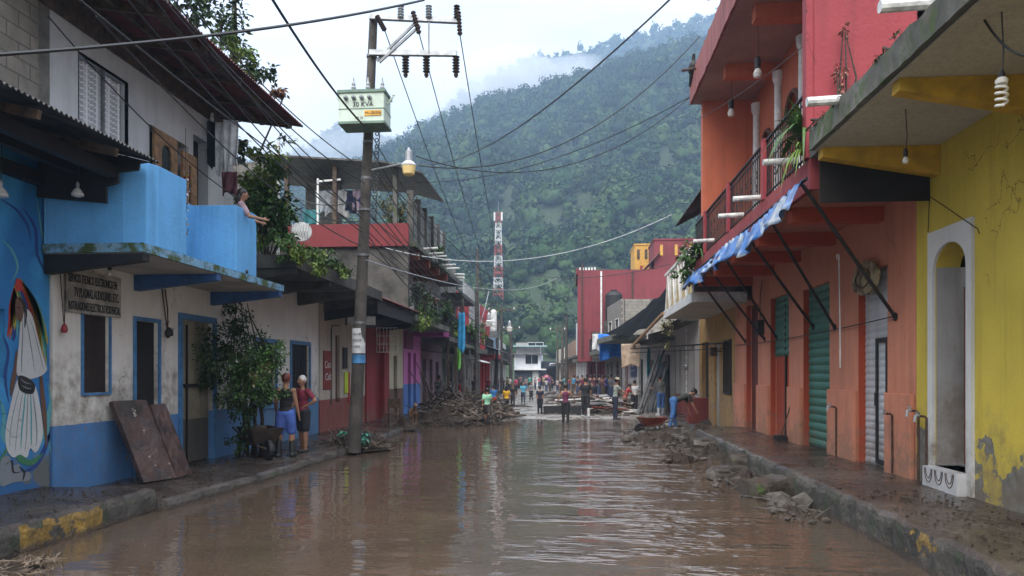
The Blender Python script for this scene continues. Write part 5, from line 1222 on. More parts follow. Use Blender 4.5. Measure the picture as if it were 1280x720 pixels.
# three high voltage lines running to the far end
far = [aY(612,270,70), aY(640,262,75), aY(660,268,75)]
for k, (px, py) in enumerate(((481,38),(524,42),(575,44))):
    wire(('left','middle','right')[k]+'most high voltage line from the crossarm down the street', aY(px,py,15.6), aY((625,632,640)[k],384,64), 1.2, .012)
wire('long thin line from top right sky sloping to the left houses', aY(842,-5,10), aY(520,205,26), .7, .014)
wire('slack line from the orange roof to the left pole', aY(875,45,19.5), aY(523,207,17), 1.1, .014)
wire('second slack line from the orange roof below it', aY(868,118,19.4), aY(520,228,25), .6, .012)
wire('third slack line from the orange house wall', aY(862,122,19.4), aY(520,195,16), 1.0, .012)
wire('pale cable crossing the street before the mast', aY(482,310,24), aY(840,268,24), .9, .013, M['galv'])
wire('upper cable bundle from the near pole to the left houses', aX(210,0,-5.5), T_(6.0), .25, .012)
for k, (p0, z1, lb) in enumerate((((100,0),5.3,'outermost'),((205,0),5.5,'second'),((215,-3),5.2,'third'),((462,0),6.3,'highest'),((190,-5),4.9,'lowest'),((160,0),5.0,'fifth'),((120,20),4.6,'sixth'))):
    a = aX(min(p0[0], 300), p0[1], -5.3-.05*k) if p0[0] < 400 else aX(225, -6, -5.2)
    wire(lb+' cable of the bundle slanting past the blue balcony house', a, T_(z1)+Vector((0,-.15,0)), .10+.04*k, .011)
wire('cable from the near pole along the terrace house', T_(5.4), aX(560,330,-5.3), .3, .014)
wire('lower cable from the near pole along the terrace house', T_(5.0), aX(565,385,-5.2), .6, .014)
wire('upper thin cable from the near pole down the left side', T_(7.2), aY(597,330,46), .9, .012)
wire('second thin cable from the near pole down the left side', T_(6.6), aY(622,402,58), 1.2, .012)
wire('thin dark cable from the transformer to the far pole', T_(6.9), aY(638,408,72), 1.6, .014)
wire('thin cable from the near pole to the far right pole', T_(6.5), aY(708,392,58), 1.0, .012)
wire('cable linking the two far poles across the street', aY(627,386,64), aY(703,404,70), .5, .02)
wire('pale cable from the tall thin pole to the right', aY(597,330,46), aY(838,330,40), .8, .02)
pole('utility_pole', 'thin pole near the green gate house at the far end', -6.9, 84, 7.5, .14, arms=[(6.9, 1.8)])
pole('utility_pole', 'thin pole on the right before the brownish low house', aY(697,400,82).x, 82, 7.2, .14, arms=[(6.6, 1.6)])
pole('utility_pole', 'brown pole in front of the grey block house', -5.35, 41, 6.4, .12)
for k in range(7):
    wire(('first','second','third','fourth','fifth','sixth','seventh')[k]+' of the cables strung low along the left fronts', T_(4.6+.22*k), Vector((-5.3-.06*k, 41+5*k, 5.9-.1*k)), .5+.12*k, .012)
for k in range(4):
    wire(('lowest','lower','upper','uppermost')[k]+' cable fanning from the tall thin pole over the far left roofs', aY(597,330+6*k,46), Vector((-6.9, 84, 6.0+.3*k)), .8+.2*k, .016)
wire('cable crossing the street between the far roofs', Vector((-7.3,56,7.0)), Vector((1.2,58,8.2)), .6, .014)
wire('second cable crossing the street between the far roofs', Vector((-7.3,66,6.6)), Vector((1.1,63,6.4)), .5, .014)
wire('curved pale cable hanging down beside the grey block house', aY(611,364,47), aY(590,420,46), .6, .035, M['galv'])
wire('cable to the terrace roof on the left', T_(5.7), aY(345,230,20), .35, .012)
wire('second cable to the terrace roof on the left', T_(5.2), aY(330,200,17), .5, .012)
wire('short pale cable on the red parapet', T_(4.3)+Vector((.1,-.1,0)), aY(700,345,50), .8, .014, M['galv'])
wire('black cable across the upper storey over the curtained window', aX(60,20,-6.8), aX(300,250,-6.2), .2, .010)
wire('looping cable under the yellow canopy at top right', aY(1215,-5,6.5), aY(1285,70,5.8), .12, .010)
wire('thin line along the orange wall between the struts', (4.6,21.3,2.6), (4.6,11,2.62), .06, .010)
wire('thin line under the orange roof slab', aY(1020,45,12.5), aY(870,150,19.3), .1, .008)
# ================================================================ PLANTS
def leaf(m, p, d, nrm, l, w_):
    d = Vector(d).normalized(); s_ = d.cross(Vector(nrm)); 
    if s_.length < 1e-3: s_ = d.orthogonal()
    s_.normalize(); p = Vector(p); up = s_.cross(d)
    m.add([p, p+d*l*.45+s_*w_+up*w_*.3, p+d*l-up*l*.12, p+d*l*.45-s_*w_+up*w_*.3, p+d*l*.5], [(0,1,4),(1,2,4),(2,3,4),(3,0,4)])
def foliage(m, c, rad, n, size, r_, dens=1.0, clump=5):
    c = Vector(c)
    cl = [c+Vector((r_.gauss(0,.5)*rad[0], r_.gauss(0,.5)*rad[1], r_.gauss(0,.5)*rad[2])) for _ in range(max(3, n//28))]
    for k in range(n):
        q = r_.choice(cl); e = .28
        p = q+Vector((r_.gauss(0,e)*rad[0]*.6, r_.gauss(0,e)*rad[1]*.6, r_.gauss(0,e)*rad[2]*.6))
        d = (p-c)+Vector((r_.gauss(0,.4),r_.gauss(0,.4),r_.gauss(-.25,.3)))
        leaf(m, p, d if d.length > .01 else (0,0,1), (r_.gauss(0,.4),r_.gauss(0,.4),1), size*r_.uniform(.6,1.4), size*r_.uniform(.22,.36))
    return cl
def bush(name, lab, base, blobs, mat, size, r_, stems=4, cat='plant', mats=None):
    t_ = T(name, lab, cat, tuple(base)); sm_ = MB(); base = Vector(base)
    for bi, (c, rad, n) in enumerate(blobs):
        m = MB(); cl = foliage(m, c, rad, n, size, r_); m.build('foliage', (mats[bi] if mats else mat), t_)
        for q in cl[:stems]:
            mid = base.lerp(q, .5)+Vector((r_.gauss(0,.06),r_.gauss(0,.06),.05)); sm_.tube([base+Vector((r_.gauss(0,.04),r_.gauss(0,.04),0)), mid, q], [.022,.014,.006], 5)
    sm_.build('stem', M['bark'], t_); return t_
R8 = random.Random(5)
# climbing shrub by the big door of the balcony house
b0 = Vector((-6.45, 14.35, .15))
cl_ = T('climbing_shrub', 'leafy dark green shrub climbing up the white wall beside the wide metal door', 'shrub', tuple(b0))
m = MB()
for k in range(9):
    a = R8.uniform(-.25,.25); c_ = R8.uniform(-.2,.2)
    m.tube([b0+Vector((a,c_,0)), b0+Vector((a*.6+.1*math.sin(k),c_,.7)), b0+Vector((a*.9-.05,c_*1.2,1.4)), b0+Vector((a*1.5,c_*1.5,2.1)), b0+Vector((a*.6-.25,c_+.2,3.1-.3*(k%3)))], [.035,.03,.025,.018,.008], 6)
m.build('trunk', M['bark'], cl_)
for px, py, yy, rad, n, mt in ((290,440,13.7,(.42,.5,.42),1500,'leafd'),(312,462,13.8,(.42,.5,.45),1700,'leaf'),(268,452,13.5,(.34,.45,.42),1000,'leafd'),(330,448,14.0,(.35,.4,.38),1000,'leaf'),(302,412,14.0,(.30,.35,.32),600,'leafd'),(298,498,13.7,(.34,.4,.38),1100,'leafd'),(325,492,13.8,(.30,.35,.30),600,'leaf'),(283,385,14.3,(.16,.25,.35),220,'leafd'),(350,432,14.0,(.25,.2,.10),90,'leaf'),(262,480,13.5,(.16,.25,.3),200,'leafd'),(320,470,13.5,(.3,.3,.35),90,'leafdry'),(296,545,14.0,(.25,.3,.3),260,'leafd')):
    m = MB(); foliage(m, aY(px,py,yy), rad, n, .075, R8); m.build('foliage', M[mt], cl_)
# tree overhanging the tin roof
tb = Vector((-8.2, 16.2, .1))
tt = T('roadside_tree', 'tall leafy tree behind the red tin roof with hanging bright green sprays', 'tree', tuple(tb))
m = MB(); m.tube([tb, tb+Vector((.1,0,3)), tb+Vector((.3,-.1,6)), tb+Vector((.8,-.6,8.2)), tb+Vector((1.2,-1.4,9.6))], [.22,.19,.15,.1,.04], 9)
for q in ((1.5,-2.6,8.4),(2.1,-1.0,7.6),(1.9,-.9,6.2),(.2,-2.8,9.6),(2.2,-.2,5.4)): m.tube([tb+Vector((.5,-.3,6.5)), tb+Vector((.5,-.3,6.8)).lerp(tb+Vector(q), .5)+Vector((0,0,.3)), tb+Vector(q)], [.07,.045,.015], 6)
m.build('trunk', M['bark'], tt)
for px, py, yy, rad, n, mt in ((275,25,14.2,(.55,.6,.55),420,'leafd'),(290,62,14.4,(.45,.5,.40),320,'leafy'),(318,88,14.8,(.4,.4,.35),240,'leafd'),(300,90,14.6,(.4,.4,.4),230,'leafy'),(240,5,13.6,(.4,.5,.4),260,'leafd'),(352,112,15.0,(.25,.25,.22),110,'leafr'),(338,130,15.1,(.3,.3,.25),150,'leafy'),
        (330,190,15.2,(.55,.3,.25),300,'leafy'),(300,178,15.2,(.3,.3,.3),160,'leafd'),(345,205,15.4,(.4,.3,.2),140,'leafd'),(313,215,15.4,(.2,.25,.35),150,'leafy')):
    m = MB(); foliage(m, aY(px,py,yy), rad, n, .13, R8); m.build('foliage', M[mt], tt)
# broad bush between the houses, on the low roof
bs = aY(335,300,15.6); bush('roof_bush', 'bright green leafy bush growing on the low roof beside the blue balcony', (bs.x, bs.y, 4.14),
    [(aY(338,262,15.6),(.5,.45,.55),1100,),(aY(328,235,15.6),(.4,.4,.4),650),(aY(350,285,15.4),(.35,.3,.3),260),(aY(325,292,15.3),(.2,.2,.2),80)], M['leaf'], .15, R8, mats=[M['leaf'],M['leafy'],M['leaf'],M['leafy']])
def blades(name, lab, base, n, l, w_, mat, r_, spread=1.0, droop=.5, cat='plant', pot=None, out=(0,0,0)):
    t_ = T(name, lab, cat, tuple(base)); m = MB(); base = Vector(base)
    for k in range(n):
        a = r_.uniform(0, 6.28); ln = l*r_.uniform(.6,1.2); sp = spread*r_.uniform(.3,1); h = Vector((math.cos(a)*sp, math.sin(a)*sp, 1)); h = (h+Vector(out)).normalized()
        s_ = Vector((-math.sin(a), math.cos(a), 0))*w_*r_.uniform(.7,1.3); p = base+Vector((math.cos(a),math.sin(a),0))*.04; vs = []; nn = 6
        for i in range(nn+1):
            q = i/nn; c = p+h*ln*q - Vector((0,0,1))*droop*ln*q*q*sp*1.3; wd = (1-q)**.6 if q > .3 else .6+q*1.1
            vs += [c-s_*wd, c+s_*wd]
        m.add(vs, [(2*i,2*i+1,2*i+3,2*i+2) for i in range(nn)])
    m.build('blades', mat, t_)
    if pot: MB().lathe(base-Vector((0,0,.22)), [(.12,0),(.16,.2),(.17,.22),(.14,.23)], 14).build('pot', pot, t_)
    return t_
TERR = simple('terracotta', (.25,.10,.06), .8)
G8 = 'potted plants and weeds on the slabs'
for k, (px, py, lab, l, n) in enumerate(((372,318,'leafy weeds at the near corner of the mossy slab',.40,34),(388,326,'green spiky plant in the row on the mossy slab, second from its near corner',.5,36),(402,334,'wide spiky plant in the middle of the mossy slab',.62,44),(418,342,'yellow striped spiky plant leaning on the mossy slab',.66,44),(434,350,'last spiky plant of the slab row beside the pole',.5,30))):
    p = aX(px, py, -5.52); blades('spiky_plant', lab, (p.x, p.y, 4.14), n, l, .026, M['leafy'] if k in (0,3) else M['leaf'], R8, 1.1, .5)
for k, (px, py) in enumerate(((380,322),(412,340),(395,330))):
    p = aX(px,py,-5.5); bush('slab_weed', ('low weeds near the white fan unit on the slab','low weeds between spiky plants nearer the pole','trailing weeds over the middle slab edge')[k], (p.x,p.y,4.14), [((p.x+.05,p.y,4.2),(.25,.5,.14),190)], M['leafy'], .07, R8, 3)
for k, (px, py, w_) in enumerate(((366,322,.35),(390,336,.4),(425,352,.35))):
    p = aX(px, py, -5.45); bush('slab_bush', ('bright bushy weeds at the slab corner beside the roof bush','bright bushy weeds in front of the red parapet','bright bushy weeds at the slab edge next to the pole')[k], (p.x,p.y,4.14), [((p.x-.05,p.y,4.32),(.28,w_,.22),340),((p.x+.12,p.y,4.12),(.12,w_,.2),150)], M['leafy'], .09, R8, 4, mats=[M['leaf'],M['leafy']])
for k, (x, y, z, s_) in enumerate(((-5.3,30.6,4.5,1.0),(-5.6,35.5,4.2,.9),(-5.5,40.2,4.4,.9),(-5.8,47,4.6,1.1),(-5.2,28.8,6.6,.6))):
    bush('balcony_fern', ('trailing fern at the far end of the flowering balcony','potted fern on the mauve house balcony','creeper on the grey block house balcony rail','bushy plant on the red banded house','tuft growing among the terrace drain pipes')[k], (x,y,z-.5*s_), [((x,y,z),(.3*s_,.9*s_,.45*s_),300),((x+.1,y,z-.4*s_),(.2*s_,.6*s_,.4*s_),130)], M['leaf'], .13, R8, 4, mats=[M['leaf'],M['leafy'] if k % 2 else M['leafd']])
bush('terrace_bush', 'tall straw coloured bush growing on the terrace behind the pole', (-6.0,25.2,6.86), [((-6.15,25.1,7.5),(.6,.4,.65),700),((-6.0,25.2,7.2),(.55,.4,.4),300)], M['leafdry'], .11, R8, 6, mats=[M['leafdry'],M['leaf']])
bush('balcony_bush', 'flowering bush overflowing the iron balcony of the terrace house', (-5.5,26.3,3.9), [((-5.35,26.0,4.6),(.35,.9,.6),700),((-5.35,28,4.4),(.35,1.0,.5),500),((-5.3,27.5,4.6),(.3,.8,.3),70),((-5.3,25.6,3.8),(.3,.4,.4),260)], M['leafd'], .12, R8, 5, mats=[M['leafd'],M['leaf'],simple('pink_flower',(.5,.06,.14),.6),M['leafy']])
bush('hanging_fern', 'small tangled plant hanging on a far left house front', (-6.0,42,3.4), [((-6.0,42,3.7),(.5,.5,.5),260)], M['leafdry'], .14, R8, 4)
# right side plants
p = aX(1003,165,3.2); blades('balcony_plant', 'long leaved green plant pushing through the orange balcony railing', (3.3,10.75,5.15), 80, .85, .028, M['leaf'], R8, 1.3, .75)
blades('balcony_plant', 'lower drooping leaves at the near end of the orange balcony', (3.25,10.6,4.85), 40, .6, .02, M['leafy'], R8, 1.4, .9)
blades('balcony_plant', 'leafy plant at the far end of the orange balcony', (3.2,19.0,4.85), 60, .9, .035, M['leaf'], R8, 1.4, .8)
bush('hanging_plant', 'green creeper hanging at the far end of the orange balcony', (3.1,19.6,4.6), [((3.05,19.2,4.9),(.3,.6,.35),260),((3.0,20.0,4.3),(.25,.4,.3),160)], M['leaf'], .14, R8, 3)
bush('hanging_plant', 'dry creeper hanging under the white balcony', (3.5,26.6,3.3), [((3.4,26.6,3.4),(.3,.4,.35),200)], M['leafdry'], .13, R8, 3)
bush('wall_weed', 'thin pinkish weed growing up the crimson flank wall', (3.62,10.2,5.02), [((3.62,10.2,5.75),(.10,.1,.55),70),((3.66,10.2,6.3),(.06,.06,.2),30)], simple('pink_weed',(.30,.14,.10),.8), .06, R8, 4)
for k, (x, y, zz) in enumerate(((3.12,9.0,5.0),(3.12,7.6,5.0),(3.12,9.6,5.0))):
    bush('moss_tuft', ('mossy tuft midway along the yellow canopy edge','mossy tuft on the nearer yellow canopy edge','mossy tuft at the far tip of the yellow canopy edge')[k], (x,y,zz), [((x,y,zz+.01),(.05,.35,.03),160)], M['leafd'], .03, R8, 2)
# ================================================================ PEOPLE AND ANIMALS
def capsule(m, a, b, ra, rb, n=10, flat=False):
    a = Vector(a); b = Vector(b); L_ = (b-a).length
    if L_ < 1e-4: return
    pr_ = []
    if not flat: pr_ += [(ra*math.sin(t*math.pi/8), -ra*math.cos(t*math.pi/8)) for t in range(0,4)]
    pr_ += [(ra, 0), (rb, L_)]
    if not flat: pr_ += [(rb*math.cos(t*math.pi/8), L_+rb*math.sin(t*math.pi/8)) for t in range(1,5)]
    m.lathe(a, pr_, n, tuple(b-a))
def ell(m, c, r, fr_=None, n=12):
    bm = bmesh.new(); bmesh.ops.create_uvsphere(bm, u_segments=n, v_segments=n-2, radius=1)
    fx, fy, fz = fr_ or (Vector((1,0,0)), Vector((0,1,0)), Vector((0,0,1)))
    m.add([Vector(c)+fx*v.co.x*r[0]+fy*v.co.y*r[1]+fz*v.co.z*r[2] for v in bm.verts], [tuple(v.index for v in f.verts) for f in bm.faces]); bm.free()
def remesh(mb, name, mat, parent, vox, sm=3, tf=None):
    me = bpy.data.meshes.new('tmp'); me.from_pydata([tuple(v) for v in mb.v], [], mb.f)
    o = bpy.data.objects.new('tmp', me); C.objects.link(o)
    r = o.modifiers.new('r','REMESH'); r.mode = 'VOXEL'; r.voxel_size = vox
    if sm: s_ = o.modifiers.new('s','SMOOTH'); s_.factor = .5; s_.iterations = sm
    dg = bpy.context.evaluated_depsgraph_get(); em = bpy.data.meshes.new_from_object(o.evaluated_get(dg)); bpy.data.objects.remove(o); bpy.data.meshes.remove(me)
    em.name = name
    if tf: em.transform(tf)
    em.materials.clear(); em.materials.append(mat); em.polygons.foreach_set('use_smooth', [True]*len(em.polygons))
    q = bpy.data.objects.new(name, em); C.objects.link(q); q.parent = parent; OFF[q.name] = OFF[parent.name]; return q
CM = {}
def colm(c, r=.85):
    k = tuple(round(x, 3) for x in c)
    if k not in CM: CM[k] = simple('cloth_%d' % len(CM), c, r, 0, .35, 5, .8)
    return CM[k]
SK = simple('brown_skin', (.30,.155,.095), .55, 0, .12, 9, .05); SKd = simple('dark_brown_skin', (.20,.10,.06), .55, 0, .12, 9, .05)
HAIR = simple('black_hair', (.012,.010,.009), .45, 0, .2, 30); 
def person(lab, loc, h, face, shirt, legs, short=False, lean=0, hips=((0,0),(0,0)), arms=((5,8,15),(5,8,15)), hair='short', hat=None, hatc=(.5,.45,.35), boots=None, sleeve=.5, fem=False, vox=.03, haircol=None, skin=None, tilt=0, face_detail=False, group=None, seat=False, sd=(0,0)):
    """pose angles in degrees: hips ((thigh, knee) left, right); arms ((forward, outward, elbow) left, right); faces +y before turning by `face`"""
    t_ = T('person', lab, 'person', tuple(loc), group); skin = skin or SK
    rd = math.radians; B_ = MB(); S_ = MB(); L_ = MB()
    le = rd(lean); up = Vector((0, math.sin(le), math.cos(le))); fw = Vector((0, math.cos(le), -math.sin(le))); rx = Vector((1,0,0)); F_ = (rx, fw, up)
    wv = .92 if fem else 1.0
    hipc = Vector((0,0,.50)); hands = []
    chest = hipc+up*.20; neck = hipc+up*.315; 
    hl = rd(lean*.55+tilt); hu = Vector((0, math.sin(hl), math.cos(hl))); hf = Vector((0, math.cos(hl), -math.sin(hl)))
    head = neck+hu*.095+hf*.012
    k = 1.0
    def torso(m, g, z0=0):
        ell(m, hipc+up*.03, (.088*g, .062*g, .065), F_); ell(m, hipc+up*.12, (.074*wv*g, .052*g, .085), F_); ell(m, chest+up*.015, (.094*wv*g, .06*g, .095), F_); ell(m, neck-up*.045, (.085*wv*g, .045*g, .03), F_)
        if fem: ell(m, chest+fw*.03, (.07*g,.045*g,.045), F_)
    torso(B_, 1.0); torso(S_, 1.10)
    capsule(B_, neck-up*.03, head-hu*.02, .032, .028); ell(B_, head, (.045,.056,.066), (rx,hf,hu)); ell(B_, head-hu*.03+hf*.012, (.034,.04,.036), (rx,hf,hu))
    capsule(B_, head+hf*.050+hu*.008, head+hf*.066-hu*.012, .008, .010, 6)
    for s_ in (-1,1): ell(B_, head+rx*s_*.046-hu*.004, (.007,.014,.018), (rx,hf,hu), 8)
    feet = []
    for i, s_ in enumerate((-1,1)):
        a, kn = hips[i]; a = rd(a); kn = rd(kn); out_ = .03+sd[i]
        hp = hipc+rx*s_*.048-Vector((0,0,.0)); kd = Vector((s_*out_, math.sin(a), -math.cos(a))).normalized(); knee = hp+kd*.235
        sd_ = Vector((s_*out_*.3, math.sin(a-kn), -math.cos(a-kn))).normalized(); ank = knee+sd_*.235
        capsule(B_, hp, knee, .056, .036); capsule(B_, knee, knee.lerp(ank,.35), .036, .037); capsule(B_, knee.lerp(ank,.35), ank, .037, .022)
        toe = ank+Vector((s_*.012, .085*math.cos(a-kn)+.02, -.022+.07*math.sin(a-kn)*0)); heel = ank+Vector((0,-.02,-.02))
        capsule(B_, heel, toe, .022, .02); feet.append((ank, toe, heel))
        if short: capsule(L_, hp, hp.lerp(knee,.86), .068, .058, 12)
        else: capsule(L_, hp, knee, .066, .046, 12); capsule(L_, knee, ank, .046, .034, 12)
    ell(L_, hipc+up*.01, (.097,.073,.062), F_)
    for i, s_ in enumerate((-1,1)):
        f, o_, e = (rd(x) for x in arms[i]); sh = neck-up*.035+rx*s_*.098*wv
        d1 = Vector((s_*math.sin(o_), math.sin(f)*math.cos(o_), -math.cos(f)*math.cos(o_)))
        d2 = Vector((s_*math.sin(o_)*(.35 if e > rd(60) else .8), math.sin(f+e), -math.cos(f+e))); 
        if f < 0 and e > rd(60): d2 = Vector((-s_*.75, .35, -.45))
        d2.normalize(); el = sh+d1*.165; wr = el+d2*.145
        ell(B_, sh, (.034,.034,.034)); capsule(B_, sh, el, .031, .024); capsule(B_, el, wr, .025, .015); hands.append(wr)
        cp = Vector((s_,0,0)).cross(d2); cp = cp.normalized() if cp.length > .1 else Vector((0,1,0))
        ell(B_, wr+d2*.026, (.011,.02,.028), (cp.cross(d2), cp, d2), 8)
        for q in range(4):
            r0 = wr+d2*.042+cp*(q-1.5)*.0095; l_ = (.030,.038,.036,.026)[q]; bd = (d2*1.0 - cp.cross(d2)*s_*.35).normalized()
            capsule(B_, r0, r0+d2*l_*.5, .0052, .005, 6); capsule(B_, r0+d2*l_*.5, r0+d2*l_*.5+bd*l_*.55, .005, .0042, 6)
        th0 = wr+d2*.015+cp*.018; capsule(B_, th0, th0+(d2+cp*.8).normalized()*.03, .0062, .005, 6); 
        if sleeve > 0: ell(S_, sh, (.041,.041,.041)); capsule(S_, sh, sh.lerp(el, min(1, sleeve*1.2)), .040, .036, 12, False)
        if sleeve > .9: capsule(S_, el, wr, .034, .024, 12)
    low = min(min(t.z for t in ft)-.022 for ft in feet); dz = -low
    Rm = Matrix.Rotation(rd(face), 4, 'Z'); Sc = Matrix.Scale(h, 4); Tr = Matrix.Translation((0,0,dz*h)); tf = Rm @ Tr @ Sc
    v = vox/h
    remesh(B_, 'body', skin, t_, v*.72 if vox < .02 else v, 2, tf); remesh(S_, 'shirt', colm(shirt), t_, v, 2, tf); remesh(L_, 'shorts' if short else 'trousers', colm(legs), t_, v, 2, tf)
    def part(m, nm, mt, smooth=True):
        m.v = [tuple(tf @ Vector(p) + OFF[t_.name]) for p in m.v]; return m.build(nm, mt, t_, smooth=smooth)
    hm = colm(haircol, .5) if haircol else HAIR
    if hair:
        m = MB(); ell(m, head+hu*.018-hf*.012, (.051,.056,.062), (rx,hf,hu), 14)
        if hair == 'long': ell(m, head-hu*.045-hf*.042, (.042,.022,.085), (rx,hf,hu), 12)
        if hair == 'bun': ell(m, head+hu*.02-hf*.062, (.022,.022,.022), (rx,hf,hu), 10)
        part(m, 'hair', hm)
    if hat == 'cap':
        m = MB(); ell(m, head+hu*.032, (.053,.060,.048), (rx,hf,hu), 12); ell(m, head+hu*.025+hf*.07, (.036,.04,.006), (rx,hf,hu), 10); part(m, 'cap', colm(hatc))
    if hat == 'brim':
        m = MB(); m.lathe(head+hu*.035, [(.11,.004),(.105,0),(.055,.0),(.052,.045),(.03,.055),(.001,.05)], 20, tuple(hu)); part(m, 'hat', colm(hatc), False)
    for ank, toe, heel in feet:
        m = MB()
        if boots: capsule(m, ank+Vector((0,0,.14)), ank, .040, .033, 12); capsule(m, heel, toe, .032, .029)
        else: capsule(m, heel-Vector((0,0,.004)), toe-Vector((0,0,.002)), .026, .024)
        part(m, 'boot' if boots else 'shoe', colm(boots or (.03,.028,.03), .5))
    if face_detail:
        for s_ in (-1,1):
            m = MB(); ell(m, head+hf*.0515+rx*s_*.018+hu*.008, (.008,.005,.0045), (rx,hf,hu), 8); part(m, 'eye', M['black'])
        m = MB(); ell(m, head+hf*.051-hu*.028, (.015,.006,.004), (rx,hf,hu), 8); part(m, 'mouth', colm((.22,.06,.05)))
    return t_, [Rm @ (Tr @ (Sc @ p)) + OFF[t_.name] for p in hands]
wb = aZ(357,571,.15); p1, hd = person('woman seen from behind in black sleeveless top, blue shorts and rubber boots', (wb.x,wb.y,.15), 1.66, 8, (.012,.012,.014), (.06,.12,.42), True, 2, ((-3,4),(5,4)), ((12,12,35),(6,10,12)), 'short', 'cap', (.30,.03,.02), (.03,.032,.03), 0, True, .016, haircol=(.10,.02,.015), sd=(.05,.05))
wb2 = aZ(379,565,.15); person('white haired person in maroon shirt and black shorts with a hand on the hip', (wb2.x,wb2.y,.15), 1.62, 150, (.22,.025,.05), (.02,.022,.03), True, 2, ((3,3),(-3,3)), ((-18,38,95),(10,10,30)), 'short', None, (0,0,0), None, .55, False, .016, haircol=(.6,.58,.55), face_detail=True)
# long handled tool in her left hand
tl = T('push_broom', 'long wooden handled broom held by the woman in blue shorts', 'broom', (hd[0].x-.12, hd[0].y+.1, .15))
MB().tube([hd[0]+Vector((.02,.02,.28)), hd[0], Vector((hd[0].x-.10, hd[0].y+.1, .20))], .013, 8).build('handle', M['paleW'], tl); MB().box(hd[0].x-.30,hd[0].x+.08,hd[0].y+.06,hd[0].y+.14,.155,.24).build('head', M['wood'], tl)
person('child with black hair leaning over the blue balcony parapet', (-5.80,12.32,3.53), 1.50, -60, (.42,.30,.34), (.1,.1,.14), False, 10, ((0,0),(0,0)), ((38,14,45),(30,14,50)), 'long', sleeve=.6, fem=True, vox=.018, face_detail=True)
def at_feet(px, feet, z=.03): return aZ(px, feet, z)
PP = [ # px, head, feet, face(deg; 0 faces away), shirt, legs, short, extra
 (609,485,529,0,(.30,.62,.42),(.045,.035,.03),True,dict(hips=((22,10),(-18,25)),arms=((-15,8,20),(20,8,25)),boots=(.02,.02,.02)),'man in mint green shirt and dark shorts walking away'),
 (617,484,514,10,(.04,.20,.50),(.40,.06,.03),True,dict(hips=((10,5),(-10,15))),'person in blue shirt and red shorts just beyond the mint shirt'),
 (633,484,517,0,(.75,.42,.02),(.015,.015,.018),False,dict(hair='long',fem=True),'long haired woman in bright yellow top and black trousers'),
 (641,480,509,180,(.02,.02,.022),(.03,.03,.035),False,dict(hips=((15,10),(-10,10))),'person in black right behind the yellow topped woman'),
 (654,478,505,185,(.10,.42,.60),(.04,.05,.08),False,dict(hips=((14,10),(-12,12)),arms=((10,15,60),(10,15,60))),'person in light blue shirt walking towards the camera'),
 (664,478,501,180,(.20,.21,.23),(.03,.03,.035),False,{},'person in grey shirt behind the light blue shirt'),
 (675,484,517,5,(.02,.022,.04),(.02,.02,.03),False,dict(arms=((0,4,5),(0,4,5))),'person in long navy jacket alone in mid street'),
 (707,481,530,0,(.12,.02,.06),(.012,.012,.014),False,dict(hair='bun',fem=True,arms=((5,25,25),(15,35,20)),hips=((4,2),(-6,4)),sleeve=0),'woman in sleeveless maroon top and black leggings with arms held out'),
 (732,473,521,10,(.015,.015,.017),(.015,.015,.02),False,dict(hat='cap',hatc=(.02,.02,.02),boots=(.5,.5,.5),arms=((10,12,20),(10,14,20)),hips=((8,4),(-8,8))),'man in black with white boots by the rubbish pile'),
 (769,474,524,-75,(.26,.29,.25),(.02,.025,.05),False,dict(hat='brim',hatc=(.45,.40,.30),arms=((35,8,25),(45,5,20)),lean=6),'man in straw hat and grey green shirt reaching to the right'),
 (781,479,516,-80,(.30,.02,.03),(.30,.12,.08),True,dict(lean=25,arms=((50,6,10),(40,6,10))),'stooping man in dark red shirt beside the straw hat man'),
 (793,476,516,-20,(.58,.57,.56),(.02,.02,.025),False,dict(arms=((20,10,60),(20,14,60)),lean=4),'man in white shirt and dark trousers by the leaning planks'),
 (826,470,519,20,(.15,.16,.15),(.05,.12,.30),False,dict(boots=(.45,.45,.44),lean=8,arms=((40,8,50),(40,8,50))),'person in grey shirt, blue jeans and pale boots behind the planks'),
 (575,476,507,-30,(.42,.02,.03),(.03,.03,.04),False,dict(arms=((30,10,40),(30,10,40)),lean=6),'man in red shirt beyond the branch pile'),
 (549,470,512,0,(.10,.11,.12),(.05,.05,.06),False,{},'person in dark grey standing left of the thin pole by the mauve house'),
 (563,474,505,40,(.03,.03,.035),(.03,.03,.035),False,{},'person in black between the thin pole and the red shirt'),
]
for px, hy, fy, fc, sc_, lc, sh_, ex, lab in PP:
    p = at_feet(px, fy, .03); dep = p.y/ (FW[1]+RT[1]*(px-640)/F0); hh = (fy-hy)/F0*dep*1.04
    kw = dict(vox=.028); kw.update(ex); person(lab, (p.x,p.y,.02), max(1.25, min(1.75, hh)), fc, sc_, lc, sh_, **kw)
# stooping man by the pavement end
p = aZ(842,534,.10); pb_, hb = person('stooping man in olive shirt and blue jeans at the end of the right pavement', (p.x,p.y,.08), 1.70, -80, (.035,.04,.03), (.05,.15,.38), False, 72, ((8,4),(-6,10)), ((10,4,8),(22,4,6)), 'short', 'cap', (.02,.02,.02), None, .5, vox=.02, tilt=10)
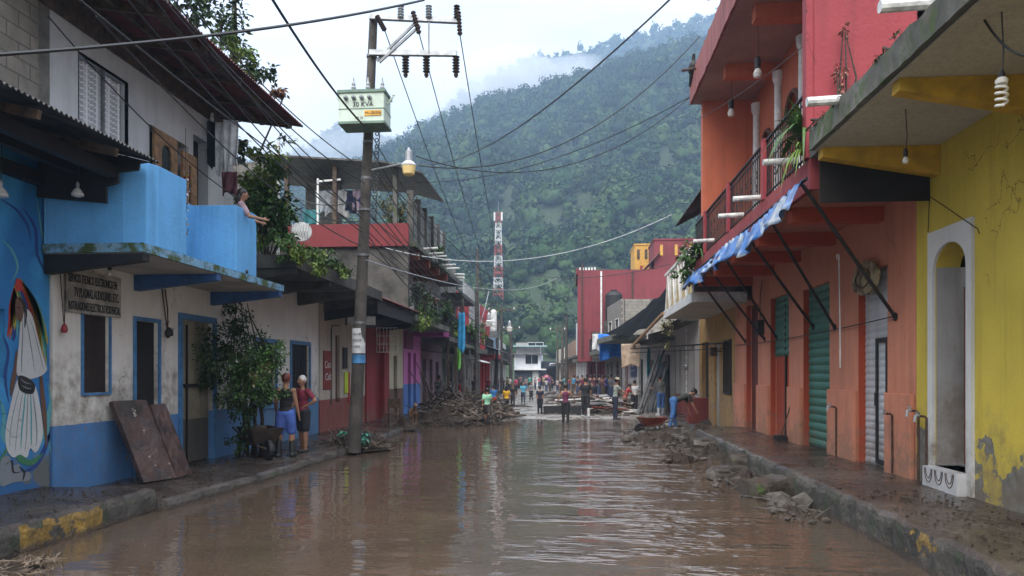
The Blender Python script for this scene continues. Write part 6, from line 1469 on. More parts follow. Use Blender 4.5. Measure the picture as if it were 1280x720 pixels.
# crowd far down the street: every figure still its own
crowd = [(602,472,488,(.02,.02,.03)),(588,474,494,(.05,.05,.08)),(596,473,490,(.25,.05,.05)),(606,474,489,(.03,.10,.30)),(613,473,487,(.02,.02,.02)),(622,474,488,(.35,.20,.18)),(629,474,488,(.02,.02,.03)),(637,473,489,(.6,.6,.6)),(645,474,492,(.50,.06,.14)),(649,472,486,(.02,.03,.04)),(658,473,487,(.35,.30,.32)),(669,473,486,(.3,.3,.34)),(674,472,484,(.5,.1,.15)),(690,474,488,(.02,.02,.03)),(697,475,490,(.4,.4,.42)),(702,475,495,(.02,.02,.03)),(717,472,492,(.04,.30,.50)),(723,474,496,(.05,.03,.05)),(738,472,498,(.03,.03,.04)),(743,473,500,(.10,.03,.05)),(748,472,499,(.02,.02,.02)),(754,474,500,(.12,.05,.05)),(760,474,497,(.05,.05,.06)),(765,473,500,(.2,.2,.22)),(711,474,488,(.35,.05,.06)),(582,475,499,(.30,.28,.30)),(593,475,500,(.03,.03,.04)),(683,475,489,(.5,.48,.5))]
cn_ = ['black','grey','brick red','blue','dark','beige pink','charcoal','white','pink','slate','mauve grey','grey blue','rose','navy','pale grey','dark navy','light blue','plum','dark grey','wine','jet black','brown red','smoke grey','light grey','red','dusty lilac','inky','cream']
for k, (px, hy, fy, c_) in enumerate(crowd):
    p = at_feet(px, fy+1, .03); y_ = min(p.y, 92); s_ = y_/p.y; hh = (fy-hy)/F0*y_*1.25
    person('distant walker in %s top, %s of the far crowd' % (cn_[k], ('at the left edge' if px < 600 else 'in the left part' if px < 640 else 'in the middle' if px < 700 else 'in the right part')), (p.x*s_, y_, .02), max(1.35, min(1.75, hh)), R8.choice((0,180,150,20,-40)), c_, R8.choice(((.02,.02,.03),(.05,.07,.14),(.08,.06,.05))), False, R8.choice((0,6,12)), ((R8.uniform(-12,18),8),(R8.uniform(-18,12),8)), ((R8.uniform(-5,30),8,25),(R8.uniform(-5,30),8,25)), 'short', vox=.06, group='people crowded far down the street')
more_ = [(586,'bottle green',(.02,.10,.06),'left wall'),(599,'mustard',(.40,.26,.03),'left wall'),(610,'cherry',(.35,.02,.05),'left wall'),(620,'chalk white',(.6,.6,.58),'middle of the road'),(627,'denim blue',(.06,.12,.25),'middle of the road'),(634,'olive',(.10,.11,.04),'middle of the road'),(651,'coral',(.50,.15,.10),'middle of the road'),(662,'sea green',(.04,.30,.25),'middle of the road'),(680,'sandy',(.35,.28,.18),'pink parasol'),(687,'violet',(.14,.05,.22),'pink parasol'),(706,'turquoise',(.03,.35,.38),'black pole'),(728,'maroon striped',(.18,.03,.05),'rubbish pile'),(734,'khaki',(.20,.17,.10),'rubbish pile'),(757,'cobalt',(.03,.08,.40),'red door'),(771,'ash grey',(.25,.25,.26),'red door')]
for k, (px, cn, c_, by) in enumerate(more_):
    y_ = (62,70,58,88,80,66,92,75,84,72,64,56,60,52,48)[k]; d_ = y_/ray(px, 467)[1]; x_ = ray(px, 467)[0]*d_
    person('distant walker in %s top by the %s' % (cn, by), (x_, y_, .02), R8.uniform(1.5,1.72), R8.choice((0,180,150,20,-40,90)), c_, R8.choice(((.02,.02,.03),(.05,.07,.14),(.08,.06,.05))), False, R8.choice((0,6,12)), ((R8.uniform(-12,18),8),(R8.uniform(-18,12),8)), ((R8.uniform(-5,30),8,25),(R8.uniform(-5,30),8,25)), 'short', vox=.06, group='people crowded far down the street')
# dog on the left pavement
def dog(lab, x, y, z, s_, face, mat, head_up=.1):
    t_ = T('dog', lab, 'dog', (x,y,z)); m = MB(); rd = math.radians
    ell(m, (0,.16,.46), (.10,.17,.135)); ell(m, (0,-.10,.47), (.085,.20,.105)); ell(m, (0,-.27,.47), (.085,.11,.11)); capsule(m, (0,.27,.54), (0,.40,.66), .075, .06)
    ell(m, (0,.44,.70), (.06,.085,.065)); capsule(m, (0,.48,.685), (0,.60,.66), .038, .024)
    for s in (-1,1):
        capsule(m, (s*.045,.40,.76), (s*.06,.40,.82), .022, .008, 6)
        capsule(m, (s*.065,.20,.42), (s*.07,.17,.24), .05, .028); capsule(m, (s*.07,.17,.24), (s*.07,.20,.04), .026, .02); capsule(m, (s*.07,.19,.02), (s*.07,.245,.02), .022, .02)
        capsule(m, (s*.06,-.28,.46), (s*.075,-.20,.27), .075, .04); capsule(m, (s*.075,-.20,.27), (s*.075,-.36,.17), .034, .022); capsule(m, (s*.075,-.36,.17), (s*.075,-.33,.03), .021, .019); capsule(m, (s*.075,-.33,.02), (s*.075,-.27,.02), .022, .02)
    capsule(m, (0,-.36,.52), (0,-.47,.40), .025, .018); capsule(m, (0,-.47,.40), (0,-.50,.26), .018, .01)
    tf = Matrix.Rotation(rd(face), 4, 'Z') @ Matrix.Scale(s_, 4); remesh(m, 'body', mat, t_, .014, 2, tf)
DOGM = simple('tan_fur', (.22,.12,.06), .9, 0, .4, 14)
p = aZ(517,531,.14); dog('brown dog standing on the left pavement beside the branch pile', p.x, p.y, .13, .95, 200, DOGM)
p = aZ(755,497,.05); dog('pale dog standing near the red door far on the right', p.x, p.y, .04, 1.0, 160, simple('pale_fur', (.5,.42,.33), .9))
# black bird on the orange roof
bd = T('black_bird', 'black vulture like bird perched on the edge of the orange roof slab', 'bird', (3.0,19.3,9.5)); m = MB()
q = aX(866,97,3.05); ell(m, (0,0,.14), (.07,.12,.10), (Vector((1,0,0)), Vector((0,.8,-.6)), Vector((0,.6,.8)))); capsule(m, (0,-.05,.2), (0,-.08,.30), .035, .025); capsule(m, (0,-.10,.31), (0,-.16,.29), .014, .004, 6); capsule(m, (0,.08,.08), (0,.2,-.04), .04, .03)
OFF[bd.name] = q; bd.location = q; remesh(m, 'body', M['black'], bd, .01, 1, Matrix.Scale(1.7, 4)); 
# ================================================================ DEBRIS, TOOLS, SMALL THINGS
R9 = random.Random(21)
def mound(m, cx, cy, z, rx, ry, h, n=26, seed=0, rough=.35):
    vs = [(cx, cy, z+h)]; fs = []; rings_ = 9
    for r in range(1, rings_+1):
        q = r/rings_
        for k in range(n):
            a = 2*math.pi*k/n; e = 1+.22*fbm(math.cos(a)+seed, math.sin(a)+seed, 1.3)
            x, y = cx+rx*q*e*math.cos(a), cy+ry*q*e*math.sin(a)
            zz = z-.06 + (h+.06)*(math.cos(q*math.pi)*.5+.5)**.8 + h*rough*fbm(x*2.3+seed, y*2.3, 1.6, 5)*(1-q)**.5
            vs.append((x, y, zz))
    for k in range(n): fs.append((0, 1+k, 1+(k+1)%n))
    for r in range(rings_-1):
        for k in range(n): a = 1+r*n+k; b_ = 1+r*n+(k+1)%n; fs.append((a, a+n, b_+n, b_))
    return m.add(vs, fs)
def sticks(m, cx, cy, z, rx, ry, h, n, l, r, rr=R9, flat=.35):
    for _ in range(n):
        a = rr.uniform(0,6.28); q = math.sqrt(rr.random()); x, y = cx+rx*q*math.cos(a), cy+ry*q*math.sin(a); b0_ = z+h*(1-q)*rr.uniform(.3,1)
        d = Vector((rr.gauss(0,1), rr.gauss(0,1), rr.gauss(0,flat))).normalized()*l*rr.uniform(.3,1); p = Vector((x,y,b0_)); w1 = Vector((rr.gauss(0,.05),rr.gauss(0,.05),rr.gauss(0,.05)))*l
        q0 = p-d/2; q1 = p+d/2; q0.z = max(q0.z, z+.01); q1.z = max(q1.z, z+.01)
        rad = r*rr.uniform(.4,1.3); m.tube([q0, p+w1, p+w1*.4+d*.28, q1], [rad,rad*.9,rad*.7,rad*.35], 5)
        if rr.random() < .3: m.tube([p+w1, p+w1+Vector((rr.gauss(0,.2),rr.gauss(0,.2),.12))*l*.6], [rad*.5,rad*.2], 4)
def chips(m, cx, cy, z, rx, ry, n, s_, rr=R9, flat=.5):
    for k in range(n):
        a = rr.uniform(0,6.28); q = math.sqrt(rr.random()); x, y = cx+rx*q*math.cos(a), cy+ry*q*math.sin(a); s1 = s_*rr.uniform(.35,1.3)
        bm = bmesh.new(); bmesh.ops.create_icosphere(bm, subdivisions=1, radius=1); vs = []
        rot = Matrix.Rotation(rr.uniform(0,6.28), 3, 'Z') @ Matrix.Rotation(rr.uniform(-.4,.4), 3, 'X')
        for v in bm.verts: vs.append(Vector((x,y,z+s1*flat*.3)) + rot @ Vector((v.co.x*s1*rr.uniform(.8,1.25), v.co.y*s1*.75*rr.uniform(.75,1.25), v.co.z*s1*flat*rr.uniform(.75,1.25))))
        m.add(vs, [tuple(v.index for v in f.verts) for f in bm.faces]); bm.free()
def stuff(o, lab, cat='debris'): o['kind'] = 'stuff'; o['label'] = lab; o['category'] = cat; return o
STK = simple('wet_driftwood', (.10,.07,.048), .6, 0, .6, 7, .4); STK2 = simple('pale_driftwood', (.24,.18,.13), .7, 0, .5, 7, .4)
MUDS = concrete('sticky_mud', (.050,.036,.027), wet=0, dark=(.02,.015,.011), sc=3)
MUDS.node_tree.nodes['Principled BSDF'].inputs['Specular IOR Level'].default_value = .25
GRV = concrete('rubble_grey', (.105,.09,.076), dark=(.03,.025,.02), sc=4)
# heap at the foot of the near pole
p = aZ(440,556,.12)
m = MB(); m.mat(0); mound(m, p.x+.1, p.y, .10, .85, .95, .34, seed=3); m.mat(1); sticks(m, p.x+.1, p.y, .12, .85, .95, .45, 95, .85, .022); m.mat(2); foliage(m, (p.x+.25,p.y-.4,.38), (.35,.25,.14), 60, .12, R9); m.mat(3); chips(m, p.x, p.y-.1, .12, .9, 1.0, 60, .06)
stuff(m.build('debris_heap', [MUDS, STK, simple('green_plastic',(.05,.30,.20),.4,0,.3), GRV]), 'tangled heap of muddy sticks with green plastic around the near pole foot')
# branch pile across the left gutter
p = aZ(548,528,.03)
m = MB(); m.mat(0); mound(m, p.x+.1, p.y-.4, .0, 1.5, 1.5, .36, 40, 7, 1.3); mound(m, p.x+.6, p.y+3.2, .0, 1.9, 2.6, .75, 34, 9, .9); m.mat(1); sticks(m, p.x+.1, p.y-.4, .05, 1.4, 1.3, .4, 130, .7, .014); m.mat(3); chips(m, p.x+.1, p.y-.4, .12, 1.4, 1.3, 160, .08); m.mat(1); sticks(m, p.x+.6, p.y+3.0, .1, 1.9, 2.6, 1.05, 300, 1.9, .035); m.mat(2); sticks(m, p.x+.9, p.y+2.6, .15, 1.6, 2.4, .9, 60, 1.5, .028)
m.mat(1); sticks(m, p.x-.6, p.y+2.6, .5, .5, 1.5, 1.0, 16, 3.6, .035, flat=1.3); m.mat(3); chips(m, p.x+.4, p.y+.3, .02, 2.0, 2.2, 120, .10)
stuff(m.build('branch_pile', [MUDS, STK, STK2, MUDS]), 'big brown tangle of branches and roots dumped along the left gutter')
for k, (px, py, rx, ry, h, lab) in enumerate(((648,508,1.5,1.6,.10,'low muddy silt bank in the middle of the street'),(575,521,1.3,1.0,.09,'thin spill of mud beside the branch pile'))):
    q = aZ(px,py,.03); m = MB(); mound(m, q.x, q.y, .0, rx, ry, h, seed=k+20); stuff(m.build('mud_bank', MUDS), lab, 'mud')
# more mud, roots and stones where the flood left them
for k, (px, py, rx, ry, h, lab) in enumerate(((930,606,.55,1.6,.16,'muddy stones heaped along the right kerb by the broken steps'),(890,570,.8,1.5,.20,'roots and stones in the mud before the raised pavement end'),(985,636,.35,1.2,.12,'thin ridge of mud and stones at the right kerb foot'),(815,552,1.2,1.6,.22,'dark mud and stones under the orange red wheelbarrow'))):
    q = aZ(px,py,0); m = MB(); mound(m, q.x, q.y, -.06, rx, ry, h, 36, k+101, 1.2); m.mat(1); chips(m, q.x, q.y, .02, rx, ry, 42, .055); chips(m, q.x, q.y, .03, rx*.8, ry*.9, 11, .15, flat=.7); sticks(m, q.x, q.y, .03, rx, ry, h, 26, .5, .012)
    stuff(m.build('mud_bank', [MUDS, GRV]), lab, 'mud')
# rubbish at right centre: sheets, planks, crates
cx, cy = aZ(742,517,.03).x, aZ(742,517,.03).y
m = MB(); m.mat(0); mound(m, cx, cy+1.3, .0, 1.9, 2.2, .62, 34, 13, .9); m.mat(1); sticks(m, cx, cy+1.1, .1, 1.9, 2.2, .55, 60, 1.7, .03)
m.mat(2)
for k in range(60):
    x, y = cx+R9.uniform(-1.7,1.7), cy+R9.uniform(-.6,3.0); z_ = .15+R9.uniform(0,.6); a = R9.uniform(-.7,.7); l_ = R9.uniform(.25,.9)
    m.cur = R9.choice((2,2,3,1,5)); m.obox((x,y,z_), (l_*math.cos(a), l_*math.sin(a), R9.uniform(-.15,.15)), (-.10*math.sin(a), .10*math.cos(a), R9.uniform(-.04,.04)), (0,0,.015))
m.mat(2)
for k in range(16): blob(m, (cx+R9.uniform(-1.6,1.6), cy+R9.uniform(-.5,1.5), .12), R9.uniform(.12,.3), (1.3,1,.5), 2, .5, k, 2)
m.mat(4); chips(m, cx, cy+.5, .02, 2.6, 2.2, 170, .10)
stuff(m.build('rubbish_pile', [MUDS, STK, simple('dirty_white_sheeting',(.45,.42,.38),.6,0,.5,5), simple('red_scrap',(.28,.05,.04),.6), GRV, simple('grey_board',(.2,.2,.2),.7)]), 'spread rubbish pile of pale sheets, boards and mud right of the centre')
m = MB(); m.mat(0); 
for k in range(5):
    q = (aZ((698,705,716,726,690)[k],(505,498,503,499,497)[k],.03)); mound(m, q.x, q.y, 0, 1.1, 1.4, .45, seed=k+31); m.mat(1); chips(m, q.x, q.y, .1, 1.1, 1.4, 40, .17); sticks(m, q.x, q.y, .1, 1, 1.3, .5, 14, 1.2, .04); m.mat(0)
stuff(m.build('far_rubbish', [MUDS, simple('mixed_scrap',(.22,.19,.17),.6,0,.9,2)]), 'dark scrap and bundles heaped behind the woman in maroon')
for k, (px, py, s_, lab) in enumerate(((692,517,.42,'black crate on the mud left of the maroon topped woman'),(724,518,.40,'second black crate right of the maroon topped woman'))):
    q = aZ(px,py,.03); t_ = T('plastic_crate', lab, 'crate', (q.x,q.y,.02), 'black crates')
    m = MB(); w_ = s_; h = .36
    for a in (-1,1):
        m.box(q.x-w_,q.x+w_,q.y+a*.3-.02,q.y+a*.3+.02,.02,h); m.box(q.x+a*w_-.02,q.x+a*w_+.02,q.y-.28,q.y+.28,.02,h)
    m.box(q.x-w_+.02,q.x+w_-.02,q.y-.28,q.y+.28,.02,.05).build('crate_body', M['black'], t_); MB().box(q.x-w_-.03,q.x+w_+.03,q.y-.33,q.y-.30,h-.06,h).build('rim', M['black'], t_)
# rubble and silt by the right kerb
q = aZ(840,545,.03); m = MB(); m.mat(0); mound(m, q.x-.1, q.y+.3, -.02, 1.25, 2.3, .22, seed=41); mound(m, q.x+.4, q.y-2.6, -.04, .9, 2.0, .14, seed=42); mound(m, q.x+.55, q.y-1.5, 0, .5,.6,.33, seed=43, rough=.7)
m.mat(1); chips(m, q.x-.1, q.y+.3, .1, 1.3, 2.1, 230, .10); chips(m, q.x+.3, q.y-2.4, .02, .9, 2.2, 150, .06); sticks(m, q.x, q.y-.8, .05, 1.2, 2.2, .15, 26, .7, .015)
stuff(m.build('rubble', [MUDS, GRV]), 'grey rubble and silt washed against the end of the right kerb')
BLK = concrete('muddy_block', (.09,.078,.066), moss=.15, wet=1, dark=(.025,.02,.016), sc=3)
def block(name, lab, c, ax, l, w_, h, tilt=0, mat=None):
    c = Vector(c); a = math.radians(ax); tx = Vector((math.cos(a), math.sin(a), math.sin(math.radians(tilt)))).normalized(); ty = Vector((-math.sin(a), math.cos(a), 0)); tz = tx.cross(ty)
    bm = bmesh.new(); bmesh.ops.create_cube(bm, size=1); bmesh.ops.subdivide_edges(bm, edges=bm.edges, cuts=4, use_grid_fill=True)
    m = MB(); vs = []
    for v in bm.verts:
        p_ = Vector((v.co.x*l, v.co.y*w_, v.co.z*h)); k = 1-.16*max(0, (abs(v.co.x)+abs(v.co.y)+abs(v.co.z)-1.1)); p_ *= k
        p_ += Vector((fbm(p_.x*3+c.x,p_.y*3,1.5), fbm(p_.y*3,p_.z*3+c.y,1.5), fbm(p_.z*3,p_.x*3,1.5)))*.05; vs.append(c+tx*p_.x+ty*p_.y+tz*p_.z)
    m.add(vs, [tuple(v.index for v in f.verts) for f in bm.faces]); bm.free(); o = m.build(name, mat or BLK); tag(o, lab, 'block'); return o
q = aZ(912,597,.0); block('broken_slab', 'lower slab of the two broken concrete steps in the water', (q.x+.0,q.y+.15,.06), 12, .62, .42, .20)
q = aZ(928,590,.0); block('broken_slab', 'upper slab of the two broken concrete steps against the kerb', (q.x+.05,q.y+.25,.17), 8, .55, .5, .26)
q = aZ(968,624,.0); block('broken_slab', 'large tilted concrete lump in the water beside the right kerb', (q.x,q.y+.3,.10), 20, .72, .5, .30, 6)
q = aZ(872,565,.0); block('broken_slab', 'square concrete block at the corner of the raised pavement end', (q.x+.1,q.y,.16), 0, .55, .8, .34)
q = aZ(850,577,0); m = MB(); mound(m, q.x, q.y, -.03, .42,.5,.33, seed=51, rough=1.0); m.mat(1); sticks(m, q.x, q.y, .05, .4,.5,.3, 22, .6, .015); chips(m, q.x, q.y, .05, .5,.6,30,.07)
stuff(m.build('muddy_clump', [MUDS, STK]), 'dark muddy clump of roots sitting in the water before the slabs')
# trash at the lower left corner
q = aZ(30,712,0); m = MB(); m.mat(0); mound(m, q.x, q.y, -.04, .42, .3, .10, seed=61); m.mat(1); sticks(m, q.x, q.y, .02, .4,.3,.10, 60, .28, .006); foliage(m, (q.x+.1,q.y,.07), (.25,.15,.03), 26, .07, R9)
stuff(m.build('floating_litter', [MUDS, STK2]), 'small raft of straw and leaves floating at the lower left kerb')
# litter on pavements
m = MB(); 
for k in range(420): chips(m, R9.uniform(3.35,4.5), R9.uniform(5.2,9.5)**1.0, .362, .05, .05, 1, R9.uniform(.006,.022), R9, .5)
for k in range(160): chips(m, R9.uniform(3.3,4.55), R9.uniform(9.5,20), .362, .05, .05, 1, R9.uniform(.01,.025), R9, .4)
m.mat(1); sticks(m, 3.95, 7.3, .365, .6, 1.6, .01, 110, .20, .004, flat=.05)
stuff(m.build('pavement_litter', [MUDS, STK]), 'crumbs of mud, twigs and leaves scattered over the right pavement')
m = MB()
for k in range(260): chips(m, R9.uniform(-6.9,-5.5), R9.uniform(7,9.2), .303, .05,.05, 1, R9.uniform(.006,.02), R9, .5)
for k in range(300): chips(m, R9.uniform(-6.9,-5.3), R9.uniform(9.4,16), .155, .05,.05, 1, R9.uniform(.008,.03), R9, .5)
m.mat(1); sticks(m, -6.3, 11.5, .155, .5, 2.5, .01, 80, .25, .005, flat=.05)
stuff(m.build('pavement_litter', [MUDS, STK]), 'crumbs of mud and twigs scattered over the left pavement')
o = block('red_scrap', 'tiny red scrap lying on the right pavement near the doorway', (4.12,6.75,.375), 30, .05,.03,.02, mat=DOORM['red'])
# two leaning boards caked with mud
def lean_board(name, lab, pts_b, top_in, h, col, seed, th=.09):
    (a, b_) = [aZ(px, py, .17) for px, py in pts_b]; a = Vector(a); b_ = Vector(b_); up = Vector((-top_in, .0, h)); nn = (b_-a).cross(up).normalized()
    t_ = T(name, lab, 'board', tuple((a+b_)/2)); m = MB(); nx, nz = 14, 16; vs = []
    for side in (0, 1):
        for j in range(nz+1):
            for i in range(nx+1):
                p_ = a.lerp(b_, i/nx)+up*(j/nz) - nn*th*side; p_ += nn*(.012*fbm(p_.y*5+seed, p_.z*5, 1.4, 4) if side == 0 else 0); vs.append(p_)
    n = nx+1; o_ = (nx+1)*(nz+1); fs = []
    for j in range(nz):
        for i in range(nx): k = j*n+i; fs += [(k,k+1,k+n+1,k+n), (o_+k,o_+k+n,o_+k+n+1,o_+k+1)]
    for i in range(nx): fs += [(i,o_+i,o_+i+1,i+1), (nz*n+i,nz*n+i+1,o_+nz*n+i+1,o_+nz*n+i)]
    for j in range(nz): k = j*n; fs += [(k,k+n,o_+k+n,o_+k), (k+nx,o_+k+nx,o_+k+n+nx,k+n+nx)]
    m.add(vs, fs); m.build('panel', col, t_); return t_, a, b_, up, nn
mB, t, b = newmat('muddy_door_skin'); c = mixc(t, mapr(t, noise_n(t, 3.2, 6, .65), .42, .6), (.085,.045,.038), (.03,.024,.022)); c = mixc(t, mapr(t, noise_n(t, 5.5, 5), .66, .69), c, (.42,.38,.34)); c = mixc(t, mapr(t, noise_n(t, 4.1, 3), .68, .72), c, (.25,.07,.04))
t.links.new(c, b.inputs['Base Color']); t.links.new(mapr(t, noise_n(t, 4, 4), .4, .6, .2, .7), b.inputs['Roughness']); bump(t, b, noise_n(t, 9, 8, .7), .9, .04)
t_, a, b_, up, nn = lean_board('mud_caked_panel', 'wider mud caked panel leaning against the white and blue wall', ((180,603),(221,597)), .50, 1.22, mB, 1)

lean_board('mud_caked_panel', 'narrower reddish panel leaning beside the wider mud caked one', ((222,597),(240,592)), .45, 1.14, simple('reddish_muddy_board',(.10,.05,.042),.5,0,.6,4,.5), 5, .06)
# barrow and crate by the shrub
q = aZ(325,572,.15); bw = T('wheelbarrow', 'mud covered wheelbarrow parked beside the climbing shrub and the woman', 'wheelbarrow', (q.x,q.y,.15))
def barrow(t_, q, z, s_, col, ang):
    ca, sa = math.cos(ang), math.sin(ang); P = lambda u, v, w_: (q.x+(u*ca-v*sa)*s_, q.y+(u*sa+v*ca)*s_, z+w_*s_)
    m = MB(); o4 = lambda u, v, w_: [P(-u,-v,w_),P(u,-v,w_),P(u,v,w_),P(-u,v,w_)]
    vs = o4(.30,.20,.30)+o4(.48,.32,.60)+o4(.45,.29,.60)+o4(.28,.18,.33); fs = [(0,3,2,1),(12,13,14,15)]
    for k in range(4): j = (k+1)%4; fs += [(k,j,4+j,4+k),(4+k,4+j,8+j,8+k),(8+k,8+j,12+j,12+k)]
    m.add(vs, fs).build('tray', col, t_)
    for v in (-.22,.22): MB().tube([P(-.50,v*.25,.22),P(0,v,.29),P(.95,v*1.1,.55)], .02*s_, 6).build('handle', M['wood'], t_)
    for v in (-.22,.22): MB().tube([P(.15,v,.29),P(.25,v*1.1,.02),P(.45,v*1.1,.02),P(.4,v,.36)], .015*s_, 6).build('leg', M['rust'], t_)
    w_ = MB().lathe(P(-.50,-.04,.19), [(.19*s_,0),(.20*s_,.02*s_),(.20*s_,.06*s_),(.19*s_,.08*s_)], 18, (-sa,ca,0)).build('wheel', M['black'], t_)
barrow(bw, q, .15, 1.0, simple('muddy_tray',(.07,.05,.04),.6,0,.5,6,.5), 2.3)
m = MB(); mound(m, q.x, q.y, .60, .42,.30,.16, seed=71); stuff(m.build('barrow_mud', MUDS), 'wet mud heaped in the wheelbarrow by the shrub', 'mud')
q = aZ(815,542,.05); wb_ = T('wheelbarrow', 'orange red wheelbarrow standing in the shallow mud before the planks', 'wheelbarrow', (q.x,q.y,.05)); barrow(wb_, q, .05, .8, simple('orange_tray',(.20,.04,.025),.5,0,.5,5,.4), .35)
m = MB(); mound(m, q.x, q.y, .50, .34,.23,.10, seed=73); stuff(m.build('barrow_mud', GRV), 'grey rubble piled in the orange red wheelbarrow', 'rubble')
# planks and doors leaning near the grey house
for k, (px, py, tx, ty, wd, lab, cl) in enumerate(((797,518,824,438,.14,'first grey plank leaning towards the grey house front',(.10,.10,.10)),(803,516,832,432,.08,'thin dark plank leaning behind the first one',(.05,.05,.05)),(812,515,830,452,.20,'broad slate grey board leaning in the plank stack',(.06,.065,.07)),(806,514,822,462,.09,'pale narrow plank in the middle of the leaning stack',(.20,.18,.15)),(819,514,836,458,.13,'dark green board leaning at the right of the plank stack',(.02,.06,.05)),(790,500,818,466,.12,'black beam slanting across the leaning planks',(.02,.02,.02)))):
    a = aZ(px,py,.05); b_ = aY(tx,ty,a.y+1.0); o = MB().beam(a, b_, wd, .05).build('plank', simple('plank_paint_%d' % k, cl, .6, 0, .4, 6)); tag(o, lab, 'plank', 'planks leaning by the grey house')
q = aZ(878,528,.1); o = MB().box(q.x-.5,q.x+.3,q.y-.1,q.y+.5,.0,.95).build('red_counter', simple('brick_red_counter',(.15,.022,.018),.6), None, bevel=.01); tag(o, 'low brick red counter behind the stooping man', 'counter')
q = aZ(903,530,.1); m = MB(); mound(m, q.x-.2, q.y+.3, .0, .9,1.0,.28, seed=81, rough=.6); stuff(m.build('mud_heap', MUDS), 'black mud heap where the raised right pavement ends', 'mud')
MB_ = MB()
# ---------------------------------------------------------------- small things near the camera
def bulb_lamp(name, lab, top, z, kind='bell', s_=1.0):
    x, y, zt = top; t_ = T(name, lab, 'lamp', (x, y, z)); MB().tube([(x,y,zt),(x+.015,y,(zt+z)/2),(x,y,z+.10*s_)], .006, 5).build('cord', M['cable'], t_)
    MB().lathe((x,y,z+.06*s_), [(.025*s_,0),(.028*s_,.07*s_),(.015*s_,.10*s_)], 12).build('socket', M['black'] if kind != 'bell' else M['galv'], t_)
    if kind == 'bell': MB().lathe((x,y,z-.08*s_), [(.035*s_,0),(.088*s_,.02*s_),(.092*s_,.05*s_),(.05*s_,.12*s_),(.03*s_,.14*s_)], 18).build('bulb', simple('frosted_glass',(.55,.55,.53),.15,0,.05,bmp=0), t_)
    elif kind == 'cfl':
        m = MB(); pts = [(x+.042*s_*math.cos(a*.5), y+.042*s_*math.sin(a*.5), z+.05*s_-.0042*s_*a) for a in range(48)]; m.tube(pts, .0115*s_, 8); m.lathe((x,y,z+.05*s_),[(.045*s_,0),(.05*s_,.03*s_),(.03*s_,.05*s_)],14); m.build('bulb', simple('cfl_white',(.75,.73,.66),.25,0,.05,bmp=0), t_)
    else: MB().lathe((x,y,z-.03*s_), [(.004,0),(.03*s_,.012*s_),(.038*s_,.045*s_),(.02*s_,.085*s_)], 16).build('bulb', simple('clear_bulb',(.55,.54,.50),.1,0,.05,bmp=0), t_)
    return t_
q = aY(97,240,8.9); bulb_lamp('hanging_bulb', 'frosted bell bulb under the canopy nearer the blue balcony', (q.x,q.y,4.5), q.z, 'bell', .8)
q = aY(1,240,8.0); bulb_lamp('hanging_bulb', 'frosted bell bulb cut by the left picture edge', (q.x,q.y,4.5), q.z, 'bell', .85)
q = aY(1252,112,6.2); bulb_lamp('hanging_bulb', 'white spiral bulb hanging from the yellow canopy', (q.x,q.y,4.7), q.z, 'cfl', .95)
q = aY(1132,202,8.4); bulb_lamp('hanging_bulb', 'bare clear bulb on a twisted wire by the yellow canopy beam', (q.x,q.y,4.7), q.z, 'plain', .9)
for k, (px, py, y, lab) in enumerate(((947,94,14.9,'globe bulb nearest on the orange roof ceiling'),(914,143,17.8,'globe bulb furthest on the orange roof ceiling'))):
    q = aY(px,py,y); bulb_lamp('ceiling_bulb', lab, (q.x,q.y,8.78), q.z, 'plain', 2.3)
q = aX(137,340,-6.6); bulb_lamp('ceiling_bulb', 'small fitting on the ceiling below the blue balcony', (q.x,q.y,3.385), 3.22, 'plain', 1.0)
for k, (px, py, y, lab) in enumerate(((1007,300,14,'small white lamp under the balcony nearer the tarpaulin'),(926,342,19,'small white lamp under the balcony further off'))):
    q = aY(px,py,y); bulb_lamp('ceiling_bulb', lab, (q.x,q.y,4.3), q.z, 'plain', 1.6)
q = aX(860,385,4.0); 
# sign on the white wall
sg = T('painted_sign', 'hand lettered grey sign on the white wall under the blue balcony', 'sign', (-6.96,10.25,2.7)); pS = simple('sign_board_grey',(.46,.43,.38),.8,0,.5,3)
MB().box(-6.985,-6.955,9.62,10.86,2.66,3.27).build('board', pS, sg)
for s_, y0, z0_, sz, w_ in (('SERVICIO TECNICO ELECTRONICO EN:',9.66,3.085,.17,1.10),('TV.PLASMAS.AUDIO.DVD. ETC.',9.78,2.885,.19,1.02),('INSTALACIONES ELECTRICAS RESIDENCIAL',9.66,2.70,.17,1.17)):
    txt(s_, sz, sg, M['black'], (-6.951,y0,z0_), (0,1,0), (0,0,1), sxx=w_, bold=.002)
# hanging cord with a red plug by the sign
hg = T('plug_cord', 'looped brown cord with a red plug hanging left of the painted sign', 'cord', (-6.93,9.55,2.5)); MB().tube([(-6.96,9.50,3.3),(-6.95,9.52,2.9),(-6.94,9.56,2.45),(-6.95,9.6,2.9),(-6.96,9.6,3.3)], .008, 5).build('cord', M['rust'], hg); MB().lathe((-6.93,9.55,2.36), [(.03,0),(.045,.04),(.03,.1),(.01,.13)], 10).build('plug', DOORM['red'], hg)
hg = T('rope_coil', 'old rope coil hanging above the narrow dark doorway', 'cord', (-6.93,12.1,2.7)); MB().tube([(-6.96,12.0,3.3),(-6.93,12.06,2.8),(-6.92,12.12,2.45),(-6.94,12.15,2.9),(-6.96,12.1,3.25)], .012, 5).build('cord', M['wood'], hg)
m = MB(); blob(m, (-6.9,12.12,2.5), .06, (1,1,1.6), 2, .3, 5, 3); m.build('knot', M['black'], hg)
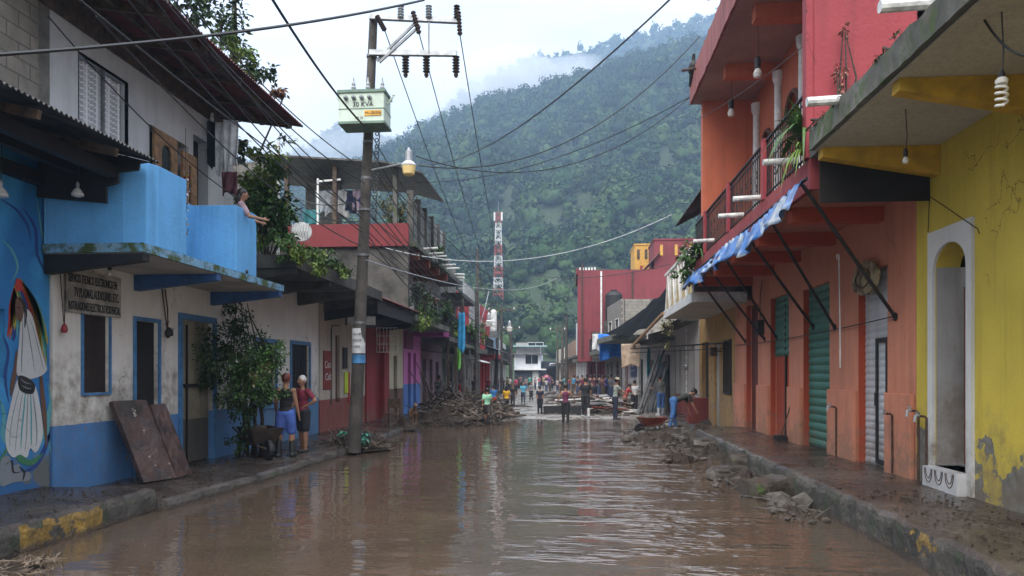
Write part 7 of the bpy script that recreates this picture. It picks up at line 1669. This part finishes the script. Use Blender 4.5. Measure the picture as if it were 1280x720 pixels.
# garland beside the wooden door
gl = T('garland', 'dangling foil garland with red and gold stars beside the wooden door', 'garland', (-5.9,11.0,4.2)); q0 = aY(232,160,11.2); m = MB(); m.tube([q0-Vector((0,0,.12*k)) for k in range(16)], .005, 4); m.build('string', M['cable'], gl)
for nm, mt, sd_ in (('red_stars', DOORM['red'], 1), ('gold_stars', simple('gold_foil',(.45,.28,.04),.3,.5), 2), ('silver_stars', simple('silver_foil',(.5,.5,.55),.25,.6), 3)):
    m = MB(); foliage(m, q0-Vector((0,0,.9)), (.03,.05,.75), 34, .06, random.Random(sd_)); m.build(nm, mt, gl)
# laundry
G_ = 'clothes drying on the blue balcony line'
cloth('laundry', 'white scarf first on the balcony clothes line', aY(261,141,13.7), .16, .45, (.75,.75,.75), (1,.2,0), 11, 'laundry')
cloth('laundry', 'black garment second on the balcony clothes line', aY(267,152,13.6), .22, .85, (.015,.018,.03), (1,.2,0), 12, 'laundry')
cloth('laundry', 'white shirt third on the balcony clothes line', aY(277,153,13.5), .22, .95, (.75,.77,.80), (1,.2,0), 13, 'laundry')
cloth('laundry', 'long pale shirt fourth on the balcony clothes line', aY(289,150,13.4), .28, .9, (.76,.78,.82), (1,.2,0), 14, 'laundry')
cloth('laundry', 'plaid garment hanging lowest near the child', aY(287,215,13.2), .28, .42, (.10,.03,.04), (1,.2,0), 15, 'laundry')
wire('clothes line over the blue balcony', aY(255,143,13.8), aY(300,150,13.3), .03, .006)
for k, (px, w_, h, cl, lab) in enumerate(((403,.30,.75,(.45,.5,.55),'pale blue'),(414,.30,.8,(.40,.42,.44),'grey'),(427,.3,.85,(.5,.5,.5),'whitish'),(438,.22,.7,(.02,.03,.08),'navy'),(446,.18,.7,(.45,.35,.42),'pink striped'),(453,.22,.7,(.04,.04,.30),'royal blue'),(390,.4,.5,(.05,.25,.27),'teal'))):
    cloth('terrace_laundry', lab+' garment drying behind the red terrace parapet', aY(px, 238 if px > 395 else 262, 25.5), w_*1.6, h*1.1, cl, (1,0,0), 20+k, 'laundry')
wire('clothes line on the red parapet terrace', aY(385,237,25.5), aY(462,237,25.5), .05, .012)
# white fan-like unit on the slab
fu = T('fan_dish', 'white ribbed dish unit on a bent arm before the red parapet', 'dish', aY(376,300,17.6)); q = aY(377,291,17.5)
m = MB(); m.lathe(q, [(.02,0),(.20,.02),(.25,.07),(.24,.09)], 22, (.3,-1,.15)); m.build('dish', M['white'], fu)
m = MB()
for k in range(7): m.tube([q+Vector((-.20+.065*k,-.05,-.22)), q+Vector((-.20+.065*k,-.16,0)), q+Vector((-.20+.065*k,-.05,.22))], .010, 5)
m.build('rib', M['white'], fu); MB().tube([q, q+Vector((-.12,.02,-.3)), q+Vector((-.3,.05,-.55))], .022, 6).build('arm', M['galv'], fu)
# pale shell over silver shutter
fs_ = T('shell_sign', 'worn brown and cream shell shaped board over the white shutter', 'sign', (4.58,11.9,3.2)); m = MB(); cy_, cz_ = 11.93, 3.27
pts = [(4.60, cy_+.50*math.cos(math.pi*k/14)*(1+.04*(k%2)), cz_+.28*math.sin(math.pi*k/14)*(1+.05*(k%2))) for k in range(15)] + [(4.60,cy_-.42,cz_-.14),(4.60,cy_-.1,cz_-.24),(4.60,cy_+.1,cz_-.24),(4.60,cy_+.42,cz_-.14)]
m.prism(pts, (-.05,0,0)); mS, t, b = newmat('worn_shell'); c = mixc(t, mapr(t, noise_n(t, 5, 6, .7), .42, .56), (.10,.065,.04), (.36,.30,.17)); t.links.new(c, b.inputs['Base Color']); b.inputs['Roughness'].default_value = .8; m.build('shell_board', mS, fs_)
m = MB(); m.tube([(4.53,cy_+.28*math.cos(a*.5),cz_+.02+.15*math.sin(a*.5)) for a in range(14)], .012, 5); m.build('rim_line', M['wood'], fs_)
wr_ = MB().tube([(4.5,12.95,3.75),(4.48,12.9,3.82),(4.46,12.75,3.8),(4.47,12.72,2.6),(4.47,12.71,1.9)], .012, 5).build('hanging_string', M['white']); tag(wr_, 'white string hanging from a strut before the orange wall', 'string')
br_ = T('push_broom', 'small broom leaning against the orange pier by its dustpan', 'broom', (4.5,16.05,.37)); MB().tube([(4.45,16.2,.42),(4.6,15.95,1.15)], .012, 6).build('handle', M['wood'], br_); MB().box(4.36,4.56,16.05,16.4,.37,.47).build('head', M['black'], br_)
ml = T('electric_meter', 'grey electric meter on a pipe on the grey front house', 'meter', (4.6,28.3,1.5)); q = aX(858,458,4.60); MB().lathe(q+Vector((.04,0,0)), [(.13,0),(.15,.03),(.14,.12),(.08,.15)], 14, (-1,0,0)).build('dial', M['galv'], ml); MB().tube([(4.6,q.y,.5),(4.6,q.y,3.6)], .03, 6).build('conduit', M['pvc'], ml)
tb_ = T('utility_box', 'black meter box fixed high between the second and third doors', 'box', (4.6,18.4,2.9)); MB().box(4.5,4.645,18.3,18.7,2.75,3.1).build('box_body', M['black'], tb_); MB().tube([(4.6,18.5,3.1),(4.58,18.4,3.7),(4.6,18.3,4.05)], .012, 5).build('lead', M['rust'], tb_)
wc = MB().tube([aX(1160,360-70,4.62), (4.62,9.95,4.1), aX(1222,286,4.60), aX(1224,292,4.58)], .006, 5).build('loose_wire', M['cable']); tag(wc, 'thin black wire wandering down the yellow wall to the arch', 'wire')
# street stalls, parasol, tank
pr_ = T('parasol', 'pink and white parasol over the far crowd', 'parasol', aZ(683,487,.03)); q = aZ(683,486,.03); m = MB(); m.tube([(q.x,q.y,0),(q.x,q.y,1.7)], .04, 6); m.build('pole', M['white'], pr_)
m = MB(); m.lathe((q.x,q.y,1.35), [(.6,0),(.58,.05),(.35,.22),(.02,.32)], 12); m.build('canopy', simple('pink_white_canvas',(.45,.12,.17),.7,0,.8,2.2), pr_)
st_ = T('pavement_chair', 'dark wooden chair on the left pavement near the cream wall', 'chair', (0,0,0)); q = aZ(491,534,.13); st_.location = q; OFF[st_.name] = Vector(q)
m = MB().box(q.x-.2,q.x+.2,q.y-.2,q.y+.2,q.z+.40,q.z+.44); m.build('seat', M['wood'], st_)
for sx in (-.18,.18):
    for sy in (-.18,.18): MB().box(q.x+sx-.02,q.x+sx+.02,q.y+sy-.02,q.y+sy+.02,q.z,q.z+(.40 if sy < 0 else .9)).build('leg', M['wood'], st_)
MB().box(q.x-.16,q.x+.16,q.y+.165,q.y+.195,q.z+.6,q.z+.88).build('backrest', M['wood'], st_)
o = MB().tube([aZ(484,524,.1), aZ(484,524,.1)+Vector((0,0,1.5))], .05, 6)
sd_ = aZ(505,533,.13); m = MB(); mound(m, sd_.x, sd_.y, .10, .45,.5,.35, seed=91, rough=.9); stuff(m.build('muddy_sacks', MUDS), 'dark muddy sacks slumped behind the brown dog', 'sacks')
# far left clutter: satellite dish and blue barrel lookalikes
sdh = T('satellite_dish', 'blue grey satellite dish on the tin awning house', 'satellite dish', aY(614,431,58)); q = aY(614,431,58); MB().lathe(q, [(.04,0),(.35,.06),(.62,.2),(.63,.22)], 20, (.5,-1,.3)).build('dish', simple('dish_bluegrey',(.16,.24,.34),.5), sdh); MB().tube([q, q+Vector((-.4,.3,-.5))], .04, 6).build('bracket', M['galv'], sdh)
th_ = T('rooftop_tank', 'white rooftop cylinder above the tin awning house', 'tank', aY(617,405,56)); q = aY(617,414,56); MB().lathe(q, [(.22,0),(.24,.1),(.24,1.5),(.12,1.65)], 12).build('tank_body', M['white'], th_); MB().box(q.x-.3,q.x+.3,q.y-.2,q.y+.2,q.z-.5,q.z).build('bracket', M['steel'], th_)
